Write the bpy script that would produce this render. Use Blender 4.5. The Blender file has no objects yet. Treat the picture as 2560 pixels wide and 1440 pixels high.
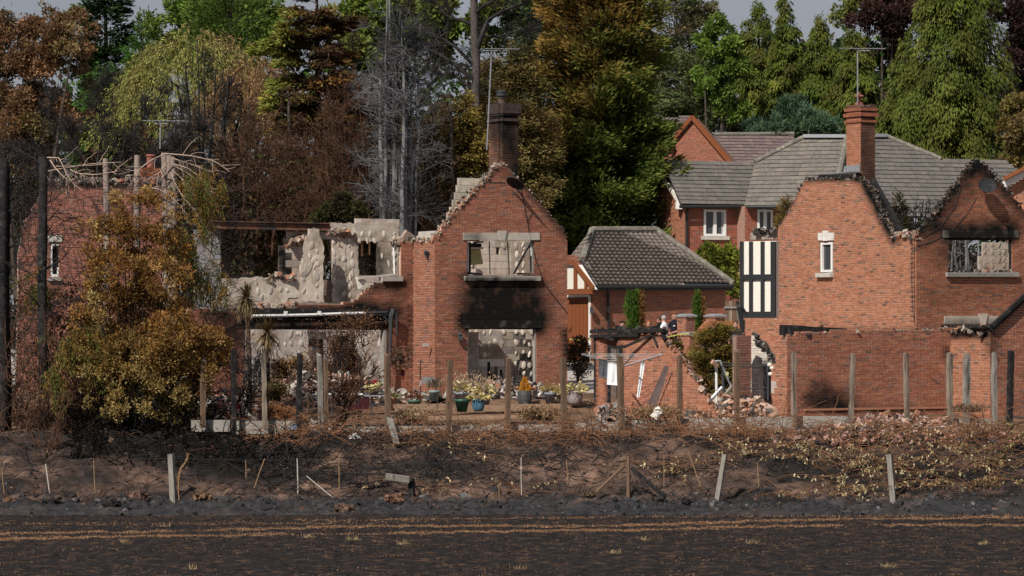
import bpy, math
import numpy as np
from mathutils import Vector, Matrix

sc = bpy.context.scene
col = sc.collection
# ---------------------------------------------------------------- camera, world, sun, exposure
F, HZ, CZ = 9020.0, 888.0, 4.0           # focal length in photo pixels, horizon row, eye height
cam = bpy.data.cameras.new("camera")
cam.sensor_width = 36.0
cam.lens = 36.0 * F / 2560.0
cam.shift_y = (HZ - 720.0) / 2560.0
cam.clip_start, cam.clip_end = 1.0, 5000.0
camo = bpy.data.objects.new("camera", cam)
camo.location = (0, 0, CZ)
camo.rotation_euler = (math.radians(90), 0, 0)
col.objects.link(camo)
sc.camera = camo

SUN = Vector((0.60, 1.00, -1.06)).normalized()      # the way the light travels
world = bpy.data.worlds.new("World")
sc.world = world
world.use_nodes = True
nt = world.node_tree
nt.nodes.clear()
sky = nt.nodes.new("ShaderNodeTexSky")
sky.sky_type = 'NISHITA'
sky.sun_disc = False
sky.sun_elevation = math.asin(-SUN.z)
sky.sun_rotation = math.atan2(-SUN.x, -SUN.y)
sky.air_density, sky.dust_density = 1.0, 1.5
tc = nt.nodes.new("ShaderNodeTexCoord")
mp = nt.nodes.new("ShaderNodeMapping")
mp.inputs['Scale'].default_value = (2.0, 2.0, 6.0)
cn = nt.nodes.new("ShaderNodeTexNoise")
cn.inputs['Scale'].default_value = 1.6
cn.inputs['Detail'].default_value = 6
cr = nt.nodes.new("ShaderNodeValToRGB")
cr.color_ramp.elements[0].position, cr.color_ramp.elements[0].color = 0.30, (3.0, 3.1, 3.6, 1)
cr.color_ramp.elements[1].position, cr.color_ramp.elements[1].color = 0.75, (4.2, 4.25, 4.7, 1)
mx = nt.nodes.new("ShaderNodeMix")
mx.data_type = 'RGBA'
mx.inputs[0].default_value = 0.85                    # a mostly clouded sky
bg = nt.nodes.new("ShaderNodeBackground")
bg.inputs['Strength'].default_value = 0.088
wo = nt.nodes.new("ShaderNodeOutputWorld")
L = nt.links.new
L(tc.outputs['Generated'], mp.inputs['Vector'])
L(mp.outputs[0], cn.inputs['Vector'])
L(cn.outputs[0], cr.inputs[0])
L(sky.outputs[0], mx.inputs[6])
L(cr.outputs[0], mx.inputs[7])
L(mx.outputs[2], bg.inputs['Color'])
L(bg.outputs[0], wo.inputs['Surface'])

sl = bpy.data.lights.new("sun", 'SUN')
sl.energy = 5.0
sl.angle = math.radians(0.53)
sl.color = (1.0, 0.94, 0.86)
so = bpy.data.objects.new("sun", sl)
so.rotation_euler = SUN.to_track_quat('-Z', 'Y').to_euler()
so.location = (-40, -40, 60)
col.objects.link(so)

sc.view_settings.view_transform = 'Standard'
sc.view_settings.look = 'None'
sc.view_settings.exposure = 0.0
sc.view_settings.gamma = 1.0
sc.view_settings.use_curve_mapping = False
sc.cycles.max_bounces = 6
sc.cycles.transparent_max_bounces = 4
# ---------------------------------------------------------------- helpers
rng = np.random.default_rng(11)
U = lambda a, b, n=None: rng.uniform(a, b, n)
A3 = lambda *v: np.array(v, float)


def W(px, py, Z):
    """photo pixel + distance -> point"""
    return A3((px - 1280) * Z / F, Z, CZ + (HZ - py) * Z / F)


def norm(v):
    return v / np.maximum(np.linalg.norm(v, axis=-1, keepdims=True), 1e-9)


# ground profile along the view: field, burnt bank, garden terrace, drive, hill
GY = np.array([-200, 60, 90.2, 91.2, 92.2, 93.0, 96.2, 97.2, 98.0, 102, 105.2, 106.6, 111, 131, 150, 200, 400, 3000])
GZ = np.array([0.0, 0.0, 0.0, 0.16, 0.26, 0.42, 1.62, 1.80, 1.86, 2.12, 2.32, 2.70, 2.80, 3.70, 4.3, 6.0, 8.0, 8.0])


def ground_z(x, y):
    return np.interp(y, GY, GZ)


class Plane:
    """a wall (pitch 90) or roof plane through the point seen at px,py at distance Z; a = heading of its horizontal axis"""
    def __init__(s, px, py, Z, a, pitch=90.0, O=None):
        s.a, s.p = math.radians(a), math.radians(pitch)
        s.O = W(px, py, Z) if O is None else np.array(O, float)
        if pitch == 90.0:
            s.O = s.O * A3(1, 1, 0)
        ca, sa, cp, sp = math.cos(s.a), math.sin(s.a), math.cos(s.p), math.sin(s.p)
        s.e = A3(ca, sa, 0)
        s.s = A3(-sa * cp, ca * cp, sp)
        s.N = A3(sa * sp, -ca * sp, cp)

    def hit(s, px, py):
        r = A3((px - 1280) / F, 1, (HZ - py) / F)
        c = A3(0, 0, CZ)
        return c + r * (np.dot(s.O - c, s.N) / np.dot(r, s.N))

    def uv(s, px, py):
        P = s.hit(px, py) - s.O
        return float(P @ s.e), float(P @ s.s)

    def poly(s, pts):
        return [s.uv(*p) for p in pts]

    def pt(s, u, v, d=0.0):
        u, v, d = np.asarray(u, float)[..., None], np.asarray(v, float)[..., None], np.asarray(d, float)[..., None]
        return s.O + u * s.e + v * s.s + d * s.N

    def back(s, d):
        q = Plane(0, 0, 1, math.degrees(s.a), math.degrees(s.p), O=s.O - s.N * d)
        q.p = s.p
        return q

    def rect(s, x0, y0, x1, y1):
        xm, ym = (x0 + x1) / 2, (y0 + y1) / 2
        u0, u1 = s.uv(x0, ym)[0], s.uv(x1, ym)[0]
        v0, v1 = s.uv(xm, y1)[1], s.uv(xm, y0)[1]
        return min(u0, u1), max(u0, u1), v0, v1


def to_px(P):
    P = np.asarray(P)
    return 1280 + P[..., 0] * F / P[..., 1], HZ - (P[..., 2] - CZ) * F / P[..., 1]


def soot_shade_at(P, caps):
    """stains and some painted shade, given as capsules x0,y0,x1,y1,radius,strength"""
    x, y = to_px(P)
    keep = np.ones_like(x)
    for x0, y0, x1, y1, r, s in caps:
        dx, dy = x1 - x0, y1 - y0
        t = np.clip(((x - x0) * dx + (y - y0) * dy) / max(dx * dx + dy * dy, 1e-6), 0, 1)
        d = np.hypot(x - x0 - t * dx, y - y0 - t * dy) / r
        keep = keep * (1 - s * np.exp(-d ** 2.6))
    return 1 - keep


# ---- linking
def link(name, me, parent=None, mat=None, **kw):
    o = bpy.data.objects.new(name, me)
    col.objects.link(o)
    if mat is not None and me is not None and not me.materials:
        me.materials.append(mat)
    if parent is not None:
        o.parent = parent
        o.matrix_parent_inverse = Matrix.Translation(-Vector(root_loc(parent)))
    for k, v in kw.items():
        o[k] = v
    return o


def root_loc(o):
    l = Vector(o.location)
    return l


def thing(name, loc, label, cat, group=None):
    o = bpy.data.objects.new(name, None)
    o.empty_display_size = 0.3
    o.location = [float(v) for v in loc]
    col.objects.link(o)
    o['label'], o['category'] = label, cat
    if group:
        o['group'] = group
    return o


def tag(o, label, cat, group=None):
    o['label'], o['category'] = label, cat
    if group:
        o['group'] = group
    return o


def structure(o):
    o['kind'] = 'structure'
    return o


def stuff(o, label=None):
    o['kind'] = 'stuff'
    if label:
        o['label'] = label
    return o


def mesh_np(name, V, Q, rgba=None, domain='FACE', smooth=False):
    """V (n,3); Q (m,3|4) int; rgba (m|n,4)"""
    me = bpy.data.meshes.new(name)
    V = np.ascontiguousarray(V, np.float32)
    Q = np.ascontiguousarray(Q, np.int32)
    m, k = Q.shape
    me.vertices.add(len(V))
    me.vertices.foreach_set('co', V.ravel())
    me.loops.add(m * k)
    me.loops.foreach_set('vertex_index', Q.ravel())
    me.polygons.add(m)
    me.polygons.foreach_set('loop_start', np.arange(0, m * k, k, dtype=np.int32))
    me.polygons.foreach_set('loop_total', np.full(m, k, np.int32))
    me.polygons.foreach_set('use_smooth', np.full(m, bool(smooth)))
    me.update(calc_edges=True)
    if rgba is not None:
        at = me.attributes.new('tint', 'FLOAT_COLOR', domain)
        at.data.foreach_set('color', np.ascontiguousarray(rgba, np.float32).ravel())
    return me


class MB:
    """collects shapes for one mesh"""
    def __init__(s):
        s.v, s.f, s.n = [], [], 0

    def add(s, V, faces):
        V = np.asarray(V, float)
        s.v.append(V)
        s.f += [tuple(i + s.n for i in f) for f in faces]
        s.n += len(V)
        return s

    def hexa(s, B, T):
        """bottom ring, top ring"""
        n = len(B)
        fs = [tuple(range(n))[::-1], tuple(range(n, 2 * n))]
        fs += [(i, (i + 1) % n, n + (i + 1) % n, n + i) for i in range(n)]
        return s.add(np.vstack([B, T]), fs)

    def box(s, c, size, rz=0.0, tilt=None):
        x, y, z = np.array(size) / 2
        B = A3([-x, -y, -z], [x, -y, -z], [x, y, -z], [-x, y, -z])
        T = B + A3(0, 0, 2 * z)
        Mx = np.array(Matrix.Rotation(rz, 3, 'Z'))
        if tilt:
            Mx = Mx @ np.array(Matrix.Rotation(tilt[0], 3, 'X')) @ np.array(Matrix.Rotation(tilt[1], 3, 'Y'))
        return s.hexa(B @ Mx.T + c, T @ Mx.T + c)

    def beam(s, a, b, w, h, roll=0.0):
        """rectangular bar between points"""
        a, b = np.array(a, float), np.array(b, float)
        t = norm(b - a)
        ref = A3(0, 0, 1) if abs(t[2]) < 0.9 else A3(0, 1, 0)
        sd = norm(np.cross(t, ref))
        up = np.cross(sd, t)
        if roll:
            sd, up = sd * math.cos(roll) + up * math.sin(roll), up * math.cos(roll) - sd * math.sin(roll)
        o = [(-1, -1), (1, -1), (1, 1), (-1, 1)]
        return s.hexa(np.array([a + sd * w / 2 * i + up * h / 2 * j for i, j in o]),
                      np.array([b + sd * w / 2 * i + up * h / 2 * j for i, j in o]))

    def pbox(s, pl, u0, u1, v0, v1, d0, d1):
        c = [(u0, v0), (u1, v0), (u1, v1), (u0, v1)]
        return s.hexa(np.array([pl.pt(u, v, d0) for u, v in c]), np.array([pl.pt(u, v, d1) for u, v in c]))

    def prism(s, pl, pts, d0, d1):
        return s.hexa(np.array([pl.pt(u, v, d0) for u, v in pts]), np.array([pl.pt(u, v, d1) for u, v in pts]))

    def tube(s, path, r, n=6):
        P = np.array(path, float)
        r = np.full(len(P), r) if np.isscalar(r) else np.array(r, float)
        V, Q = tubes_np(P[None], r[None], n)
        k = len(P)
        return s.add(V, [tuple(q) for q in Q] + [tuple(range(n))[::-1], tuple(range((k - 1) * n, k * n))])

    def lathe(s, c, prof, n=14):
        ang = np.arange(n) / n * 2 * math.pi
        V = np.vstack([np.c_[c[0] + r * np.cos(ang), c[1] + r * np.sin(ang), np.full(n, c[2] + z)] for r, z in prof])
        fs = [(i * n + j, i * n + (j + 1) % n, (i + 1) * n + (j + 1) % n, (i + 1) * n + j) for i in range(len(prof) - 1) for j in range(n)]
        return s.add(V, fs + [tuple(range(n))[::-1], tuple(range((len(prof) - 1) * n, len(prof) * n))])

    def ball(s, c, r, seg=8, rings=6, sc_=(1, 1, 1)):
        V = [(0, 0, -1)] + [(math.cos(2 * math.pi * j / seg) * math.sin(math.pi * i / rings), math.sin(2 * math.pi * j / seg) * math.sin(math.pi * i / rings), -math.cos(math.pi * i / rings)) for i in range(1, rings) for j in range(seg)] + [(0, 0, 1)]
        fs = [(0, 1 + (j + 1) % seg, 1 + j) for j in range(seg)]
        for i in range(rings - 2):
            fs += [(1 + i * seg + j, 1 + i * seg + (j + 1) % seg, 1 + (i + 1) * seg + (j + 1) % seg, 1 + (i + 1) * seg + j) for j in range(seg)]
        b = 1 + (rings - 2) * seg
        fs += [(b + j, b + (j + 1) % seg, b + seg) for j in range(seg)]
        return s.add(np.array(V) * r * np.array(sc_) + np.array(c), fs)

    def build(s, name, mat, parent=None, smooth=False, **kw):
        me = bpy.data.meshes.new(name)
        me.from_pydata(np.vstack(s.v).tolist(), [], s.f)
        if smooth:
            me.polygons.foreach_set('use_smooth', np.ones(len(me.polygons), bool))
        return link(name, me, parent, mat, **kw)


def tubes_np(P, r, n=4):
    """P (m,k,3) paths, r (m,k) radii -> verts, quads"""
    m, k, _ = P.shape
    T = norm(np.gradient(P, axis=1))
    ref = np.where(np.abs(T[:, :1, 2:3]) > 0.85, A3(1, 0.2, 0), A3(0.1, 0, 1))
    S = norm(np.cross(T, np.broadcast_to(ref, T.shape)))
    B = np.cross(S, T)
    ang = np.arange(n) / n * 2 * math.pi
    V = P[:, :, None, :] + r[:, :, None, None] * (S[:, :, None] * np.cos(ang)[:, None] + B[:, :, None] * np.sin(ang)[:, None])
    idx = np.arange(m * k * n).reshape(m, k, n)
    a, b = idx[:, :-1], idx[:, 1:]
    Q = np.stack([a, np.roll(a, -1, 2), np.roll(b, -1, 2), b], -1).reshape(-1, 4)
    return V.reshape(-1, 3), Q


def tube_mesh(name, sets, mat, parent=None, n=4, **kw):
    """sets: list of (P, r) with P (m,k,3), r (m,k)"""
    Vs, Qs, o = [], [], 0
    for P, r in sets:
        V, Q = tubes_np(P, r, n)
        Vs.append(V)
        Qs.append(Q + o)
        o += len(V)
    return link(name, mesh_np(name, np.vstack(Vs), np.vstack(Qs), smooth=True), parent, mat, **kw)


def grow(S, D, Ln, k=5, wob=0.15, grav=0.0):
    """m wandering paths from S along D"""
    S, D = np.asarray(S, float), norm(np.asarray(D, float))
    m = len(S)
    P = np.zeros((m, k, 3))
    P[:, 0] = S
    st = (np.asarray(Ln, float) / (k - 1))[:, None]
    for i in range(1, k):
        D = norm(D + rng.normal(0, wob, (m, 3)) + A3(0, 0, grav))
        P[:, i] = P[:, i - 1] + D * st
    return P


def along(P, n, t0=0.2, t1=1.0, side=0.9):
    """n children starting points + directions on random paths of P"""
    m, k, _ = P.shape
    i = rng.integers(0, m, n)
    t = U(t0, t1, n) * (k - 1)
    j = np.minimum(t.astype(int), k - 2)
    f = (t - j)[:, None]
    S = P[i, j] * (1 - f) + P[i, j + 1] * f
    T = norm(P[i, j + 1] - P[i, j])
    R_ = norm(np.cross(T, rng.normal(0, 1, (n, 3))))
    return S, norm(T * (1 - side * 0.5) + R_ * side), i, t / (k - 1)


def taper(m, k, r0, r1):
    r0, r1 = np.broadcast_to(r0, (m,)), np.broadcast_to(r1, (m,))
    t = np.linspace(0, 1, k)
    return r0[:, None] * (1 - t) + r1[:, None] * t


def leaf_mesh(name, C, D, Ln, Wd, rgb, mat, parent=None, Nrm=None, **kw):
    n = len(C)
    D = norm(D)
    ref = rng.normal(0, 1, (n, 3)) if Nrm is None else Nrm + rng.normal(0, 0.5, (n, 3))
    S = norm(np.cross(D, ref))
    Ln = np.broadcast_to(Ln, (n,))[:, None]
    Wd = np.broadcast_to(Wd, (n,))[:, None]
    V = np.stack([C, C + D * Ln * 0.45 + S * Wd / 2, C + D * Ln, C + D * Ln * 0.45 - S * Wd / 2], 1).reshape(-1, 3)
    Q = np.arange(n * 4).reshape(n, 4)
    return link(name, mesh_np(name, V, Q, np.c_[rgb, np.zeros(n)]), parent, mat, **kw)


def pick(pal, n, w=None, lum=.26, hue=.025):
    """n colours out of a palette with light jitter"""
    pal = np.array(pal, float)
    w = None if w is None else np.array(w, float) / np.sum(w)
    c = pal[rng.choice(len(pal), n, p=w)]
    return np.clip(c * U(1 - lum, 1 + lum, n)[:, None] * rng.normal(1, hue, (n, 3)), 0.003, 0.95)


def chunk_arrays(P, size, flat=0.6, el=1.5):
    """jittered blocks of rubble"""
    n = len(P)
    c = np.array([[-1, -1, -1], [1, -1, -1], [1, 1, -1], [-1, 1, -1], [-1, -1, 1], [1, -1, 1], [1, 1, 1], [-1, 1, 1]], float) / 2
    c = c[None] * (1 + rng.normal(0, 0.16, (n, 8, 3)))
    s = np.asarray(size, float).reshape(-1, 1) * np.c_[U(0.7, el, n), U(0.5, 1, n), U(0.35, flat, n)]
    c = c * s[:, None]
    q = norm(rng.normal(0, 1, (n, 4)) * A3(0.45, 0.45, 1, 1))
    x, y, z, w = q.T
    Rm = np.stack([1 - 2 * (y * y + z * z), 2 * (x * y - z * w), 2 * (x * z + y * w), 2 * (x * y + z * w), 1 - 2 * (x * x + z * z), 2 * (y * z - x * w), 2 * (x * z - y * w), 2 * (y * z + x * w), 1 - 2 * (x * x + y * y)], -1).reshape(n, 3, 3)
    V = np.einsum('nij,nkj->nki', Rm, c) + P[:, None]
    fq = np.array([[0, 3, 2, 1], [4, 5, 6, 7], [0, 1, 5, 4], [1, 2, 6, 5], [2, 3, 7, 6], [3, 0, 4, 7]])
    Q = (np.arange(n) * 8)[:, None, None] + fq[None]
    return V.reshape(-1, 3), Q.reshape(-1, 4)


def chunks(name, P, size, rgb, mat, parent=None, flat=0.6, el=1.5, **kw):
    n = len(P)
    V, Q = chunk_arrays(np.asarray(P), np.broadcast_to(size, (n,)), flat, el)
    return link(name, mesh_np(name, V, Q, np.repeat(np.c_[rgb, np.zeros(n)], 6, 0)), parent, mat, **kw)


# ---------------------------------------------------------------- materials
def surf(name, color=(0.5, 0.5, 0.5), src='const', rough=0.9, scale=12.0, amt=0.25, bump=0.0, bscale=40.0, color2=None, c2scale=3.0, c2lo=0.45, c2hi=0.62, stretch=None, soot=False, metal=0.0, trans=0.0, spec=0.10):  # soot: takes the stains and some painted shade
    m = bpy.data.materials.new(name)
    m.use_nodes = True
    t = m.node_tree
    bs = t.nodes['Principled BSDF']
    bs.inputs['Roughness'].default_value = rough
    bs.inputs['Metallic'].default_value = metal
    bs.inputs['Specular IOR Level'].default_value = spec
    N_, K = t.nodes.new, t.links.new
    geo = N_('ShaderNodeNewGeometry')
    vec = geo.outputs['Position']
    if stretch:
        mpp = N_('ShaderNodeMapping')
        mpp.inputs['Scale'].default_value = stretch
        K(vec, mpp.inputs['Vector'])
        vec = mpp.outputs[0]
    alpha = None
    if src == 'attr':
        a = N_('ShaderNodeAttribute')
        a.attribute_name = 'tint'
        c, alpha = a.outputs['Color'], a.outputs['Alpha']
    elif src == 'obj':
        a = N_('ShaderNodeObjectInfo')
        c, alpha = a.outputs['Color'], a.outputs['Alpha']
    else:
        a = N_('ShaderNodeRGB')
        a.outputs[0].default_value = (*color, 1)
        c = a.outputs[0]
    if color2 is not None:
        nz = N_('ShaderNodeTexNoise')
        nz.inputs['Scale'].default_value = c2scale
        nz.inputs['Detail'].default_value = 5
        nz.inputs['Roughness'].default_value = 0.65
        K(vec, nz.inputs['Vector'])
        mr = N_('ShaderNodeMapRange')
        mr.inputs[1].default_value, mr.inputs[2].default_value = c2lo, c2hi
        K(nz.outputs[0], mr.inputs[0])
        mm = N_('ShaderNodeMix')
        mm.data_type = 'RGBA'
        K(mr.outputs[0], mm.inputs[0])
        K(c, mm.inputs[6])
        mm.inputs[7].default_value = (*color2, 1)
        c = mm.outputs[2]
    if amt:
        n1 = N_('ShaderNodeTexNoise')
        n1.inputs['Scale'].default_value = scale
        n1.inputs['Detail'].default_value = 4
        K(vec, n1.inputs['Vector'])
        m1 = N_('ShaderNodeMapRange')
        m1.inputs[1].default_value, m1.inputs[2].default_value = 0.25, 0.75
        m1.inputs[3].default_value, m1.inputs[4].default_value = 1 - amt, 1 + amt
        K(n1.outputs[0], m1.inputs[0])
        vm = N_('ShaderNodeVectorMath')
        vm.operation = 'SCALE'
        K(c, vm.inputs[0])
        K(m1.outputs[0], vm.inputs['Scale'])
        c = vm.outputs[0]
    if soot and alpha is not None:
        ns = N_('ShaderNodeTexNoise')
        ns.inputs['Scale'].default_value = 3.0
        ns.inputs['Detail'].default_value = 6
        K(geo.outputs['Position'], ns.inputs['Vector'])
        ad = N_('ShaderNodeMath')
        ad.operation = 'MULTIPLY_ADD'
        K(ns.outputs[0], ad.inputs[0])
        ad.inputs[1].default_value = 1.1
        ad.inputs[2].default_value = 0.55
        mu = N_('ShaderNodeMath')
        mu.operation = 'MULTIPLY'
        mu.use_clamp = True
        K(ad.outputs[0], mu.inputs[0])
        K(alpha, mu.inputs[1])
        ms = N_('ShaderNodeMix')
        ms.data_type = 'RGBA'
        K(mu.outputs[0], ms.inputs[0])
        K(c, ms.inputs[6])
        ms.inputs[7].default_value = (0.012, 0.011, 0.010, 1)
        c = ms.outputs[2]
    K(c, bs.inputs['Base Color'])
    if bump:
        nb = N_('ShaderNodeTexNoise')
        nb.inputs['Scale'].default_value = bscale
        nb.inputs['Detail'].default_value = 5
        K(vec, nb.inputs['Vector'])
        bp = N_('ShaderNodeBump')
        bp.inputs['Strength'].default_value = 1.0
        bp.inputs['Distance'].default_value = bump
        K(nb.outputs[0], bp.inputs['Height'])
        K(bp.outputs[0], bs.inputs['Normal'])
    if trans:
        tr = N_('ShaderNodeBsdfTranslucent')
        K(c, tr.inputs['Color'])
        mxs = N_('ShaderNodeMixShader')
        mxs.inputs[0].default_value = trans
        K(bs.outputs[0], mxs.inputs[1])
        K(tr.outputs[0], mxs.inputs[2])
        K(mxs.outputs[0], t.nodes['Material Output'].inputs['Surface'])
    return m


m_brick = surf('brick clay', src='attr', rough=0.92, scale=9, amt=0.22, soot=True, bump=0.002, bscale=60)
m_brick1 = surf('brick clay single', src='obj', rough=0.92, scale=9, amt=0.22, soot=True, bump=0.002, bscale=60)
m_mortar = surf('mortar', src='attr', rough=0.95, scale=14, amt=0.2, soot=True)
m_tile = surf('roof tile concrete', src='attr', rough=0.85, scale=9, amt=0.25, color2=(0.34, 0.32, 0.27), c2scale=3.6, c2lo=0.66, c2hi=0.95)
m_tile1 = surf('roof tile concrete single', src='obj', rough=0.85, scale=9, amt=0.25, color2=(0.34, 0.32, 0.27), c2scale=3.6, c2lo=0.66, c2hi=0.95)
m_block = surf('concrete block', src='obj', rough=0.95, scale=5, amt=0.22, bump=0.004, bscale=35, color2=(0.34, 0.25, 0.19), c2scale=1.1, c2lo=0.48, c2hi=0.72, soot=True)
m_plain = surf('painted piece', src='attr', rough=0.9, scale=16, amt=0.25)
m_rub = surf('rubble', src='attr', rough=0.95, scale=20, amt=0.3)
m_leaf = surf('foliage', src='attr', rough=0.7, amt=0, trans=0.30, spec=0.08)
m_dry = surf('dry leaves', src='attr', rough=0.75, amt=0, trans=0.22, spec=0.08)
m_bark = surf('bark', (0.075, 0.06, 0.05), rough=0.95, scale=6, amt=0.4, stretch=(3, 3, 0.6), bump=0.02, bscale=8)
m_char = surf('charred wood', (0.022, 0.021, 0.021), rough=0.8, scale=8, amt=0.5, bump=0.015, bscale=14, color2=(0.07, 0.068, 0.066), c2scale=4, c2lo=0.55, c2hi=0.8)
m_ash = surf('grey burnt bark', (0.17, 0.17, 0.175), rough=0.9, scale=5, amt=0.4, color2=(0.025, 0.024, 0.024), c2scale=1.2, c2lo=0.5, c2hi=0.7, stretch=(1, 1, 0.4))
m_twig = surf('burnt twig', (0.035, 0.032, 0.032), rough=0.9, scale=3, amt=0.4)
m_twigb = surf('brown twig', (0.085, 0.045, 0.028), rough=0.9, scale=3, amt=0.4)
m_stem = surf('dry bramble stem', (0.20, 0.10, 0.055), rough=0.8, scale=2.5, amt=0.45)
m_pale = surf('bare pale branch', (0.36, 0.27, 0.22), rough=0.85, scale=4, amt=0.35)
m_stone = surf('pale stone', (0.46, 0.43, 0.38), rough=0.9, scale=5, amt=0.18)
m_stones = surf('stone sooted', src='attr', rough=0.9, scale=5, amt=0.18, soot=True)
m_wood = surf('weathered timber', (0.145, 0.095, 0.064), rough=0.9, scale=5, amt=0.35, stretch=(6, 6, 0.7), bump=0.006, bscale=18)
m_woodg = surf('silvered timber', (0.24, 0.22, 0.195), rough=0.9, scale=5, amt=0.35, stretch=(6, 6, 0.7), bump=0.006, bscale=18, color2=(0.05, 0.045, 0.04), c2scale=1.1, c2lo=0.5, c2hi=0.68)
m_wood_h = surf('scorched timber', (0.24, 0.19, 0.15), rough=0.9, scale=4, amt=0.35, stretch=(5, 5, 0.6), color2=(0.025, 0.022, 0.02), c2scale=0.9, c2lo=0.46, c2hi=0.62, bump=0.006, bscale=18)
m_white = surf('white plastic', (0.72, 0.71, 0.69), rough=0.45, amt=0.05, spec=0.5)
m_cream = surf('cream render', (0.72, 0.69, 0.62), rough=0.9, amt=0.08)
m_black = surf('black paint', (0.018, 0.019, 0.021), rough=0.5, amt=0.1, spec=0.4)
m_brown = surf('brown stained board', (0.21, 0.07, 0.03), rough=0.6, amt=0.2, stretch=(8, 8, 0.5))
m_rust = surf('rusted steel', (0.17, 0.085, 0.055), rough=0.85, scale=4, amt=0.3, color2=(0.05, 0.045, 0.045), c2scale=1.6, c2lo=0.48, c2hi=0.6)
m_metal = surf('dull metal', (0.34, 0.35, 0.37), rough=0.5, amt=0.15, metal=0.5)
m_dark = surf('dark metal', (0.055, 0.058, 0.064), rough=0.6, amt=0.2, metal=0.2)
m_conc = surf('concrete board', (0.30, 0.28, 0.25), rough=0.95, scale=4, amt=0.22, color2=(0.20, 0.18, 0.16), c2scale=1.6, c2lo=0.52, c2hi=0.75, bump=0.004)
m_cloth = surf('cloth white', (0.74, 0.74, 0.76), rough=0.95, amt=0.06)
m_clothg = surf('cloth grey', (0.09, 0.095, 0.11), rough=0.95, amt=0.1)
m_skin = surf('skin', (0.52, 0.30, 0.22), rough=0.6, amt=0.08)
m_glass = surf('window glass', (0.05, 0.055, 0.06), rough=0.08, amt=0, spec=0.6)
# ---------------------------------------------------------------- masonry and tiled roofs
_cube = None


def unit_cube(name):
    me = bpy.data.meshes.get('unit ' + name)
    if me is None:
        me = bpy.data.meshes.new('unit ' + name)
        v = [(-.5, -.5, -.5), (.5, -.5, -.5), (.5, .5, -.5), (-.5, .5, -.5), (-.5, -.5, .5), (.5, -.5, .5), (.5, .5, .5), (-.5, .5, .5)]
        me.from_pydata(v, [], [(0, 3, 2, 1), (4, 5, 6, 7), (0, 1, 5, 4), (1, 2, 6, 5), (2, 3, 7, 6), (3, 0, 4, 7)])
    return me


def spans(polys, v):
    xs = []
    for p in polys:
        for (u0, v0), (u1, v1) in zip(p, p[1:] + p[:1]):
            if (v0 <= v) != (v1 <= v):
                xs.append(u0 + (v - v0) / (v1 - v0) * (u1 - u0))
    xs.sort()
    return [(xs[i], xs[i + 1]) for i in range(0, len(xs) - 1, 2)]


FQ = np.array([[0, 3, 2, 1], [4, 5, 6, 7], [0, 1, 5, 4], [1, 2, 6, 5], [2, 3, 7, 6], [3, 0, 4, 7]])


def boxes_np(pl, B):
    """B rows u0,u1,v0,v1,d0,d1 on a plane -> verts, quads"""
    B = np.asarray(B, float)
    n = len(B)
    V = np.zeros((n, 8, 3))
    for i, (a, b, c) in enumerate([(0, 2, 4), (1, 2, 4), (1, 3, 4), (0, 3, 4), (0, 2, 5), (1, 2, 5), (1, 3, 5), (0, 3, 5)]):
        V[:, i] = pl.pt(B[:, a], B[:, b], B[:, c])
    Q = (np.arange(n) * 8)[:, None, None] + FQ[None]
    return V.reshape(-1, 3), Q.reshape(-1, 4)


RED = [(0.297, 0.118, 0.071), (0.275, 0.108, 0.069), (0.318, 0.131, 0.078), (0.256, 0.109, 0.076), (0.287, 0.107, 0.063)]
ORANGE = [(0.350, 0.145, 0.084), (0.328, 0.133, 0.077), (0.367, 0.157, 0.093), (0.316, 0.134, 0.083)]  # lighter brick; on the flanks it puts sunlight into the colour
GREYB = [(0.42, 0.36, 0.31), (0.38, 0.32, 0.28), (0.46, 0.40, 0.34), (0.40, 0.33, 0.275), (0.35, 0.31, 0.28)]


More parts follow.
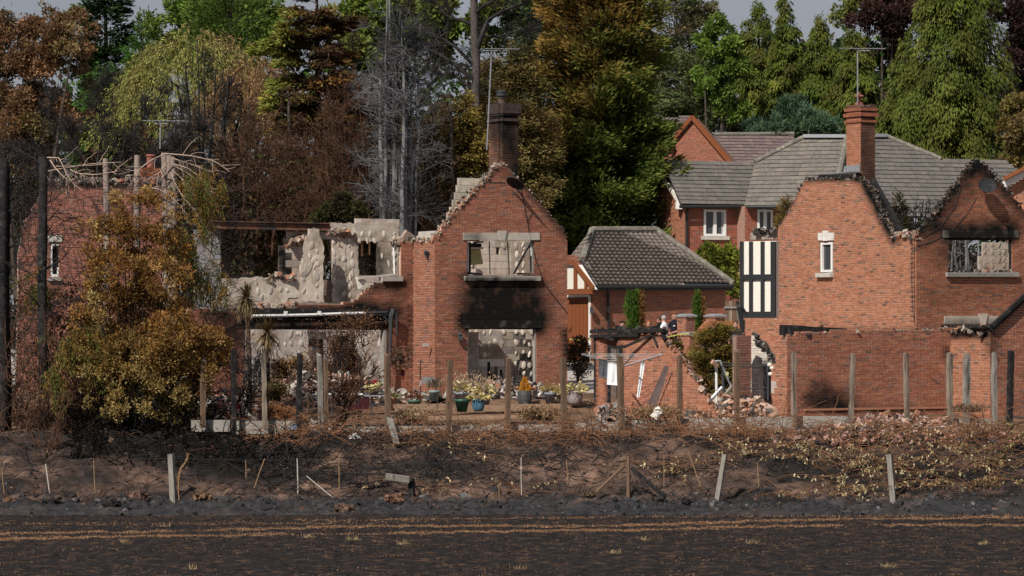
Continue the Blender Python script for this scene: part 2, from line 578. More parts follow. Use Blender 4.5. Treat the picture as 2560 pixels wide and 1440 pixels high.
def masonry(parent, pl, outline, holes=(), pal=RED, mortar=(0.57, 0.41, 0.32), caps=(), dark=0.07, bl=0.225, ch=0.075, joint=0.0155, thick=0.24, n_single=0, rag=0.0, name='wall', piece='brick', mass='brickwork', mat=None, mat1=None, proud=0.008, uv=False, lum=.11, darkcol=(0.17, 0.092, 0.068), soldier=False):
    polys = ([list(outline)] + [list(h) for h in holes]) if uv else [pl.poly(outline)] + [pl.poly(h) for h in holes]
    vs = [v for p in polys[:1] for _, v in p]
    k0, k1 = int(math.floor(min(vs) / ch)), int(math.ceil(max(vs) / ch))
    M, Bk, full = [], [], []
    for k in range(k0, k1):
        v0, v1 = k * ch, (k + 1) * ch
        vm = (v0 + v1) / 2
        iv = spans(polys, vm)
        up = spans(polys, vm + ch * 0.9)
        for a, b in iv:
            if rag:
                ua = min([abs(a - x) for s_ in up for x in s_] or [9])
                ub = min([abs(b - x) for s_ in up for x in s_] or [9])
                if ua > 0.02:
                    a += U(-rag, rag)
                if ub > 0.02:
                    b += U(-rag, rag)
            if b - a < 0.05:
                continue
            m = max(1, int((b - a) / 0.3))
            e = np.linspace(a + .018, b - .018, m + 1)
            for i in range(m):
                M.append((e[i], e[i + 1], v0, v1, -thick, -proud))
            st = math.floor(a / bl) * bl - (bl / 2 if k % 2 else 0)
            u = st
            while u < b:
                x0, x1 = max(u, a) + joint / 2, min(u + bl, b) - joint / 2
                if x1 - x0 > 0.03:
                    Bk.append((x0, x1, v0 + joint / 2, v1 - joint / 2, -0.05, U(-0.003, 0.004)))
                    full.append(x1 - x0 > bl * 0.93)
                u += bl
    if not M:
        return None
    V, Q = boxes_np(pl, M)
    s_ = soot_shade_at(V, caps) if caps else np.zeros(len(V))
    c = np.tile(np.array(mortar), (len(V), 1)) * U(0.9, 1.1, len(V))[:, None]
    w = link(name, mesh_np(name, V, Q, np.c_[c, s_], 'POINT'), parent, m_mortar)
    Bk = np.array(Bk)
    n = len(Bk)
    rgb = pick(pal, n, lum=lum)
    dk = rng.random(n) < dark
    rgb[dk] = np.array(darkcol) * U(0.8, 1.5, dk.sum())[:, None]
    single = np.zeros(n, bool)
    if n_single:
        cand = np.where(full)[0]
        dist = pl.pt(Bk[cand, 0], Bk[cand, 2], 0)[:, 1]
        single[cand[np.argsort(dist)[:n_single]]] = True
    cen = pl.pt((Bk[:, 0] + Bk[:, 1]) / 2, (Bk[:, 2] + Bk[:, 3]) / 2, (Bk[:, 4] + Bk[:, 5]) / 2)
    sb = soot_shade_at(cen, caps) if caps else np.zeros(n)
    mu = unit_cube(piece)
    if mat1 is None:
        mat1 = m_brick1
    if not mu.materials:
        mu.materials.append(mat1)
    for i in np.where(single)[0]:
        o = bpy.data.objects.new(piece, mu)
        col.objects.link(o)
        o.parent = w
        b = Bk[i]
        Mx = Matrix.Identity(4)
        for j, (ax, sz) in enumerate(((pl.e, b[1] - b[0]), (pl.s, b[3] - b[2]), (pl.N, b[5] - b[4]))):
            for r_ in range(3):
                Mx[r_][j] = ax[r_] * sz
        for r_ in range(3):
            Mx[r_][3] = cen[i][r_]
        o.matrix_basis = Mx
        o.color = (*rgb[i], sb[i])
    rest = ~single
    if rest.any():
        V, Q = boxes_np(pl, Bk[rest])
        s_ = soot_shade_at(V, caps) if caps else np.zeros(len(V))
        stuff(link(mass, mesh_np(mass, V, Q, np.c_[np.repeat(rgb[rest], 8, 0), s_], 'POINT'), w, m_brick if mat is None else mat))
    return w


def blocks(parent, pl, outline, holes=(), n_single=300, caps=(), thick=0.1, pal=GREYB, name='block_wall', **kw):
    xs_, ys_ = [p[0] for p in outline], [p[1] for p in outline]
    caps = list(caps)
    pal = [tuple(min(.75, 1.22 * q_) for q_ in p_) for p_ in pal]
    for _ in range(7):
        x_, y_ = U(min(xs_), max(xs_)), U(min(ys_), max(ys_))
        caps.append((x_, y_, x_ + U(-8, 8), y_ + U(5, 50), U(5, 18), U(.08, .32)))
    return masonry(parent, pl, outline, holes, pal=pal, mortar=(0.34, 0.30, 0.26), caps=caps, dark=0.0, lum=.05, bl=0.45, ch=0.225, joint=0.012, thick=thick, n_single=n_single, name=name, piece='block', mass='blockwork', mat1=m_block, proud=0.006, darkcol=(0.16, 0.14, 0.12), mat=m_brick, **kw)


def plaster(parent, pl, outline, rgb=(.56, .49, .41), t=.018, jit=1.6, step=7.0, name='plaster_skin', caps=()):
    """skim of broken plaster with a ragged outline lying on blockwork"""
    pts = []
    n = len(outline)
    for i in range(n):
        a, b = np.array(outline[i], float), np.array(outline[(i + 1) % n], float)
        m = max(1, int(np.hypot(*(b - a)) / step))
        for k in range(m):
            pts.append(a + (b - a) * k / m + rng.normal(0, jit, 2))
    uv_ = pl.poly(pts)
    caps = list(caps)
    ou = np.array(outline, float)
    for _ in range(9):
        x_, y_ = U(ou[:, 0].min(), ou[:, 0].max()), U(ou[:, 1].min(), ou[:, 1].max())
        caps.append((x_, y_, x_ + U(-6, 6), y_ + U(0, 40), U(4, 14), U(.1, .4)))
    k = len(uv_)
    P0, P1 = [pl.pt(u, v, -.004) for u, v in uv_], [pl.pt(u, v, t) for u, v in uv_]
    me = bpy.data.meshes.new(name)
    me.from_pydata([tuple(p) for p in P1 + P0], [], [tuple(range(k))] + [(i, k + i, k + (i + 1) % k, (i + 1) % k) for i in range(k)])
    V = np.array(P1 + P0)
    at = me.attributes.new('tint', 'FLOAT_COLOR', 'POINT')
    at.data.foreach_set('color', np.c_[np.tile(rgb, (2 * k, 1)), soot_shade_at(V, caps) if caps else np.zeros(2 * k)].astype(np.float32).ravel())
    return link(name, me, parent, m_plas)


m_plas = surf('smoked plaster', src='attr', rough=.95, scale=5, amt=.22, color2=(.36, .26, .19), c2scale=1.9, c2lo=.46, c2hi=.7, soot=True, bump=.008, bscale=16)
_dab = None


def dabs(parent, pl, pts, rgb=(0.60, 0.53, 0.45)):
    """hard blobs of board adhesive left on the blockwork, at photo pixels"""
    global _dab
    if _dab is None:
        mb = MB().ball((0, 0, 0), 1, 8, 6)
        _dab = bpy.data.meshes.new('adhesive dab')
        _dab.from_pydata(np.vstack(mb.v).tolist(), [], mb.f)
        _dab.polygons.foreach_set('use_smooth', np.ones(len(_dab.polygons), bool))
        _dab.materials.append(surf('board adhesive', src='obj', rough=0.9, scale=12, amt=0.2))
    for p in pts:
        x, y = p[:2]
        u, v = pl.uv(x, y)
        o = bpy.data.objects.new('adhesive_dab', _dab)
        col.objects.link(o)
        o.parent = parent
        s = U(0.75, 1.25)
        ro = U(-.5, .5)
        ex, sx_ = pl.e * math.cos(ro) + pl.s * math.sin(ro), pl.s * math.cos(ro) - pl.e * math.sin(ro)
        Mx = Matrix.Identity(4)
        c = pl.pt(u, v, 0.005)
        for j, (ax, sz) in enumerate(((ex, 0.060 * s * U(.7, 1.35)), (sx_, 0.10 * s * U(.7, 1.4)), (pl.N, 0.016))):
            for r_ in range(3):
                Mx[r_][j] = ax[r_] * sz
        for r_ in range(3):
            Mx[r_][3] = c[r_]
        o.matrix_basis = Mx
        k = U(0.65, 1.12)
        o.color = (rgb[0] * k, rgb[1] * k, rgb[2] * k, 0)


TILE_V = {}


def tile_shape(kind):
    if kind in TILE_V:
        return TILE_V[kind]
    n = 8 if kind == 'pan' else 3
    x = np.linspace(0, 1, n + 1)
    if kind == 'pan':
        z = 0.024 * np.sin(x * 2 * math.pi + 0.6)
    else:
        z = np.array([0.004, 0.0, 0.0, 0.004])
    lo = 0.046 if kind == 'pan' else 0.050
    V = np.vstack([np.c_[x, np.zeros(n + 1), z + lo - 0.020], np.c_[x, np.zeros(n + 1), z + lo], np.c_[x, np.full(n + 1, 1.12), z + 0.012]])
    q = []
    for i in range(n):
        q.append((i, i + 1, n + 2 + i, n + 1 + i))
        q.append((n + 1 + i, n + 2 + i, 2 * n + 3 + i, 2 * n + 2 + i))
    TILE_V[kind] = (V, np.array(q))
    return TILE_V[kind]


TILE_M = {}


def tile_roof(parent, pl, outline, tw, th, kind='pan', pal=((0.13, 0.105, 0.095),), n_single=0, name='roof', rgb_dark=(0.05, 0.045, 0.045), deck=0.08):
    poly = pl.poly(outline)
    w = MB().prism(pl, poly, -deck, -0.012).build(name, m_dark, parent)
    v0 = min(v for _, v in poly)
    v1 = max(v for _, v in poly)
    T = []
    for k in range(int(math.ceil((v1 - v0) / th))):
        vv = v0 + k * th
        for a, b in spans([poly], min(vv + th * 0.45, v1 - 1e-3)):
            u = math.floor(a / tw) * tw
            while u < b:
                x0, x1 = max(u, a), min(u + tw, b)
                if x1 - x0 > 0.03:
                    T.append((x0, x1 - 0.004, vv + U(-.006, .006), min(th, v1 - vv), x1 - x0 > tw * 0.97))
                u += tw
    SV, SQ = tile_shape(kind)
    n = len(T)
    rgb = pick(pal, n, lum=.07, hue=.010)
    od = np.where([t[4] for t in T])[0]
    zz = np.array([pl.pt(T[i][0], T[i][2])[1] for i in od])
    one = set(od[np.argsort(zz)[:n_single]].tolist())
    if kind not in TILE_M:
        me = mesh_np('roof tile', SV * A3(1, 1, 1), SQ, smooth=kind == 'pan')
        me.materials.append(m_tile1)
        TILE_M[kind] = me
    Vs, cs = [], []
    for i, (x0, x1, vv, h, _) in enumerate(T):
        tz = U(-0.004, 0.004)
        if i in one:
            o = bpy.data.objects.new('tile', TILE_M[kind])
            col.objects.link(o)
            o.parent = w
            Mx = Matrix.Identity(4)
            c = pl.pt(x0, vv, tz)
            for j, (ax, sz) in enumerate(((pl.e, x1 - x0), (pl.s, h), (pl.N, 1.0))):
                for r_ in range(3):
                    Mx[r_][j] = ax[r_] * sz
            for r_ in range(3):
                Mx[r_][3] = c[r_]
            o.matrix_basis = Mx
            o.color = (*rgb[i], 0)
        else:
            Vs.append(pl.pt(x0 + SV[:, 0] * (x1 - x0), vv + SV[:, 1] * h, SV[:, 2] + tz))
            cs.append(rgb[i])
    if Vs:
        m = len(Vs)
        Q = (np.arange(m) * len(SV))[:, None, None] + SQ[None]
        c4 = np.c_[np.repeat(np.array(cs), len(SQ), 0), np.zeros(m * len(SQ))]
        stuff(link('tiling', mesh_np('tiling', np.vstack(Vs), Q.reshape(-1, 4), c4, smooth=kind == 'pan'), w, m_tile))
    return w


def ridge_caps(parent, pts, r=0.12, step=0.42, name='ridge_tile', rgb=(0.16, 0.145, 0.125), n=None):
    """half-round caps along a ridge or hip, one object per cap"""
    P = np.array(pts, float)
    for a, b in zip(P[:-1], P[1:]):
        d = b - a
        m = max(1, int(np.linalg.norm(d) / step))
        for i in range(m):
            mb = MB()
            mb.tube([a + d * i / m, a + d * (i + 0.98) / m], [r * 1.04, r * 0.96], 8)
            mb.build(name, m_ridge, parent, smooth=False)


m_ridge = surf('ridge tile concrete', (0.17, 0.155, 0.13), rough=0.9, scale=6, amt=0.3, color2=(0.30, 0.28, 0.23), c2scale=3, c2lo=0.55, c2hi=0.75)


def stone_piece(parent, pl, pts, d0, d1, name, caps=(), rgb=(0.46, 0.42, 0.36), n=10):
    """a stone dressed piece, cut in strips so stains can grade along it; pts = px quad left-top, right-top, right-bottom, left-bottom"""
    q = [np.array(pl.uv(*p)) for p in pts]
    V, Q = [], []
    for i in range(n + 1):
        t = i / n
        top, bot = q[0] * (1 - t) + q[1] * t, q[3] * (1 - t) + q[2] * t
        mid = (top + bot) / 2
        V += [pl.pt(*bot, d0), pl.pt(*bot, d1), pl.pt(*mid, d1), pl.pt(*top, d1), pl.pt(*top, d0)]
    for i in range(n):
        for j in range(4):
            Q.append((i * 5 + j, (i + 1) * 5 + j, (i + 1) * 5 + j + 1, i * 5 + j + 1))
    e = n * 5
    Q += [(0, 1, 3, 4), (e + 4, e + 3, e + 1, e)]
    V = np.array(V)
    s_ = soot_shade_at(V, caps) if caps else np.zeros(len(V))
    return link(name, mesh_np(name, V, np.array(Q), np.c_[np.tile(rgb, (len(V), 1)), s_], 'POINT'), parent, m_stones)


def verge(parent, pl, line, n, size, rgb_pal, name='broken_mortar', spread=0.05, depth=(-0.22, 0.03)):
    """rough chunks along a broken edge given in pixels"""
    q = np.array([pl.uv(*p) for p in line])
    seg = np.linalg.norm(np.diff(q, axis=0), axis=1)
    t = np.sort(U(0, seg.sum(), n))
    cs = np.r_[0, np.cumsum(seg)]
    u, v = np.interp(t, cs, q[:, 0]), np.interp(t, cs, q[:, 1])
    P = pl.pt(u + rng.normal(0, spread, n), v + rng.normal(0, spread, n), U(depth[0], depth[1], n))
    return stuff(chunks(name, P, np.clip(rng.gamma(2.2, size / 2.2, n), size * .3, size * 1.9), pick(rgb_pal, n), m_rub, parent))


GREYRUB = [(0.38, 0.32, 0.26), (0.30, 0.25, 0.21), (0.26, 0.18, 0.13), (0.30, 0.14, 0.09), (0.12, 0.10, 0.09)]
DARKRUB = [(0.05, 0.045, 0.042), (0.12, 0.10, 0.09), (0.20, 0.17, 0.15), (0.03, 0.028, 0.027)]
# ---------------------------------------------------------------- ground
from mathutils import noise as mnoise


def vnoise(x, y, sc_, seed=0, octv=4):
    """cheap smooth value noise on arrays"""
    out = np.zeros_like(x)
    amp = 1.0
    for o in range(octv):
        f = 2 ** o / sc_
        X, Y = x * f + seed * 17.3, y * f + seed * 9.1
        xi, yi = np.floor(X), np.floor(Y)
        fx, fy = X - xi, Y - yi
        fx, fy = fx * fx * (3 - 2 * fx), fy * fy * (3 - 2 * fy)
        h = lambda a, b: np.modf(np.abs(np.sin(a * 127.1 + b * 311.7 + o * 74.7) * 43758.5453))[0]
        out += amp * ((h(xi, yi) * (1 - fx) + h(xi + 1, yi) * fx) * (1 - fy) + (h(xi, yi + 1) * (1 - fx) + h(xi + 1, yi + 1) * fx) * fy - 0.5)
        amp *= 0.5
    return out


def sheet(name, xs, ys, zf, mat, tint=None):
    X, Y = np.meshgrid(xs, ys)
    Z = zf(X, Y)
    V = np.stack([X, Y, Z], -1).reshape(-1, 3)
    ny, nx = X.shape
    i = np.arange(ny * nx).reshape(ny, nx)
    Q = np.stack([i[:-1, :-1], i[:-1, 1:], i[1:, 1:], i[1:, :-1]], -1).reshape(-1, 4)
    return structure(link(name, mesh_np(name, V, Q, tint(V) if tint else None, 'POINT', smooth=True), None, mat))


def bank_z(x, y):
    b = ground_z(x, y)
    wb = np.clip((y - 90.3) / 1.0, 0, 1) * np.clip((99.5 - y) / 2.0, 0, 1)
    lump = np.maximum(vnoise(x, y, 0.55, 5, 3), -0.2) * np.exp(-((y - 91.9) / 0.65) ** 2)
    return b + vnoise(x, y, 2.2, 3) * 0.26 * wb + vnoise(x, y, 0.45, 4, 4) * 0.17 * wb + lump * 0.34


def field_z(x, y):
    return vnoise(x, y, 3.0, 1) * 0.05 + vnoise(x, y, 0.25, 2, 3) * 0.055 - 0.01


m_field = surf('burnt field soil', (0.022, 0.020, 0.0205), rough=0.95, scale=5, amt=0.5, color2=(0.088, 0.054, 0.036), c2scale=2.6, c2lo=0.50, c2hi=0.70, bump=0.03, bscale=26, spec=.03)
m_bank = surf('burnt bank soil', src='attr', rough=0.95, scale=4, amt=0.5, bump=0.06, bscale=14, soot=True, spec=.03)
m_gard = surf('scorched garden soil', (0.16, 0.095, 0.06), rough=0.95, scale=5, amt=0.4, color2=(0.04, 0.034, 0.03), c2scale=1.2, c2lo=0.48, c2hi=0.62, bump=0.02, bscale=25)
m_drive = surf('pale gravel drive', (0.40, 0.36, 0.32), rough=0.95, scale=30, amt=0.2)
m_hill = surf('wooded hill ground', (0.045, 0.04, 0.025), rough=0.95, scale=1, amt=0.4)

ZONES = [(180, 1150, 230, 46, .2), (300, 1225, 280, 22, .35), (1420, 1170, 190, 60, .75), (1300, 1110, 90, 20, .45), (1100, 1235, 300, 14, .55), (1750, 1190, 120, 50, .45), (560, 1225, 260, 24, .5), (950, 1230, 110, 20, .4)]
CHAR_SHADE = [(230, 1105, 640, 1120, 46, 1.0), (440, 1130, 720, 1165, 40, 1.0), (560, 1180, 700, 1185, 18, .8), (0, 1105, 200, 1105, 18, .35), (690, 1120, 800, 1135, 24, .8), (850, 1130, 1230, 1140, 30, .2), (1750, 1090, 2560, 1100, 26, .35), (2000, 1170, 2500, 1200, 40, .3)]  # char patches; those below the gold bush also paint in a shadow


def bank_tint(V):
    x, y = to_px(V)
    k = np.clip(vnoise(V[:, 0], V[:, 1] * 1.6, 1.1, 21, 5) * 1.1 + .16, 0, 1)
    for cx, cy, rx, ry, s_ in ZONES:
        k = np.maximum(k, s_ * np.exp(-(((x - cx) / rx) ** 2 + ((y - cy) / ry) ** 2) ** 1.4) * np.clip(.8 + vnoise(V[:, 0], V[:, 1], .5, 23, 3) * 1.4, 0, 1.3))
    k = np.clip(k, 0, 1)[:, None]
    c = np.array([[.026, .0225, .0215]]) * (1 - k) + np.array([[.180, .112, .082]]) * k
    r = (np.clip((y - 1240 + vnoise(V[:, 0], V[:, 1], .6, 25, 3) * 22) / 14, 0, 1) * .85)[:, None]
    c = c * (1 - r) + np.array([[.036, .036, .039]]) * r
    return np.c_[c, soot_shade_at(V, CHAR_SHADE)]


sheet('field', np.arange(-18, 18.01, 0.075), np.arange(58, 91.01, 0.14), field_z, m_field)
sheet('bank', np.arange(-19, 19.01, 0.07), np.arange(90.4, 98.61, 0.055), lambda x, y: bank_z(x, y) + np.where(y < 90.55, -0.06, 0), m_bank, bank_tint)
sheet('garden_ground', np.arange(-22, 22.01, 0.25), np.arange(98.0, 112.01, 0.2), lambda x, y: ground_z(x, y) + vnoise(x, y, 1.2, 6) * 0.08 - np.where(y < 98.7, 0.06, 0), m_gard)
sheet('drive', np.linspace(-30, 30, 61), np.linspace(111.7, 148, 30), lambda x, y: ground_z(x, y) + 0.0, m_drive)
sheet('hill', np.linspace(-900, 900, 61), np.r_[np.linspace(147, 400, 40), np.linspace(450, 2500, 15)], lambda x, y: ground_z(x, y) - 0.02, m_hill)
# the rest of the field, out to either side and behind the camera
for nm, xs, ys, fz in (('field', np.linspace(-900, -17.9, 30), np.linspace(-200, 90.6, 30), None), ('field', np.linspace(17.9, 900, 30), np.linspace(-200, 90.6, 30), None), ('field', np.linspace(-18, 18, 10), np.linspace(-200, 58.1, 30), None)):
    sheet(nm, xs, ys, lambda x, y: x * 0 - 0.03, m_field)
for xs in (np.linspace(-900, -18.9, 30), np.linspace(18.9, 900, 30)):
    sheet('bank', xs, np.linspace(90.4, 148, 60), lambda x, y: ground_z(x, y) - 0.03, m_gard)

# scorched stubble and clods standing on the burnt field (nobody could count it)
n = 15000
x, y = U(-17, 17, n), U(60, 91, n)
dens = vnoise(x, y, 0.8, 9, 3)
ok = dens > -0.06
x, y = x[ok], y[ok]
n = len(x)
k = 11
xx, yy = np.repeat(x, k) + rng.normal(0, 0.09, n * k), np.repeat(y, k) + rng.normal(0, 0.06, n * k)
C = np.c_[xx, yy, field_z(xx, yy) - 0.01]
D = norm(np.c_[rng.normal(0, 1.0, n * k), rng.normal(0, .8, n * k), U(0.15, 0.7, n * k)])
rgb = np.repeat(pick([(0.21, 0.125, 0.075), (0.14, 0.085, 0.052), (0.05, 0.037, 0.03), (0.02, 0.018, 0.017)], n, (3, 3.5, 4, 4)), k, 0)
stuff(leaf_mesh('burnt_stubble', C, D, U(0.025, 0.075, n * k), U(0.010, 0.022, n * k), rgb, m_dry), 'short scorched stubble scattered over the burnt field')

# wheel tracks of unburnt tan stubble, two bands running the width of the field
def track(px0, py0, px1, py1, wid, nn, seed):
    t = U(-0.25, 1.25, nn)
    px = px0 + (px1 - px0) * t
    py = py0 + (py1 - py0) * t + 2.0 * np.sin(px * 0.004 + seed)
    Y = CZ * F / (py - HZ) + rng.normal(0, wid, nn)
    X = (px - 1280) * Y / F
    keep = vnoise(X, Y, 1.6, seed, 3) > -0.42
    X, Y = X[keep], Y[keep]
    return np.c_[X, Y, field_z(X, Y) - 0.015]


for s_, args in enumerate((((0, 1333, 2560, 1295), 0.18, 60000), ((0, 1347, 2560, 1311), 0.20, 64000), ((1100, 1296, 2560, 1287), 0.16, 5000), ((0, 1312, 900, 1304), 0.22, 2600))):
    C = track(*args[0], args[1], args[2], s_ + 2)
    n = len(C)
    D = norm(np.c_[rng.normal(0, 1, n), rng.normal(0, .7, n), U(0.3, 1.0, n)])
    stuff(leaf_mesh('stubble_track', C, D, U(0.03, 0.075, n), U(0.01, 0.02, n), pick([(0.36, 0.205, 0.115), (0.29, 0.16, 0.09), (0.41, 0.255, 0.15), (0.08, 0.055, 0.04)], n, (3, 3, 2, 1.6)), m_dry), 'tan wheel track of unburnt stubble across the black field')

# clods along the foot of the bank
n = 2600
x = U(-16, 16, n)
y = rng.normal(91.8, 0.6, n)
P = np.c_[x, y, bank_z(x, y) - 0.01]
stuff(chunks('clods', P, rng.gamma(1.6, 0.028, n) + 0.025, pick([(0.03, 0.029, 0.03), (0.045, 0.044, 0.047), (0.09, 0.06, 0.048), (0.10, 0.10, 0.105)], n, (5, 4, 1, 1.2)), m_rub, flat=0.8, el=1.2), 'burnt clods and stones along the foot of the bank')
n = 1500
x, y = U(-16, 16, n), U(92.5, 97.5, n)
stuff(chunks('ash_debris', np.c_[x, y, bank_z(x, y)], rng.gamma(1.6, 0.02, n) + 0.015, pick([(0.03, 0.028, 0.028), (0.12, 0.08, 0.06), (0.09, 0.085, 0.085)], n, (4, 2, 1)), m_rub, flat=0.7), 'small charred debris on the bank')
n = 2400
S = np.c_[U(-16, 16, n), U(92, 97.6, n), np.zeros(n)]
S[:, 2] = bank_z(S[:, 0], S[:, 1]) + .015
az = U(0, 6.28, n)
TP_ = grow(S, np.c_[np.cos(az), np.sin(az) * .6, U(-.1, .5, n)], rng.gamma(2, .13, n) + .06, 5, .25, -.06)
TP_[:, 1:, 2] = np.maximum(TP_[:, 1:, 2], bank_z(TP_[:, 1:, 0], TP_[:, 1:, 1]) + .01)
stuff(tube_mesh('charred_twigs', [(TP_[:1700], taper(1700, 5, .013, .006))], m_twig, None, 4), 'charred twigs and roots strewn over the burnt bank')
stuff(tube_mesh('charred_twigs', [(TP_[1700:], taper(700, 5, .011, .005))], m_twigb, None, 4), 'brown twigs strewn over the burnt bank')
# larger reddish earth clods that can be told apart
for (px, py, Z, s, rgb) in ((985, 1250, 91.6, .36, (.15, .085, .06)), (860, 1268, 91.2, .30, (.14, .085, .06)), (505, 1262, 91.5, .28, (.15, .09, .055)), (130, 1278, 91.2, .26, (.03, .027, .027)), (350, 1258, 91.9, .34, (.15, .09, .07)), (1248, 1258, 91.7, .26, (.035, .03, .03)), (1470, 1256, 91.7, .26, (.11, .07, .05)), (1640, 1256, 91.8, .24, (.04, .034, .03)), (1722, 1254, 91.8, .3, (.035, .03, .03)), (20, 1264, 91.8, .22, (.17, .1, .06)), (280, 1268, 91.3, .26, (.03, .027, .028)), (790, 1118, 96.4, .26, (.03, .026, .026))):
    p = W(px, py, Z)
    p[2] = bank_z(p[:1], p[1:2])[0] + s * .12
    q = p + rng.normal(0, s * .32, (60, 3)) * A3(1, .5, .42) + A3(0, 0, s * .1)
    o = chunks('earth_clod', q, U(s * .15, s * .5, 60), pick([rgb, tuple(.6 * c_ for c_ in rgb)], 60), m_rub, flat=0.95, el=1.05)
    tone = 'reddish' if rgb[0] > .1 else 'blackened'
    tag(o, tone + ' earth clod at the foot of the burnt bank ' + ('near the left frame edge' if px < 200 else 'left of the silver stake' if px < 430 else 'right of the teasel stem' if px < 700 else 'below the white upright cane' if px < 830 else 'left of the nailed pale board' if px < 950 else 'below the nailed pale board' if px < 1100 else 'near the stubby cane' if px < 1350 else 'by the diagonal braces'), 'clod', 'clods along the foot of the bank')
# ---------------------------------------------------------------- the gutted gable house in the middle
FA, FL = 30.0, -60.0                      # headings of the front faces and of the flanks
A = Plane(1087, 0, 110.0, FA)             # gable front
B = Plane(1087, 0, 110.0, FL)             # its short flank
Cp = Plane(0, 0, 1, FA, O=B.hit(1033, 800))   # recessed left wing front
house = thing('burnt_house', A.pt(1.5, 2.75), 'burnt out brick house with tall roofless gable, satellite dish and sooted patio doorway', 'house', 'burnt out houses')
capA = [(1195, 782, 1325, 790, 52, 1.0), (1215, 745, 1300, 745, 62, 0.85), (1180, 812, 1340, 812, 26, 1.0), (1160, 800, 1165, 812, 22, .7),
        (1160, 690, 1345, 706, 16, .55), (1414, 830, 1418, 910, 12, .85), (1250, 412, 1300, 450, 18, .5), (1300, 450, 1415, 588, 12, .7), (1110, 560, 1240, 425, 9, .5),  # starts with the shadow under the window sill, painted on the brick
        (1200, 720, 1310, 720, 46, .45)]
wA = masonry(house, A, [(1087, 1010), (1087, 594), (1100, 574), (1250, 412), (1262, 412), (1408, 572), (1419, 600), (1419, 1010)],
             [[(1168, 600), (1336, 600), (1336, 687), (1168, 687)], [(1170, 821), (1342, 821), (1342, 1000), (1170, 1000)]], caps=capA, n_single=300, rag=0.06, dark=0.06)
wB = masonry(house, B, [(1033, 1010), (1033, 602), (1087, 600), (1087, 1010)], caps=[(1036, 600, 1087, 600, 8, .4)], thick=0.2)
capC = [(640, 800, 960, 800, 24, 1.0), (640, 780, 940, 772, 13, .75), (900, 770, 985, 790, 30, .75), (985, 770, 1020, 700, 26, .35), (965, 830, 985, 900, 16, .7), (1025, 770, 1025, 900, 9, .7),
        (560, 790, 600, 840, 40, .7), (930, 715, 1000, 712, 18, .75), (612, 815, 640, 815, 20, .8), (560, 860, 600, 980, 50, .3)]
wC = masonry(house, Cp, [(470, 1010), (470, 772), (575, 776), (690, 776), (742, 762), (880, 757), (905, 738), (930, 716), (960, 703), (1003, 703), (1003, 605), (1036, 605), (1036, 1010)],
             [[(612, 800), (968, 800), (968, 1000), (612, 1000)]], caps=capC, rag=0.08, dark=0.07, thick=0.22)
# soldier course over the wide opening
sold = []
for i in range(64):
    x0 = 640 + i * 5.1
    u0, u1, v0, v1 = Cp.rect(x0, 802, x0 + 4.4, 822)
    sold.append((u0, u1, v0, v1, -0.15, U(-.002, .004)))
V, Q = boxes_np(Cp, sold)
stuff(link('soldier_course', mesh_np('soldier_course', V, Q, np.c_[np.repeat(pick([(0.12, .06, .04), (.05, .035, .03)], 64), 8, 0), np.full(64 * 8, .45)], 'POINT'), wC, m_brick))
MB().pbox(Cp, *Cp.rect(612, 798, 968, 824), -0.22, -0.03).build('lintel', m_char, wC)
# stone dressings of the gable
st = stone_piece(house, A, [(1157, 582), (1348, 582), (1348, 600), (1157, 600)], -0.1, 0.035, 'lintel', caps=[(1168, 590, 1195, 594, 16, .55)], rgb=(0.44, 0.40, 0.345))
stone_piece(st, A, [(1243, 577), (1265, 577), (1260, 601), (1248, 601)], -0.1, 0.075, 'keystone', rgb=(0.43, 0.39, 0.34), n=1)
stone_piece(house, A, [(1160, 690), (1347, 690), (1347, 702), (1160, 702)], -0.15, 0.12, 'sill', caps=[(1165, 700, 1340, 702, 8, .8), (1165, 695, 1240, 697, 9, .5)], rgb=(0.40, 0.37, 0.33))  # dark lower edge paints the underside shadow of the sill
stone_piece(house, A, [(1160, 800), (1352, 800), (1352, 820), (1160, 820)], -0.1, 0.03, 'lintel', caps=[(1172, 810, 1338, 810, 26, 1.0), (1180, 810, 1330, 810, 40, .8)], rgb=(0.42, 0.38, 0.33))
# white jambs of the window and the doorway
for a in ((1168, 602, 1171, 687), (1333.5, 602, 1336, 687), (1169.5, 823, 1173, 998), (1340, 823, 1342, 998)):
    MB().pbox(A, *A.rect(*a), -0.20, -0.06).build('reveal', m_conc, house)
# charred window frame remnants
for a, b, w_ in (((1228, 603), (1230, 686), .035), ((1274, 603), (1278, 686), .035), ((1290, 684), (1318, 630), .05), ((1318, 630), (1334, 606), .04), ((1170, 682), (1208, 686), .07), ((1296, 684), (1334, 684), .05), ((1330, 610), (1332, 680), .05), ((1190, 606), (1212, 604), .05)):
    MB().beam(A.pt(*A.uv(*a), -0.12), A.pt(*A.uv(*b), -0.12), w_, w_).build('window_frame', m_char, house)
MB().tube([A.pt(*A.uv(1312, 622), -.1), A.pt(*A.uv(1322, 612), -.1), A.pt(*A.uv(1331, 609), -.1), A.pt(*A.uv(1332, 640), -.1)], .022, 6).build('window_frame', m_white, house)
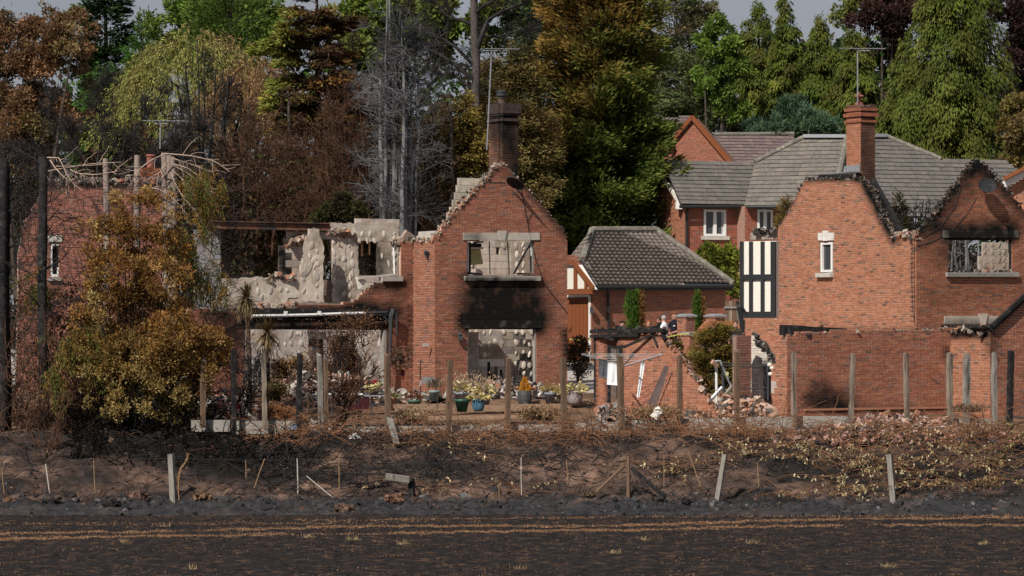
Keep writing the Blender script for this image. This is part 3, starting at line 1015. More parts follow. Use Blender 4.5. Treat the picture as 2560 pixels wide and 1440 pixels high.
# inside: block walls that stand behind the gable
A3w = A.back(3.0)
capI = [(1265, 850, 1275, 930, 16, .5), (1305, 850, 1330, 960, 22, .8), (1205, 870, 1250, 860, 22, .4), (1240, 610, 1280, 620, 12, .4)]
bw = blocks(house, A3w, [(1090, 1005), (1090, 590), (1120, 560), (1345, 560), (1372, 600), (1372, 1005)], [[(1240, 618), (1249, 618), (1249, 636), (1240, 636)]], caps=capI, n_single=220, pal=[(0.47, 0.40, 0.34), (0.42, 0.36, 0.31), (0.50, 0.43, 0.37)])
plaster(bw, A3w, [(1200, 990), (1198, 830), (1235, 824), (1255, 828), (1256, 992)], rgb=(.45, .40, .35), caps=[(1240, 850, 1245, 900, 12, .4)])
plaster(bw, A3w, [(1278, 700), (1276, 606), (1340, 604), (1340, 700)], rgb=(.42, .36, .30), caps=[(1290, 690, 1330, 690, 10, .5)])
plaster(bw, A3w, [(1200, 925), (1207, 885), (1214, 905), (1240, 908), (1250, 925)], rgb=(.68, .62, .55), t=.03)
dabs(bw, A3w.back(-.02), [(1180 + 0, y) for y in range(612, 690, 24)] + [(x, 612 + 3 * math.sin(x)) for x in (1258, 1290, 1307)] + [(x, y) for x in (1292, 1308) for y in (636, 662, 682)] + [(x + U(-3, 3), y + U(-4, 4)) for y in range(832, 960, 26) for x in (1176, 1192, 1210, 1224, 1240, 1262, 1288, 1308, 1326) if rng.random() < .85], rgb=(.68, .60, .5))
for (x0, y0, x1, y1), d, m_, nm in (((1171, 604, 1192, 684), .5, m_white, 'plasterboard'), ((1196, 606, 1240, 618), .9, m_char, 'cupboard_frame'), ((1192, 604, 1198, 684), .52, m_char, 'stud'), ((1265, 614, 1276, 684), 2.6, m_rust, 'stud')):
    MB().pbox(A, *A.rect(x0, y0, x1, y1), -d - .05, -d).build(nm, m_, house)
m_yel = surf('yellowed insulation board', (0.55, 0.50, 0.23), rough=.9, scale=6, amt=.2)
q = [A.pt(*A.uv(*p), -.8) for p in ((1197, 621), (1232, 617), (1240, 659), (1201, 662))]
MB().hexa(np.array(q), np.array(q) - A.N * .05).build('insulation_board', m_yel, house)
MB().pbox(A, *A.rect(1196, 617, 1233, 621), -.78, -.6).build('batten', m_cream, house)
# bright return wall seen through the doorway and hearth
Rw = Plane(0, 0, 1, FL, O=A.pt(A.uv(1172, 900)[0] - .15, 0, -1.2))
blocks(house, A.back(1.8), [(1172, 1000), (1172, 826), (1197, 826), (1197, 1000)], n_single=60, pal=[(0.5, 0.46, 0.42), (.44, .40, .36)])
dabs(house, A.back(1.79), [(x, y) for y in range(838, 960, 24) for x in (1176, 1190)])
hb = A.back(2.6)
for r_, m_, nm in (((1200, 898, 1256, 916), m_cream, 'mantel'), ((1200, 916, 1215, 975), m_stone, 'hearth_side'), ((1240, 916, 1256, 975), m_stone, 'hearth_side'), ((1215, 935, 1240, 975), m_char, 'firebox')):
    MB().pbox(hb, *hb.rect(*r_), -.1, .12).build(nm, m_, house)
for a, b in (((1300, 975), (1292, 925)), ((1322, 970), (1338, 900)), ((1262, 975), (1262, 905))):
    MB().beam(A.pt(*A.uv(*a), -1.0), A.pt(*A.uv(*b), -1.0), .09, .09).build('fallen_timber', m_woodg if a[0] == 1322 else m_char, house)
# inner leaf of blocks peeping out behind the left slope
Ai = A.back(0.34)
blocks(house, Ai, [(1100, 600), (1118, 545), (1135, 500), (1147, 447), (1178, 441), (1205, 441), (1222, 455), (1150, 540)], n_single=60, pal=[(0.42, 0.38, 0.31), (.38, .34, .28)])
verge(house, A, [(1093, 592), (1112, 566), (1140, 525), (1185, 480), (1222, 438), (1246, 412), (1262, 410)], 460, 0.048, GREYRUB, spread=.04)
verge(house, A, [(1262, 410), (1300, 448), (1345, 500), (1385, 545), (1408, 572), (1416, 588)], 160, 0.04, DARKRUB + [(0.4, .33, .3)], spread=.025)
verge(house, B, [(1033, 600), (1087, 598)], 60, 0.09, GREYRUB)
verge(house, Cp, [(985, 605), (1033, 602)], 40, 0.09, GREYRUB)
# lead lined gutter piece and tipped coping at the valley
MB().pbox(B, *B.rect(1042, 578, 1083, 600), -.6, -.05).build('valley_lining', m_stone, house)
MB().box(Cp.pt(*Cp.uv(1020, 592), -.1), (.28, .16, .34), .4, (.3, .5)).build('coping', m_pale, house)
MB().box(Cp.pt(*Cp.uv(1005, 600), -.1), (.2, .16, .2), .2, (.2, -.3)).build('coping', m_pale, house)
# chimney
cz = 113.6
Kf, Kl = Plane(1257, 0, cz, FA), Plane(1257, 0, cz, FL)
chim = thing('chimney', Kf.pt(.2, 8.0), 'soot blackened brick chimney stack with clay pot behind the middle gable', 'chimney')
capK = [(1215, 255, 1300, 290, 42, .8), (1262, 300, 1295, 430, 34, .85), (1225, 330, 1250, 400, 12, .3), (1230, 300, 1250, 330, 25, .6)]  # soot, and the right face's shade painted in with it
dkb = [(0.17, .085, .06), (.14, .075, .055), (.2, .095, .06)]
masonry(chim, Kf, [(1257, 470), (1257, 258), (1297, 258), (1297, 470)], caps=capK, pal=dkb, mortar=(.16, .12, .1), thick=.3)
masonry(chim, Kl, [(1222, 470), (1222, 258), (1257, 258), (1257, 470)], caps=capK, pal=dkb, mortar=(.16, .12, .1), thick=.3)
for y0, y1, d in ((258, 283, .06), (283, 288, .03), (296, 303, .06)):
    mb = MB()
    z0, z1 = Kf.uv(1270, y1)[1], Kf.uv(1270, y0)[1]
    uf, ul = Kf.uv(1297, 280)[0], Kl.uv(1222, 280)[0]
    c = [Kf.O, Kf.pt(uf, 0), Kf.pt(uf, 0) + Kl.e * ul, Kf.O + Kl.e * ul]
    cm = sum(c) / 4
    pts = [cm + (p - cm) * (1 + d / .35) for p in c]
    mb.hexa(np.array([p * A3(1, 1, 0) + A3(0, 0, z0) for p in pts]), np.array([p * A3(1, 1, 0) + A3(0, 0, z1) for p in pts]))
    mb.build('corbel', surf('sooted brick corbel', (.055, .04, .035), scale=9, amt=.4) if y0 == 258 else bpy.data.materials['sooted brick corbel'], chim)
ctop = cm * A3(1, 1, 0)
zt = Kf.uv(1270, 258)[1]
pm = surf('sooted clay pot', (.10, .07, .06), scale=8, amt=.3)
pt_ = MB().lathe(ctop + A3(-.08, 0, zt), [(.14, 0), (.12, .05), (.115, .17), (.14, .18), (.14, .2)]).build('chimney_pot', pm, chim, smooth=False)
MB().lathe(ctop + A3(-.08, 0, zt + .2), [(.10, 0), (.10, .04), (.15, .06), (.15, .16), (.17, .17), (.17, .2), (.1, .23)]).build('cowl', m_dark, pt_)
# left wing, upper floor: block pieces that still stand
C0 = Cp.back(0.05)
w = blocks(house, C0, [(556, 780), (556, 690), (700, 688), (745, 692), (745, 765), (690, 776)], n_single=80, pal=[(0.47, 0.41, 0.34), (.42, .35, .28), (.5, .44, .37)])
plaster(w, C0, [(560, 770), (558, 697), (640, 693), (745, 700), (747, 742), (720, 748), (700, 772), (640, 766)])
dabs(w, C0.back(-.018), [(645, 728), (677, 727), (702, 724), (718, 726), (655, 742), (640, 705), (720, 700)])
verge(w, C0, [(600, 770), (735, 764)], 90, .12, GREYRUB, depth=(-.1, .12))
verge(w, C0, [(668, 695), (700, 692), (742, 700)], 40, .1, GREYRUB, depth=(-.05, .1))
C1 = Cp.back(0.9)
w = blocks(house, C1, [(742, 757), (744, 700), (757, 650), (763, 600), (775, 578), (786, 572), (796, 578), (801, 600), (808, 612), (808, 757)], n_single=90, pal=[(0.5, 0.44, 0.37), (.46, .39, .33)], rag=.04)
plaster(w, C1, [(743, 755), (744, 700), (756, 650), (762, 600), (773, 578), (786, 570), (797, 578), (802, 600), (809, 612), (808, 755)], rgb=(.60, .52, .43), jit=1.2)
plaster(w, C1.back(-.02), [(752, 690), (785, 640), (790, 645), (760, 700)], rgb=(.66, .60, .52))
dabs(w, C1.back(-.018), [(792, 628), (792, 660), (785, 668), (791, 690), (792, 714), (792, 740), (765, 668), (774, 640), (758, 697), (760, 727), (779, 614)])
C2 = Cp.back(1.6)
w = blocks(house, C2, [(831, 757), (831, 600), (829, 580), (893, 580), (895, 640), (893, 700), (890, 757)], n_single=90, pal=[(0.47, 0.42, 0.36), (.43, .38, .33)])
plaster(w, C2, [(831, 755), (831, 600), (830, 578), (862, 582), (868, 756)], rgb=(.58, .51, .43), jit=1.2)
plaster(w, C2, [(871, 756), (868, 640), (872, 584), (894, 582), (895, 700), (891, 756)], rgb=(.54, .47, .40), jit=1.2)
dabs(w, C2.back(-.018), [(834 + 0, y) for y in range(606, 750, 24)] + [(846, 612), (846, 645), (846, 675), (847, 705), (860, 648), (860, 676), (872, 600), (873, 614), (873, 668), (875, 692), (873, 718), (873, 738), (880, 636), (881, 659), (881, 684), (880, 710), (860, 735)])
verge(w, C2, [(822, 582), (850, 580), (880, 584)], 70, .13, GREYRUB, depth=(-.1, .2))
C3 = Cp.back(3.4)
w = blocks(house, C3, [(690, 800), (697, 690), (697, 606), (720, 604), (716, 590), (724, 576), (820, 576), (820, 554), (1000, 556), (1000, 800)],
           [[(893, 608), (943, 608), (943, 684), (893, 684)], [(806, 604), (832, 604), (832, 700), (806, 700)]], n_single=200, pal=GREYB, caps=[(705, 610, 705, 690, 18, .9), (790, 730, 830, 745, 30, .4), (940, 620, 945, 690, 8, .8)])
plaster(w, C3, [(822, 574), (822, 556), (996, 558), (996, 600), (945, 604), (892, 604), (870, 578)], rgb=(.50, .44, .37))
plaster(w, C3, [(946, 690), (947, 606), (985, 602), (988, 690)], rgb=(.46, .40, .33), caps=[(948, 620, 948, 690, 7, .8)])
dabs(w, C3.back(-.018), [(x, 585) for x in (905, 925, 960, 985)] + [(x, 602) for x in (898, 918, 936)] + [(985, y) for y in range(595, 690, 20)] + [(955, 640), (972, 660)])
verge(w, C3, [(720, 604), (740, 598), (760, 600)], 60, .13, GREYRUB, depth=(-.1, .2))
# low blocks in the gap behind the back wall opening
MB().pbox(C2, *C2.rect(808, 700, 832, 757), -.1, 0).build('block_infill', surf('scorched block', (.2, .14, .11), scale=6, amt=.3), house)
# left stub pier carrying the steel beam, and the beam itself
w = blocks(house, C3, [(486, 800), (486, 572), (553, 570), (553, 800)], n_single=60, pal=[(0.30, 0.29, 0.29), (.26, .26, .26)])
bm = thing('steel_beam', C3.pt(*C3.uv(670, 565)), 'long rusted steel beam spanning the roofless left wing', 'beam')
for (y0, y1, d0, d1) in ((555, 557.5, -.05, .14), (572, 574.5, -.05, .14), (557, 573, .02, .06)):
    MB().pbox(C3, *C3.rect(523, y0, 819, y1), d0 + .1, d1 + .1).build({555: 'flange', 572: 'flange', 557: 'web'}[y0], m_rust, bm)
# sill scrap and white frame at the broken window end
stone_piece(house, Cp, [(953, 691), (1004, 691), (1004, 703), (953, 703)], -.15, .1, 'sill', rgb=(.34, .31, .28), n=1)
MB().beam(Cp.pt(*Cp.uv(987, 610), -.1), Cp.pt(*Cp.uv(990, 688), -.1), .05, .05).build('window_frame', m_white, house)
MB().beam(Cp.pt(*Cp.uv(895, 697), -.05), Cp.pt(*Cp.uv(990, 686), -.15), .2, .05).build('window_board', m_stone, house)
q = [Cp.pt(*Cp.uv(*p), -.05) for p in ((893, 692), (918, 700), (912, 714), (900, 722))]
MB().hexa(np.array(q), np.array(q) - Cp.N * .08).build('torn_lining', m_cream, house)
# black fascia, bent gutter rail, downpipe
MB().beam(Cp.pt(*Cp.uv(590, 778), .12), Cp.pt(*Cp.uv(966, 782), .06), .05, .2).build('fascia', m_char, house)
gu = MB().tube([Cp.pt(*Cp.uv(x, y), .22) for x, y in ((622, 790), (700, 789), (780, 787), (850, 784), (905, 783))], .05, 6).build('gutter', m_white, house)
for x in (706, 790):
    MB().box(Cp.pt(*Cp.uv(x, 783), .22), (.1, .08, .12), .3).build('bracket', m_white, gu)
MB().tube([Cp.pt(*Cp.uv(905, 783), .22), Cp.pt(*Cp.uv(960, 781), .2)], .045, 6).build('gutter', m_dark, house)
MB().tube([Cp.pt(*Cp.uv(x, y), .25) for x, y in ((962, 990), (963, 930), (966, 870), (967, 820), (968, 790), (973, 776), (980, 780), (982, 800), (982, 840))], [.05, .05, .05, .06, .08, .09, .07, .04, .02], 7).build('downpipe', m_dark, house)
MB().tube([Cp.pt(*Cp.uv(x, y), .25) for x, y in ((950, 792), (958, 800), (966, 812))], .03, 5).build('downpipe', m_dark, house)
for a in ((612, 824, 618, 990), (960, 824, 967, 985)):
    MB().pbox(Cp, *Cp.rect(*a), -.24, -.02).build('reveal', m_conc, house)
MB().beam(Cp.pt(*Cp.uv(912, 824), -.1), Cp.pt(*Cp.uv(962, 822), -.1), .04, .04).build('door_frame', m_white, house)
# ground floor: back and side walls of blocks, charred fittings
C4 = Cp.back(3.3)
w = blocks(house, C4, [(600, 1000), (600, 812), (975, 812), (975, 1000)], [[(800, 850), (822, 850), (822, 905), (800, 905)]], n_single=200, pal=[(0.44, 0.38, 0.35), (.40, .34, .32), (.48, .42, .39)], caps=[(780, 850, 880, 930, 42, .9), (790, 930, 880, 930, 40, .8), (660, 960, 760, 960, 22, .6), (940, 830, 950, 840, 16, .6)])
plaster(w, C4, [(612, 940), (612, 820), (690, 816), (768, 822), (772, 900), (750, 938)], rgb=(.50, .44, .41))
plaster(w, C4, [(896, 950), (890, 830), (930, 820), (972, 824), (972, 950)], rgb=(.58, .52, .48))
dabs(w, C4.back(-.018), [(x + U(-3, 3), y + U(-4, 4)) for x in (632, 692, 712, 725, 745, 752, 905, 925, 942, 952) for y in range(834, 945, 24) if rng.random() < .75], rgb=(.58, .52, .46))
for r_, m_, nm, d in (((812, 848, 838, 905), m_metal, 'boiler', 3.0), ((822, 846, 830, 905), m_pale, 'pipe_boxing', 2.9), ((800, 905, 860, 950), m_char, 'burnt_cupboard', 2.9), ((842, 840, 868, 910), m_char, 'burnt_cupboard', 3.0)):
    pl_ = Cp.back(d)
    MB().pbox(pl_, *pl_.rect(*r_), -.1, .1).build(nm, m_, house)
# ---------------------------------------------------------------- burnt house on the right
Fc, Fk = Plane(2291, 0, 112.0, FA), Plane(2291, 0, 112.0, FL)
DARK2 = [(.03, .028, .027), (.055, .048, .042), (.10, .08, .065), (.02, .019, .018)]
rh = thing('burnt_house', Fc.pt(0, 2.8), 'burnt out brick house at right with half-timbered panel and two broken gables', 'house', 'burnt out houses')
capF = [(2155, 447, 2235, 600, 13, .95), (2012, 447, 2155, 447, 9, .8), (1950, 560, 2010, 450, 6, .5), (1968, 826, 2290, 826, 10, .35), (2282, 600, 2283, 800, 4, .5)]
wF = masonry(rh, Fk, [(1862, 1010), (1862, 796), (1941, 796), (1944, 572), (2012, 449), (2155, 449), (2232, 597), (2291, 597), (2291, 1010)],
             [[(2050, 604), (2082, 604), (2082, 692), (2050, 692)]], caps=capF, pal=ORANGE, mortar=(.56, .40, .30), n_single=300, rag=.04, dark=.10)  # sunlit flank: same house brick in a lighter palette than the facade
# the patterned dark headers below the little window
capG = [(2300, 572, 2446, 402, 19, .85), (2446, 402, 2600, 560, 24, .85), (2446, 400, 2446, 425, 30, .6), (2385, 580, 2530, 568, 30, .75), (2330, 560, 2420, 470, 26, .5), (2360, 640, 2366, 640, 34, .55), (2370, 590, 2530, 590, 22, .8), (2300, 610, 2350, 560, 24, .5), (2330, 740, 2560, 720, 40, .22)]
wG = masonry(rh, Fc, [(2291, 1010), (2291, 597), (2298, 580), (2430, 412), (2446, 400), (2462, 412), (2590, 560), (2640, 620), (2640, 1010)],
             [[(2371, 596), (2531, 596), (2531, 684), (2371, 684)]], caps=capG, n_single=0, rag=.05, dark=.11, pal=[(.28, .105, .06), (.25, .095, .055), (.30, .12, .065)])
for line, n_ in (([(2156, 448), (2180, 480), (2205, 540), (2232, 597)], 170), ([(2300, 592), (2340, 530), (2390, 465), (2430, 412)], 300), ([(2425, 415), (2446, 400), (2470, 415)], 40), ([(2470, 415), (2520, 470), (2590, 560)], 110)):
    verge(rh, Fk if line[0][0] < 2290 else Fc, line, n_, .048, DARK2 + ([(.2, .16, .13)] if line[0][0] < 2400 else []), spread=.045)
verge(rh, Fk, [(1946, 570), (2010, 452)], 60, .05, DARKRUB + [(.3, .14, .08)], spread=.03)
verge(rh, Fk, [(2012, 446), (2155, 444)], 140, .045, DARK2, spread=.03)
MB().beam(Fk.pt(*Fk.uv(2040, 440), -.15), Fk.pt(*Fk.uv(2120, 438), -.15), .12, .1).build('charred_beam', m_char, rh)
for a, b in (((2160, 450), (2200, 520)), ((2190, 500), (2238, 592))):
    MB().beam(Fk.pt(*Fk.uv(*a), -.3), Fk.pt(*Fk.uv(*b), -.3), .16, .2).build('charred_rafter', m_char, rh)
# parapet scrap between the gables
blocks(rh, Fk.back(.15), [(2236, 600), (2236, 572), (2294, 572), (2294, 600)], n_single=20, pal=[(.36, .32, .28), (.42, .38, .33)])
verge(rh, Fk, [(2234, 590), (2292, 588)], 60, .1, GREYRUB, depth=(-.1, .1))
# small white window on the flank
win = thing('window', Fk.pt(*Fk.uv(2066, 690)), 'small white framed window under a stepped white stone head', 'window')
for o_ in (win,):
    for k_ in ('label', 'category'):
        del o_[k_]
win.parent = rh
win.matrix_parent_inverse = Matrix.Translation(-Vector(rh.location))
u0, u1, v0, v1 = Fk.rect(2051, 606, 2081, 680)
fr = MB()
for a in ((u0, u0 + .1, v0, v1), (u1 - .1, u1, v0, v1), (u0 + .1, u1 - .1, v0, v0 + .07), (u0 + .1, u1 - .1, v1 - .07, v1)):
    fr.pbox(Fk, *a, -.12, .0)
fr.build('frame', m_white, win)
MB().pbox(Fk, u0 + .1, u1 - .1, v0 + .07, v1 - .07, -.09, -.07).build('pane', m_glass, win)
MB().pbox(Fk, u0 - .02, u1 + .02, v0 - .12, v0 - .02, -.12, -.03).build('frame_base', m_white, win)
stone_piece(win, Fk, [(2047, 582), (2086, 582), (2086, 601), (2047, 601)], -.1, .04, 'lintel', rgb=(.6, .58, .54), n=2)
stone_piece(win, Fk, [(2060, 577), (2073, 577), (2072, 602), (2061, 602)], -.1, .07, 'keystone', rgb=(.62, .6, .56), n=1)
stone_piece(win, Fk, [(2046, 683), (2084, 683), (2084, 693), (2046, 693)], -.1, .13, 'sill', rgb=(.45, .43, .39), n=1)
# big burnt window of the facade
stone_piece(rh, Fc, [(2357, 576), (2545, 576), (2545, 594), (2357, 594)], -.1, .03, 'lintel', caps=[(2385, 585, 2525, 585, 30, .85), (2390, 575, 2520, 580, 40, .5)], rgb=(.36, .33, .29))
stone_piece(rh, Fc, [(2364, 681), (2542, 681), (2542, 692), (2364, 692)], -.15, .12, 'sill', caps=[(2370, 688, 2540, 690, 9, .4)], rgb=(.36, .34, .31))
wf = MB()
for a, b in (((2372, 598), (2372, 682)), ((2372, 598), (2530, 597)), ((2530, 598), (2529, 682)), ((2372, 680), (2420, 678))):
    wf.beam(Fc.pt(*Fc.uv(*a), -.1), Fc.pt(*Fc.uv(*b), -.1), .07, .07)
wf.build('window_frame', m_char, rh)
Gi = Fc.back(2.6)
w = blocks(rh, Gi, [(2447, 760), (2447, 632), (2457, 632), (2457, 614), (2467, 614), (2467, 600), (2570, 600), (2570, 760)], n_single=80, pal=[(.37, .31, .25), (.34, .28, .23)])
dabs(w, Gi, [(x, y) for x in (2462, 2480, 2498, 2510) for y in (612, 630, 648, 664) if rng.random() < .6], rgb=(.42, .36, .30))
MB().pbox(Gi, *Gi.rect(2512, 598, 2532, 690), .5, .6).build('dark_box', m_char, rh)
verge(rh, Fc, [(2372, 681), (2531, 681)], 90, .07, GREYRUB + DARKRUB, depth=(-.2, .05))
# lower window head and charred porch roof
stone_piece(rh, Fc, [(2360, 790), (2500, 790), (2490, 810), (2360, 810)], -.1, .05, 'lintel', caps=[(2365, 808, 2480, 806, 10, .6)], rgb=(.42, .37, .31))
stone_piece(rh, Fc, [(2444, 784), (2466, 784), (2460, 812), (2450, 812)], -.1, .09, 'keystone', rgb=(.42, .37, .31), n=1)
# half-timbered panel
pn = thing('timber_panel', Fk.pt(*Fk.uv(1895, 790)), 'x', 'x')
for k_ in ('label', 'category'):
    del pn[k_]
pn.parent = rh
pn.matrix_parent_inverse = Matrix.Translation(-Vector(rh.location))
Pp = Plane(1940, 0, 113.5, FL + 28)
MB().pbox(Pp, *Pp.rect(1850, 603, 1940, 795), -.2, -.03).build('panel_core', m_cream, pn)
for r_ in ((1851, 604, 1859, 795), (1874, 604, 1882, 795), (1903, 604, 1911, 795), (1928, 604, 1940, 795)):
    MB().pbox(Pp, *Pp.rect(*r_), -.02, .05).build('timber', m_black, pn)
for r_ in ((1859, 686, 1928, 699), (1859, 779, 1928, 795)):
    MB().pbox(Pp, *Pp.rect(*r_), -.02, .045).build('timber', m_black, pn)
blocks(rh, Pp.back(.1), [(1876, 603), (1876, 578), (1942, 578), (1942, 603)], n_single=20, pal=[(.28, .24, .21), (.33, .28, .24)])
verge(rh, Pp, [(1886, 577), (1940, 574)], 40, .08, DARKRUB, depth=(-.1, .1))
# chimney of the right house with antenna
cz2 = 116.0
Kf, Kl = Plane(2152, 0, cz2, FA), Plane(2152, 0, cz2, FL)
ch2 = thing('chimney', Kf.pt(.2, 8.0), 'red brick chimney stack with terracotta pot and tall antenna pole above it', 'chimney')
capK = [(2155, 350, 2200, 520, 30, .55), (2160, 262, 2190, 300, 26, .55), (2120, 262, 2150, 275, 14, .5)]  # right-face capsules darken the stack's shaded side along with soot
masonry(ch2, Kf, [(2152, 520), (2152, 264), (2189, 264), (2189, 520)], caps=capK, pal=[(.2, .09, .06), (.16, .08, .055)], mortar=(.2, .14, .11), thick=.3)  # shaded face of the stack: darker brick and mortar colours
masonry(ch2, Kl, [(2115, 430), (2115, 264), (2152, 264), (2152, 430)], caps=[(2118, 264, 2150, 268, 12, .6)], pal=ORANGE, mortar=(.4, .25, .18), thick=.3)  # sunlit face of the same stack, painted lighter
for y0, y1, d in ((270, 277, .05), (282, 291, .07), (300, 306, .05)):
    z0, z1 = Kf.uv(2170, y1)[1], Kf.uv(2170, y0)[1]
    uf, ul = Kf.uv(2189, 280)[0], Kl.uv(2115, 280)[0]
    c = [Kf.O, Kf.pt(uf, 0), Kf.pt(uf, 0) + Kl.e * ul, Kf.O + Kl.e * ul]
    cm = sum(c) / 4
    pts = [cm + (p - cm) * (1 + d / .36) for p in c]
    MB().hexa(np.array([p * A3(1, 1, 0) + A3(0, 0, z0) for p in pts]), np.array([p * A3(1, 1, 0) + A3(0, 0, z1) for p in pts])).build('corbel', surf('red brick corbel', (.24, .09, .055), scale=9, amt=.35) if y0 == 270 else bpy.data.materials['red brick corbel'], ch2)
zt = Kf.uv(2170, 264)[1]
m_terra = surf('terracotta', (.26, .10, .075), scale=8, amt=.2)
cc = cm * A3(1, 1, 0) + A3(-.05, 0, zt)
p_ = MB().lathe(cc, [(.15, 0), (.13, .06), (.125, .15), (.15, .16)]).build('chimney_pot', m_terra, ch2)
MB().lathe(cc + A3(0, 0, .3), [(.16, 0), (.17, .03), (.05, .1), (.03, .16)]).build('cowl', m_terra, p_)
MB().lathe(cc + A3(0, 0, .14), [(.05, 0), (.05, .18)], 8).build('flue', m_terra, p_)
MB().hexa(np.array([Kl.pt(*Kl.uv(*p), .02) for p in ((2114, 415), (2152, 411), (2152, 430), (2110, 434))]), np.array([Kl.pt(*Kl.uv(*p), .05) for p in ((2114, 415), (2152, 411), (2152, 430), (2110, 434))])).build('lead_flashing', m_metal, ch2)
# broken-off pent roof edge below chimney flank
MB().beam(Kl.pt(*Kl.uv(2110, 436), .3), Kl.pt(*Kl.uv(2158, 430), .3), .5, .03).build('lead_flashing', m_metal, ch2)
# ---- single-storey garage wing in front
H = Plane(1968, 0, 102.0, FA)
Hk = Plane(1968, 0, 102.0, FL)
gw = thing('burnt_garage', H.pt(2, 2.2), 'roofless single-storey brick garage wing with charred wall plate in front of right house', 'garage')
capH = [(2050, 980, 2110, 1010, 34, .8), (2020, 1000, 2060, 1010, 20, .6), (2180, 1030, 2300, 1034, 9, .6), (2366, 870, 2374, 900, 9, .8), (2010, 1015, 2370, 1022, 8, .3)]
masonry(gw, H, [(1968, 1080), (1968, 838), (1989, 838), (1989, 829), (2375, 823), (2375, 1080)], caps=capH, n_single=300, dark=.09)
masonry(gw, Hk, [(1905, 1080), (1930, 1010), (1928, 985), (1944, 960), (1938, 930), (1952, 915), (1940, 893), (1950, 880), (1932, 868), (1946, 848), (1968, 838), (1968, 1080)], pal=ORANGE, mortar=(.56, .40, .30), rag=.14)
ptR = H.hit(2375, 900)
Lk = Plane(0, 0, 1, FL, O=ptR)
masonry(gw, Lk, [(2375, 1060), (2375, 832), (2476, 832), (2476, 1060)], pal=ORANGE, mortar=(.56, .40, .30), caps=[(2380, 838, 2470, 834, 12, .8), (2465, 840, 2476, 880, 12, .5)], dark=.1)
ptM = Lk.hit(2476, 900)
Mf = Plane(0, 0, 1, FA, O=ptM)
masonry(gw, Mf, [(2476, 1070), (2476, 826), (2560, 748), (2700, 620), (2700, 1070)], caps=[(2478, 835, 2482, 900, 18, .6), (2480, 822, 2600, 712, 8, .6)], dark=.1)
verge(gw, H, [(1968, 836), (2375, 821)], 70, .05, DARKRUB + GREYRUB[:2], spread=.02)
q = [(1962, 838), (1962, 812), (1990, 812), (2040, 818), (2110, 819), (2112, 822), (1992, 828), (1990, 836)]
MB().prism(H, H.poly([(1963, 838), (1963, 812), (1990, 813), (2040, 817), (2120, 821), (2120, 825), (1990, 829)]), -.3, -.06).build('charred_wall_plate', m_char, gw)
MB().beam(Lk.pt(*Lk.uv(2336, 815), -.4), Lk.pt(*Lk.uv(2474, 818), .1), .3, .07).build('charred_wall_plate', m_char, gw)
verge(gw, Lk, [(2380, 828), (2470, 824)], 90, .1, DARKRUB + GREYRUB, depth=(-.2, .1))
for i, (d, hgt) in enumerate(((.04, .16), (.12, .10))):
    MB().beam(Mf.pt(*Mf.uv(2472, 824 - i * 8), d), Mf.pt(*Mf.uv(2640, 668 - i * 8), d), .12, hgt).build('bargeboard', m_char, gw)
stone_piece(gw, Lk, [(2376, 1040), (2476, 1040), (2476, 1050), (2376, 1050)], -.05, .05, 'plinth', rgb=(.3, .12, .08), n=1)
stone_piece(gw, H, [(2010, 1022), (2374, 1016), (2374, 1021), (2010, 1027)], -.05, .04, 'plinth', rgb=(.36, .17, .11), n=1)
# lone pier and limewashed return beside the breach
Vp = Plane(1842, 0, 104.5, FA)
pier = masonry(gw, Vp, [(1842, 1060), (1842, 838), (1878, 836), (1878, 1060)], n_single=60, pal=[(.24, .115, .085), (.22, .11, .085)], mortar=(.27, .18, .15), thick=.25)
Vw = Plane(1878, 0, 105.6, -38)
WHT = [(.60, .55, .48), (.54, .49, .43), (.64, .60, .54)]
masonry(gw, Vw, [(1878, 1060), (1878, 836), (1884, 836), (1895, 850), (1905, 862), (1912, 868), (1920, 880), (1930, 893), (1930, 912), (1896, 912), (1902, 1060)], pal=WHT, mortar=(.5, .46, .4), caps=[(1892, 836, 1934, 895, 5, .9), (1905, 905, 1930, 905, 8, .7)], dark=0, rag=.05, name='limewashed_wall')
MB().pbox(Plane(1895, 0, 106.4, 20), 0, .42, 2.6, 4.0, -.1, 0).build('dark_box', m_char, gw)  # dark box standing in for the shaded hole in the breach
verge(gw, Vw, [(1886, 836), (1905, 860), (1932, 895)], 40, .08, DARKRUB, depth=(-.1, .1))
# ---------------------------------------------------------------- garage on the drive
TGREY = [(0.178, 0.147, 0.128), (0.165, 0.14, 0.124), (0.19, 0.157, 0.135), (0.155, 0.133, 0.12)]
G1, G2 = Plane(1480, 0, 133.0, FA), Plane(1480, 0, 133.0, FL)
ga = thing('garage', G1.pt(2, 3.7), 'intact red brick garage with grey pantiled roof and brown arched door', 'garage')
DULL = [(.25, .095, .06), (.22, .09, .058), (.27, .105, .065)]
masonry(ga, G1, [(1480, 930), (1480, 716), (1815, 716), (1815, 930)], n_single=200, pal=DULL, mortar=(.36, .24, .19), dark=.16)
masonry(ga, G2, [(1380, 930), (1380, 640), (1440, 640), (1480, 716), (1480, 930)], [[(1415, 736), (1476, 736), (1476, 905), (1415, 905)]], pal=DULL, mortar=(.36, .24, .19), dark=.12)
eO = G1.pt(0, 0, .36)
z_e = CZ + (HZ - 714) * 133.3 / F
RP = Plane(0, 0, 1, FA, 39, O=A3(eO[0], eO[1], z_e))
r_front = [(1490, 714), (1832, 712), (1640, 578), (1479, 578), (1455, 652)]
tile_roof(ga, RP, r_front, 0.215, 0.205, 'pan', TGREY, n_single=300)
ridgeP = [RP.pt(*RP.uv(*p), .05) for p in ((1479, 577), (1640, 577))]
ridge_caps(ga, ridgeP, .13)
ridge_caps(ga, [ridgeP[0], RP.pt(*RP.uv(1455, 652), .06)], .13)
ridge_caps(ga, [ridgeP[1], RP.pt(*RP.uv(1832, 711), .05)], .12)
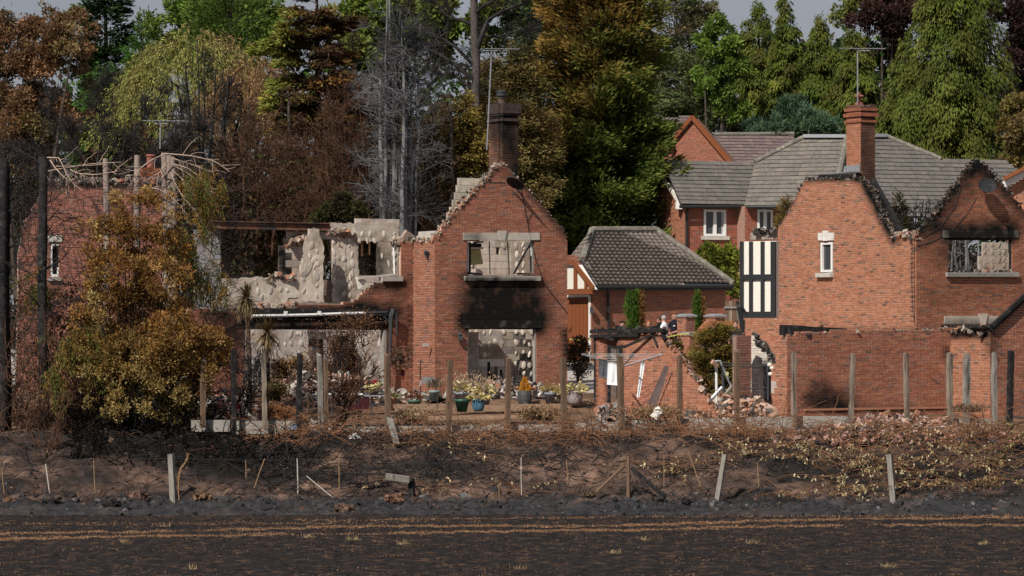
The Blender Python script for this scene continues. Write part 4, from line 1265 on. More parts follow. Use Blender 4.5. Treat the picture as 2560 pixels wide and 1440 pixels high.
a_, b_ = ridgeP[0], RP.pt(*RP.uv(1455, 653))
RL = Plane(0, 0, 1, FL, 50, O=b_)
tile_roof(ga, RL, [(1455, 654), (1478, 578), (1418, 654)], 0.215, 0.205, 'pan', TGREY)
# eaves, gutter, bargeboards, half-timbered gable
MB().beam(RP.pt(*RP.uv(1492, 716), -.1), RP.pt(*RP.uv(1832, 714), -.1), .1, .16).build('fascia', m_black, ga)
MB().tube([RP.pt(*RP.uv(1494, 716), -.02) + G1.N * .06, RP.pt(*RP.uv(1834, 714), -.02) + G1.N * .06], .06, 6).build('gutter', m_black, ga)
MB().tube([RP.pt(*RP.uv(1520, 718), -.05), G1.pt(*G1.uv(1518, 735), .08), G1.pt(*G1.uv(1518, 930), .08)], .045, 6).build('downpipe', m_black, ga)
Gg = Plane(0, 0, 1, FL, O=G2.pt(0, 0, .25))
tg = MB().prism(Gg, Gg.poly([(1412, 724), (1412, 662), (1444, 662), (1482, 724)]), -.2, 0).build('gable_panel', m_cream, ga)
for r_ in ((1437, 664, 1444, 722), (1412, 722, 1484, 736), (1464, 700, 1470, 722)):
    MB().pbox(Gg, *Gg.rect(*r_), .003, .06).build('timber', m_brown, tg)
MB().beam(Gg.pt(*Gg.uv(1441, 657), .12), Gg.pt(*Gg.uv(1491, 722), .12), .05, .2).build('bargeboard', m_brown, ga)
MB().beam(Gg.pt(*Gg.uv(1441, 655), .12), Gg.pt(*Gg.uv(1400, 655), .12), .05, .16).build('fascia', m_brown, ga)
dr = MB().pbox(G2, *G2.rect(1415, 744, 1472, 905), -.12, -.06).build('door', m_brown, ga)
for i in range(6):
    x = 1420 + i * 9
    MB().pbox(G2, *G2.rect(x, 760, x + 8, 903), -.058, -.035).build('board', m_brown, dr)
MB().pbox(G2, *G2.rect(1472, 738, 1477, 905), -.1, .02).build('door_frame', m_white, ga)
MB().pbox(G2, *G2.rect(1412, 737, 1472, 743), -.1, .02).build('door_frame', m_white, ga)
MB().box(G2.pt(*G2.uv(1486, 775), .12), (.12, .12, .25)).build('wall_light', m_dark, ga)

# ---------------------------------------------------------------- large intact house behind
TB = [(0.135, 0.122, 0.112), (0.122, 0.112, 0.104), (0.145, 0.13, 0.117)]
TB_LIT = [(0.165, 0.15, 0.132), (0.15, 0.138, 0.122), (0.18, 0.162, 0.14)]  # same tiles, lightened for the hip face turned to the sun
N1 = Plane(1714, 0, 150.0, FA - 12)
N2 = Plane(1714, 0, 150.0, FL - 8)
bh = thing('brick_house', N1.pt(2, 4.2), 'large intact brick house with wide grey tiled hip roof and white windows', 'house')
BR = [(.27, .085, .055), (.25, .08, .05), (.29, .095, .06)]
masonry(bh, N1, [(1714, 800), (1714, 512), (1862, 512), (1862, 800)], [[(1759, 524), (1815, 524), (1815, 592), (1759, 592)]], pal=BR, mortar=(.36, .22, .17), dark=.14)
masonry(bh, N2, [(1640, 800), (1640, 400), (1655, 440), (1714, 520), (1714, 800)], pal=ORANGE, mortar=(.42, .27, .2), dark=.05)  # gable end lighter than the front, sun side painted into the brick
pv = N1.hit(1862, 600)
N3 = Plane(0, 0, 1, FL + 25, O=pv)
N3 = Plane(0, 0, 1, FA - 12, O=N1.pt(N1.uv(1862, 600)[0], 0, .9))
masonry(bh, N3, [(1862, 800), (1862, 514), (2040, 514), (2040, 800)], [[(1892, 522), (1932, 522), (1932, 580), (1892, 580)]], pal=BR, mortar=(.36, .22, .17), dark=.14, thick=.9)
zE = CZ + (HZ - 511) * 149.4 / F
R1 = Plane(0, 0, 1, FA - 12, 36, O=N1.pt(0, 0, .45) * A3(1, 1, 0) + A3(0, 0, zE))
tile_roof(bh, R1, [(1702, 511), (1866, 512), (1893, 406), (1660, 408)], .34, .30, 'flat', TB, n_single=120)
R2 = Plane(0, 0, 1, FL + 42, 38, O=N3.pt(0, 0, .5) * A3(1, 1, 0) + A3(0, 0, zE))
tile_roof(bh, R2, [(1862, 513), (2060, 513), (2098, 440), (2118, 345), (2012, 345), (1888, 408)], .34, .30, 'flat', TB_LIT, n_single=180)
R3 = Plane(0, 0, 1, FA - 12, 38, O=R2.hit(2100, 513))
tile_roof(bh, R3, [(2095, 540), (2640, 540), (2548, 430), (2510, 399), (2352, 401), (2212, 343), (2118, 345)], .34, .30, 'flat', TB)
ridge_caps(bh, [R2.pt(*R2.uv(1888, 407), .05), R2.pt(*R2.uv(2013, 344), .05)], .11, .5)
ridge_caps(bh, [R2.pt(*R2.uv(2118, 346), .06), R2.pt(*R2.uv(2096, 445), .06)], .14, .5)
ridge_caps(bh, [R3.pt(*R3.uv(2212, 342), .05), R3.pt(*R3.uv(2352, 400), .05)], .11, .5)
MB().beam(R2.pt(*R2.uv(2012, 343), .05), R2.pt(*R2.uv(2118, 343), .05), .5, .14).build('ridge_flashing', m_metal, bh)
MB().beam(R3.pt(*R3.uv(2118, 342), .05), R3.pt(*R3.uv(2212, 341), .05), .5, .14).build('ridge_flashing', m_metal, bh)
MB().tube([R1.pt(*R1.uv(1700, 514), -.05), R1.pt(*R1.uv(1864, 514), -.05)], .075, 6).build('gutter', m_black, bh)
MB().tube([R2.pt(*R2.uv(1866, 515), -.05), R2.pt(*R2.uv(1990, 515), -.05)], .075, 6).build('gutter', m_black, bh)
MB().tube([N1.pt(*N1.uv(1722, 515), .1), N1.pt(*N1.uv(1714, 530), .1), N1.pt(*N1.uv(1714, 800), .1)], .055, 6).build('downpipe', m_black, bh)
MB().beam(N2.pt(*N2.uv(1710, 515), .1), N2.pt(*N2.uv(1650, 425), .1), .06, .2).build('bargeboard', m_cream, bh)
MB().box(N2.pt(*N2.uv(1706, 514), .15), (.3, .3, .3)).build('soffit_box', m_white, bh)
m_slate = surf('slate coping', (.23, .235, .24), rough=.8, amt=.2)
m_curt = surf('net curtain', (.42, .42, .42), rough=.95, amt=.1)
for pl_, (x0, y0, x1, y1), nm in ((N1, (1759, 524, 1815, 590), 'left'), (N3, (1893, 524, 1932, 578), 'right')):
    u0, u1, v0, v1 = pl_.rect(x0, y0, x1, y1)
    fr = MB()
    um = (u0 + u1) / 2
    for a in ((u0, u0 + .1, v0, v1), (u1 - .1, u1, v0, v1), (um - .07, um + .07, v0 + .09, v1 - .09), (u0 + .1, u1 - .1, v0, v0 + .09), (u0 + .1, u1 - .1, v1 - .09, v1)):
        fr.pbox(pl_, *a, -.12, .03)
    f_ = fr.build('window', m_white, bh)
    for p0, p1 in ((u0 + .1, um - .07), (um + .07, u1 - .1)):
        MB().pbox(pl_, p0, p1, v0 + .09, v1 - .09, -.08, -.06).build('pane', m_glass, f_)
    MB().pbox(pl_, um + .32, u1 - .1, v0 + .09, v1 - .09, -.055, -.045).build('curtain', m_curt, f_)
    MB().pbox(pl_, u0 - .12, u1 + .12, v0 - .16, v0 - .01, -.1, .12).build('sill', m_stone, bh)

# ---------------------------------------------------------------- gabled house farther behind
Q1 = Plane(1735, 0, 168.0, -40)
fh = thing('brick_house', Q1.pt(0, 5), 'farthest brick house with steep gable and purple grey roof behind the hip roof', 'house')
masonry(fh, Q1, [(1640, 470), (1640, 405), (1735, 297), (1830, 405), (1830, 470)], pal=[(.30, .115, .07), (.27, .105, .065)], mortar=(.36, .22, .17), dark=.05, thick=.4)
TP = [(0.16, 0.12, 0.115), (0.145, 0.11, 0.11), (0.18, 0.135, 0.125)]
for s_ in (1, -1):
    x = 1735 + s_ * 97
    MB().beam(Q1.pt(*Q1.uv(x, 408), .15), Q1.pt(*Q1.uv(1735, 293), .15), .1, .2).build('bargeboard', m_brown, fh)
Q2 = Plane(1840, 408, 169.0, 12, 40)
tile_roof(fh, Q2, [(1790, 470), (1990, 470), (1985, 338), (1786, 340)], .3, .24, 'flat', TP)
ridge_caps(fh, [Q2.pt(*Q2.uv(1786, 338), .04), Q2.pt(*Q2.uv(1985, 336), .04)], .1, .5)
Q3 = Plane(1640, 345, 168.6, 22, 42)
tile_roof(fh, Q3, [(1560, 380), (1672, 380), (1737, 291), (1600, 296)], .3, .24, 'flat', TP)
MB().pbox(Q1, *Q1.rect(1690, 390, 1722, 402), .5, .9).build('chimney_top', m_terra, fh)
MB().lathe(Q1.pt(*Q1.uv(1697, 388), .7), [(.16, -.1), (.16, .35), (.19, .36), (.19, .42)]).build('chimney_pot', m_terra, fh)

# sliver of a house at the far right: white bargeboard and brick
S1 = Plane(2530, 0, 126.0, -12)
sh = thing('brick_house', S1.pt(.5, 3.2), 'edge of a brick house with white bargeboard and brown tiles at right frame edge', 'house')
masonry(sh, S1, [(2518, 900), (2518, 470), (2600, 420), (2760, 330), (2760, 900)], pal=ORANGE, mortar=(.45, .28, .2))
MB().beam(S1.pt(*S1.uv(2512, 462), .3), S1.pt(*S1.uv(2700, 366), .3), .12, .2).build('bargeboard', m_white, sh)
MB().beam(S1.pt(*S1.uv(2512, 449), .35), S1.pt(*S1.uv(2700, 353), .35), .5, .12).build('verge_tiles', m_brown, sh)

# ---------------------------------------------------------------- roofless brick house at the far left
D1, D2 = Plane(118, 0, 112.0, FA - 12), Plane(118, 0, 112.0, FL)
lh = thing('burnt_house', D1.pt(1, 2.8), 'roofless brick house at far left behind scorched bushes and black trunks', 'house', 'burnt out houses')
LB = [(.29, .115, .08), (.26, .105, .075), (.31, .125, .085)]
masonry(lh, D1, [(40, 1010), (45, 640), (60, 560), (120, 462), (420, 462), (430, 480), (430, 1010)], [[(126, 605), (148, 605), (148, 690), (126, 690)]], pal=LB, mortar=(.42, .29, .24), n_single=60, caps=[(120, 462, 420, 462, 12, .8), (50, 600, 118, 468, 10, .6)], rag=.05)
verge(lh, D1, [(120, 455), (420, 452)], 160, .11, GREYRUB + DARKRUB[:2], spread=.05)
u0, u1, v0, v1 = D1.rect(127, 610, 147, 692)
fr = MB()
for a in ((u0, u0 + .05, v0, v1), (u1 - .04, u1, v0, v0 + .3), (u0, u1, v0, v0 + .08), (u0, u1, v1 - .06, v1)):
    fr.pbox(D1, *a, -.1, 0)
fr.build('window', m_white, lh)
MB().pbox(D1, u0, u1, v0, v1, -.6, -.5).build('charred_room', m_char, lh)
stone_piece(lh, D1, [(120, 588), (154, 588), (154, 605), (120, 605)], -.1, .04, 'lintel', rgb=(.52, .48, .43), n=1)
stone_piece(lh, D1, [(120, 694), (152, 694), (152, 702), (120, 702)], -.1, .1, 'sill', rgb=(.3, .28, .26), n=1)
q = D1.back(-.2)
MB().lathe(W(377, 408, 116), [(.13, -.35), (.13, .2), (.16, .22), (.15, .28)]).build('chimney_pot', m_terra, lh)
MB().box(W(377, 440, 116), (.9, .6, .5), .5).build('chimney_stack', m_brown, lh)
# ---------------------------------------------------------------- ruined shed
SP = Plane(1775, 0, 100.6, FL + 6)
shed = thing('ruined_shed', SP.pt(-2, 2.1), 'roofless brick shed with charred wall plate and stepped broken end by rotary dryer', 'shed')
capS = [(1484, 838, 1660, 836, 10, .75), (1530, 848, 1545, 868, 12, .5), (1519, 860, 1519, 1000, 7, .6), (1555, 860, 1555, 900, 5, .5), (1484, 840, 1486, 1010, 5, .9), (1625, 850, 1650, 905, 5, .3)]
OR2 = [(.36, .145, .085), (.33, .13, .075), (.38, .16, .095), (.29, .12, .08)]
wS = masonry(shed, SP, [(1484, 1060), (1484, 838), (1655, 834), (1662, 848), (1676, 862), (1690, 880), (1700, 893), (1715, 915), (1728, 935), (1745, 950), (1752, 968), (1765, 985), (1772, 1000), (1790, 1030), (1790, 1060)],
             [[(1520, 862), (1555, 862), (1555, 1020), (1520, 1020)]], pal=OR2, mortar=(.50, .34, .26), caps=capS, rag=.12, n_single=300, dark=.05, thick=.12)
for a, b, w_, h_ in (((1480, 829), (1664, 827), .13, .10), ((1480, 841), (1600, 838), .14, .09), ((1502, 838), (1545, 850), .3, .06), ((1634, 836), (1580, 868), .05, .07), ((1634, 838), (1646, 866), .04, .06), ((1658, 832), (1666, 850), .1, .08)):
    MB().beam(SP.pt(*SP.uv(*a), .02), SP.pt(*SP.uv(*b), .30 if a == (1634, 836) else .04), w_, h_).build('charred_timber', m_char, shed)
verge(shed, SP, [(1482, 825), (1560, 824), (1660, 826)], 110, .09, [(.03, .028, .027), (.02, .02, .02), (.07, .06, .05)], depth=(-.12, .05), name='charcoal', spread=.03)
for a, b in (((1521, 862), (1521, 1015)), ((1554, 862), (1554, 1015)), ((1525, 866), (1553, 872)), ((1487, 838), (1487, 1015))):
    MB().beam(SP.pt(*SP.uv(*a), -.02), SP.pt(*SP.uv(*b), -.02), .09, .09).build('door_frame', m_char, shed)
verge(shed, SP, [(1662, 848), (1690, 880), (1715, 915), (1750, 962), (1772, 1000)], 60, .09, [(.2, .1, .07), (.1, .08, .07), (.4, .3, .25)], depth=(-.12, .03), spread=.04)
bs = SP.back(2.2)
blocks(shed, bs, [(1500, 1020), (1500, 850), (1540, 850), (1540, 1020)], n_single=30, pal=[(.13, .1, .085)])

# ---------------------------------------------------------------- gate piers and low walls beside the drive
def pier_(px0, px1, ytop, ybot, Z, label):
    xm = (px0 + px1) / 2
    p1, p2 = Plane(xm, 0, Z, FA), Plane(xm, 0, Z, FL)
    t = thing('brick_pier', p1.pt(0, p1.uv(xm, ybot)[1]), label, 'pier', 'brick piers beside the drive')
    dp = [(.25, .11, .08), (.22, .10, .075)]  # dull brick paints the shaded face; the sunlit face gets lighter brick
    masonry(t, p1, [(xm, ybot), (xm, ytop + 6), (px1, ytop + 6), (px1, ybot)], pal=dp, mortar=(.34, .23, .18), thick=.3)
    masonry(t, p2, [(px0, ybot), (px0, ytop + 6), (xm, ytop + 6), (xm, ybot)], pal=OR2, mortar=(.4, .28, .22), thick=.3)
    uf, ul = p1.uv(px1, ytop)[0], p2.uv(px0, ytop)[0]
    c = [p1.O, p1.pt(uf, 0), p1.pt(uf, 0) + p2.e * ul, p1.O + p2.e * ul]
    cm_ = sum(c) / 4
    z0 = p1.uv(xm, ytop + 6)[1]
    pts = [cm_ + (p - cm_) * 1.25 for p in c]
    r0 = np.array([p * A3(1, 1, 0) + A3(0, 0, z0) for p in pts])
    r1 = np.array([cm_ * A3(1, 1, 0) + (p - cm_) * A3(.5, .5, 0) + A3(0, 0, z0 + .11) for p in pts])
    MB().hexa(r0, r0 + A3(0, 0, .05)).hexa(r0 + A3(0, 0, .0501), r1).build('coping', m_slate, t)
    return t


pier_(1692, 1738, 786, 905, 127, 'brick pier with grey cap immediately left of the thinner cypress')
pier_(1764, 1812, 786, 905, 127.5, 'brick pier with grey cap between thinner cypress and half-timbered panel')
pier_(1700, 1748, 832, 985, 121, 'tall lower brick pier wrapped in yellow tape behind the broken shed wall')
lw = Plane(1750, 0, 124.0, FA - 20)
t = thing('garden_wall', lw.pt(1, 3.3), 'low dark brick wall with sloping orange coping behind the olive shrub', 'wall')
masonry(t, lw, [(1750, 930), (1750, 838), (1768, 818), (1850, 818), (1872, 838), (1872, 930)], pal=[(.2, .1, .075), (.14, .09, .08)], mortar=(.28, .2, .16))
for a, b in (((1748, 830), (1770, 806)), ((1786, 808), (1830, 808)), ((1826, 806), (1856, 832))):
    MB().beam(lw.pt(*lw.uv(*a), .1), lw.pt(*lw.uv(*b), .1), .45, .16).build('coping', surf('orange coping', (.36, .14, .075), scale=6, amt=.2) if a[0] == 1748 else bpy.data.materials['orange coping'], t)
df = thing('board_fence', W(1832, 880, 131), 'dark brown board fence between garage and half-timbered panel', 'fence')
dp_ = Plane(1812, 0, 131.0, 4)
for i in range(5):
    MB().pbox(dp_, *dp_.rect(1813 + i * 9, 752, 1821 + i * 9, 880), -.03, .0).build('board', m_wood_h if i % 2 else m_wood, df)
MB().pbox(dp_, *dp_.rect(1810, 766, 1858, 771), .002, .06).build('rail', m_woodg, df)
bp_ = MB().tube([W(x, y, 108) for x, y in ((1856, 832), (1853, 800), (1850, 775), (1848, 768), (1853, 768), (1862, 778), (1868, 788))], [.07, .07, .08, .09, .07, .04, .03], 7).build('bent_downpipe', m_black)
tag(bp_, 'melted black downpipe bent over beneath the half-timbered panel', 'pipe')

# ---------------------------------------------------------------- fence posts and gravel boards along the terrace edge
posts = [(506, 893, 1042, 15, 'w'), (585, 878, 1052, 14, 'c'), (662, 884, 1045, 13, 'h'), (748, 886, 1062, 15, 'c'), (803, 890, 1082, 14, 'g'), (815, 900, 1082, 12, 'w'), (969, 888, 1092, 15, 'w'), (1120, 902, 1092, 15, 'w'), (1267, 896, 1090, 15, 'w'), (1411, 894, 1080, 16, 'w'), (1554, 888, 1078, 16, 'w'), (1698, 890, 1078, 14, 'w'), (1842, 878, 1078, 15, 'w'), (1985, 884, 1056, 14, 'h'), (2127, 886, 1050, 14, 'h'), (2268, 884, 1048, 14, 'h'), (2374, 880, 1058, 19, 'h'), (2415, 884, 1062, 18, 'g'), (2486, 880, 1058, 15, 'g'), (2524, 880, 1056, 17, 'c')]
plab = ['short brown post half hidden by the gold bush', 'black charred post in front of the left wing brick corner', 'post charred at its top below the cordyline', 'black charred post in front of the wide doorway', 'silver grey post of the close pair by burnt shrub', 'brown post of the close pair by burnt shrub', 'tall pale post in front of the melted downpipe', 'brown post just left of the green pot', 'brown post in front of the sooted patio doorway', 'brown post beside the pot of cream hosta', 'grey brown post in front of the rotary dryer', 'post in front of the broken shed wall', 'tall brown post in front of the lone brick pier', 'dark post at the left end of the garage wing wall', 'second dark post along the garage wing wall', 'third dark post along the garage wing wall', 'dark post with nail holes at the right end of garage wing', 'thick silvery post standing between two dark posts', 'narrow pale post with dark side at the porch corner', 'blackened thick post nearest the right frame edge']
pm_ = {'w': m_wood, 'c': m_char, 'h': m_wood_h, 'g': m_woodg}
for (px, y0, y1, wd, k), lb in zip(posts, plab):
    Z = 96.6 + (px - 500) * 0.0021
    b_, t_ = W(px, y1, Z), W(px, y0, Z)
    s = wd * Z / F / 1.36
    lean = A3(U(-.06, .06), U(-.05, .05), 0)
    a = math.radians(-62)
    c = [A3(math.cos(a + q * math.pi / 2 + math.pi / 4), math.sin(a + q * math.pi / 2 + math.pi / 4), 0) * s * .707 for q in range(4)]
    r0 = np.array([b_ + v - A3(0, 0, .3) for v in c])
    n_ = 6
    mb = MB()
    prev = r0
    for i in range(1, n_ + 1):
        f = i / n_
        cur = np.array([b_ * (1 - f) + t_ * f + lean * f + v * (1 + rng.normal(0, .09)) + rng.normal(0, .004, 3) for v in c])
        if i == n_:
            cur += A3(0, 0, 1) * rng.normal(0, .035, 4)[:, None]
        mb.hexa(prev, cur)
        prev = cur
    tag(mb.build('fence_post', pm_[k]), lb, 'fence post', 'fence posts along the terrace edge')
bl_ = [(478, 575, 1050, 1070), (590, 742, 1052, 1076), (826, 962, 1066, 1095), (975, 1113, 1064, 1095), (1127, 1260, 1062, 1088), (1274, 1404, 1060, 1078), (1418, 1546, 1056, 1078), (1561, 1691, 1050, 1078), (1705, 1835, 1046, 1076), (1849, 1978, 1042, 1074), (1992, 2120, 1040, 1070), (2382, 2480, 1046, 1060)]
bll = ['left, under the gold bush', 'below the black charred posts', 'below the burnt brown shrub', 'with a plank leaning on it, left of green pot', 'below the green and blue pots', 'below the dried flower heads', 'below the pot of cream hosta', 'below the rotary dryer', 'below the broken shed wall', 'below the lone brick pier', 'at the left end of garage wing', 'between pale posts near right edge']
for (x0, x1, y0, y1), lb in zip(bl_, bll):
    Z = 96.75 + ((x0 + x1) / 2 - 500) * 0.0021
    pl_ = Plane(x0, 0, Z, 7)
    u0, u1, v0, v1 = pl_.rect(x0, y0, x1, y1)
    o = MB().pbox(pl_, u0, u1, v0 - .1, v1, -.05, 0).build('gravel_board', m_conc)
    tag(o, 'grey concrete gravel board ' + lb, 'board', 'gravel boards along the terrace edge')
    if x0 in (826, 975, 1274):
        o = MB().pbox(pl_, u0, u1, v1 + .004, v1 + .05, -.09, .01).build('charred_rail', m_char)
        tag(o, 'thin black charred rail on the gravel board ' + lb.replace('with a plank leaning on it, ', 'and plank '), 'rail', 'charred rails on gravel boards')
q = MB().beam(W(974, 1046, 96.9), W(992, 1110, 95.9), .17, .05, .3).build('leaning_plank', m_woodg)
tag(q, 'broken plank leaning against the gravel board beside tall pale post', 'plank')

m_sleep = surf('sleeper timber', (.30, .20, .135), rough=.9, scale=4, amt=.35, stretch=(.8, 6, 6), bump=.006, bscale=18)
# ---------------------------------------------------------------- terrace: timber sleepers, paving and rubble
for (x0, x1, y0, y1, Z, lb) in ((985, 1115, 1011, 1028, 104.2, 'left end of the terrace step'), (1128, 1262, 1014, 1030, 104.6, 'middle of the terrace step behind green pot'), (1272, 1412, 1011, 1026, 105.0, 'right end of the terrace step'), (1070, 1330, 1040, 1052, 102.6, 'lower front step below the pots')):
    o = MB().beam(W(x0, (y0 + y1) / 2, Z), W(x1, (y0 + y1) / 2 - 2, Z + .5), .25, (y1 - y0) * Z / F).build('sleeper', m_sleep)
    tag(o, 'weathered timber sleeper, ' + lb, 'sleeper', 'timber sleepers of the terrace step')
PINK = [(.46, .34, .29), (.40, .27, .22), (.34, .17, .11), (.44, .40, .36), (.30, .27, .25), (.06, .055, .05)]


def heap(name, px0, px1, py0, py1, Z0, Z1, n, size, pal, label, hgt=.25, w=None):
    x, t = U(px0, px1, n), U(0, 1, n)
    Z = Z0 + (Z1 - Z0) * t
    X = (x - 1280) * Z / F
    prof = np.sin(np.clip((x - px0) / (px1 - px0), 0, 1) * math.pi) ** .6
    P = np.c_[X, Z, ground_z(X, Z) + U(0, 1, n) ** 1.6 * hgt * prof]
    return stuff(chunks(name, P, np.minimum(rng.gamma(1.8, size / 2.3, n), size * 2) + .02, pick(pal, n, w), m_rub, flat=.7, el=1.7), label)


heap('rubble', 612, 965, 0, 0, 107.2, 110.5, 1500, .13, PINK, 'pale rubble filling the wide ground floor opening', .75, (3, 3, 2, 3, 2, 2))
heap('rubble', 490, 640, 0, 0, 101, 106.5, 420, .13, PINK, 'rubble on the terrace under the gold bush', .45)
heap('rubble', 760, 1120, 0, 0, 105.6, 109, 600, .075, PINK[3:] + [(.03, .03, .03)] * 3 + [(.3, .2, .16)], 'rubble and ash on the terrace by the wall', .22)
heap('rubble', 1110, 1420, 0, 0, 106.8, 112.5, 1200, .08, [(.05, .045, .045), (.03, .03, .03), (.25, .22, .2), (.42, .38, .35), (.3, .15, .1)], 'charred rubble across the patio doorway', .42)
heap('rubble', 1490, 1570, 0, 0, 101, 104.5, 260, .10, [(.3, .29, .28), (.2, .19, .19), (.06, .055, .05), (.35, .2, .15)], 'grey rubble at the shed doorway', .4)
heap('rubble', 1690, 1960, 0, 0, 100, 105, 1000, .12, [(.40, .25, .18), (.34, .18, .12), (.46, .36, .3), (.1, .09, .085)], 'pinkish brick rubble in the breach of the garage wing', .55)
heap('rubble', 2060, 2390, 0, 0, 97.4, 101.5, 800, .09, [(.36, .23, .18), (.40, .30, .26), (.30, .15, .105), (.08, .065, .06)], 'pink brick rubble along the foot of garage wing wall', .30)
heap('rubble', 1930, 2560, 0, 0, 96.2, 97.6, 260, .09, [(.40, .25, .2), (.3, .16, .12), (.06, .05, .05)], 'scattered brick rubble on top of the bank', .12)
heap('rubble', 500, 960, 0, 0, 97.8, 101, 260, .08, [(.05, .045, .045), (.26, .2, .17), (.4, .37, .35)], 'scattered rubble behind the gravel boards', .12)
heap('rubble', 1985, 2480, 0, 0, 98.0, 101.3, 260, .09, [(.3, .2, .16), (.05, .045, .045)], 'scattered rubble by dark posts', .1)
# fallen bricks one can tell apart
bq = [(855, 1000), (700, 1012), (735, 995), (640, 1022), (880, 1012), (930, 1000), (1815, 990), (1830, 1005), (1862, 1010), (1880, 1000), (1900, 1015), (2150, 1060), (2185, 1056), (2230, 1050), (2270, 1058), (2310, 1052), (2340, 1050), (2365, 1045), (2210, 1070), (2120, 1064)]
for i, (x, y) in enumerate(bq):
    Z = 106.5 if x < 1000 else (101.5 if x < 1950 else 98.6)
    p = W(x, y, Z)
    o = MB().box(p, (.215, .1, .075), U(0, 3), (U(-.5, .5), U(-.5, .5))).build('loose_brick', surf('loose brick', (.42, .25, .18), scale=10, amt=.3) if i == 0 else bpy.data.materials['loose brick'])
    where = 'in the rubble of the wide doorway' if x < 1000 else ('in the rubble by the lone brick pier' if x < 1950 else 'in the pink rubble below the garage wing wall')
    tag(o, 'loose pinkish brick lying ' + where, 'brick', 'loose bricks ' + where)

# scrap in the wing and beside it
sc_ = thing('garden_chair', W(915, 1040, 102.5), 'maroon sling garden chair standing among rubble', 'chair')
m_mar = surf('maroon sling', (.055, .015, .02), rough=.8, amt=.2)
cp = Plane(900, 0, 102.5, 10)
MB().pbox(cp, *cp.rect(898, 995, 924, 1023), -.05, 0).build('backrest', m_mar, sc_)
MB().pbox(cp, *cp.rect(873, 1010, 898, 1026), .1, .5).build('seat', m_mar, sc_)
for x in (896, 926):
    for d in (0, .4):
        MB().tube([cp.pt(*cp.uv(x, 994 if d == 0 else 1012), d), cp.pt(*cp.uv(x, 1050), d + .05)], .018, 5).build('leg', m_dark, sc_)
tb = thing('garden_table', W(900, 1040, 103.8), 'pale topped garden table with burnt debris behind the maroon chair', 'table')
tp = Plane(850, 0, 103.8, 6)
MB().pbox(tp, *tp.rect(822, 983, 905, 987), -.6, .3).build('table_top', m_white, tb)
MB().pbox(tp, *tp.rect(905, 988, 965, 991), -.5, .2).build('table_top', m_metal, tb)
for x in (830, 862, 900, 930):
    MB().tube([tp.pt(*tp.uv(x, 988), 0), tp.pt(*tp.uv(x, 1035), 0)], .02, 5).build('leg', m_dark, tb)
yb = MB().tube([tp.pt(*tp.uv(912, 972), .1), tp.pt(*tp.uv(930, 970), .1), tp.pt(*tp.uv(945, 963), .1), tp.pt(*tp.uv(955, 958), .1)], [.09, .12, .11, .06], 7).build('rolled_mat', m_yel, None, smooth=True)
tag(yb, 'yellowish rolled mat lying on the garden table', 'mat')
rb = MB().ball(tp.pt(*tp.uv(937, 957), .1), .11, 8, 6, (1, .6, 1)).build('red_lantern', surf('faded red', (.28, .03, .04), amt=.2), None, smooth=True)
tag(rb, 'small red round lantern above the yellowish mat', 'lantern')
st_ = MB().hexa(np.array([W(x, 1048, 100.8) for x in (646, 688)] + [W(x, 1040, 101.6) for x in (688, 655)]), np.array([W(x, y, 101.2) for x, y in ((666, 1015), (672, 1016), (671, 1015), (667, 1014))])).build('grey_tarpaulin', surf('grey tarpaulin', (.16, .16, .175), rough=.8, scale=6, amt=.3, bump=.03, bscale=6))
tag(st_, 'crumpled grey cone of tarpaulin on the terrace by black post', 'tarpaulin')
for i, (x, y, Z, r, c_, lb) in enumerate(((885, 1103, 96.3, .13, (.6, .58, .57), 'crumpled white plastic bag on the bank below gravel board'), (898, 1100, 96.3, .08, (.62, .6, .6), 'smaller white scrap beside the crumpled bag'), (1645, 1035, 97.6, .11, (.62, .58, .52), 'white scrap of plaster caught beside post by the shed'), (737, 1068, 97.2, .10, (.22, .26, .36), 'pale blue scrap at the foot of black charred post'), (590, 1012, 102, .1, (.45, .06, .09), 'red plastic scrap in rubble behind the black charred post'))):
    V, Q = chunk_arrays(np.array([W(x, y, Z)] * 5) + rng.normal(0, r * .4, (5, 3)), np.full(5, r * 1.5), .9, 1.2)
    o = link('plastic_scrap', mesh_np('plastic_scrap', V, Q, np.tile((*c_, 0), (len(Q), 1))), None, m_rub)
    tag(o, lb, 'scrap')
# stack of boards by the left corner
for i, (y0, y1, c_) in enumerate(((991, 996, m_woodg), (997, 1008, m_white), (1009, 1016, m_stone))):
    bp2 = Plane(470, 0, 103 - i * .1, 8)
    o = MB().pbox(bp2, *bp2.rect(470 + i * 6, y0, 561 - i * 5, y1), -.4, 0).build('stacked_board', c_)
    tag(o, ('thin scorched board on top of the pile beside gold bush', 'thick white board in the middle of the pile beside gold bush', 'stone grey board at the bottom of the pile beside gold bush')[i], 'board')
# bird table seen through the bush
bt = thing('bird_table', W(490, 1000, 104), 'grey roofed bird table on a pale post poking out of the gold bush', 'bird table')
MB().hexa(np.array([W(470, 830, 104.3), W(494, 830, 104.3), W(494, 830, 104.9), W(470, 830, 104.9)]), np.array([W(477, 815, 104.5), W(487, 815, 104.5), W(487, 815, 104.7), W(477, 815, 104.7)])).build('roof', m_metal, bt)
MB().hexa(np.array([W(474, 858, 104.4), W(490, 858, 104.4), W(490, 858, 104.8), W(474, 858, 104.8)]), np.array([W(474, 831, 104.4), W(490, 831, 104.4), W(490, 831, 104.8), W(474, 831, 104.8)])).build('house_box', m_pale, bt)
MB().beam(W(483, 1000, 104.6), W(483, 858, 104.6), .09, .09).build('post', m_woodg, bt)

# ---------------------------------------------------------------- pots
HOSTA = [(.50, .40, .16), (.55, .47, .25), (.36, .33, .09), (.60, .52, .34)]


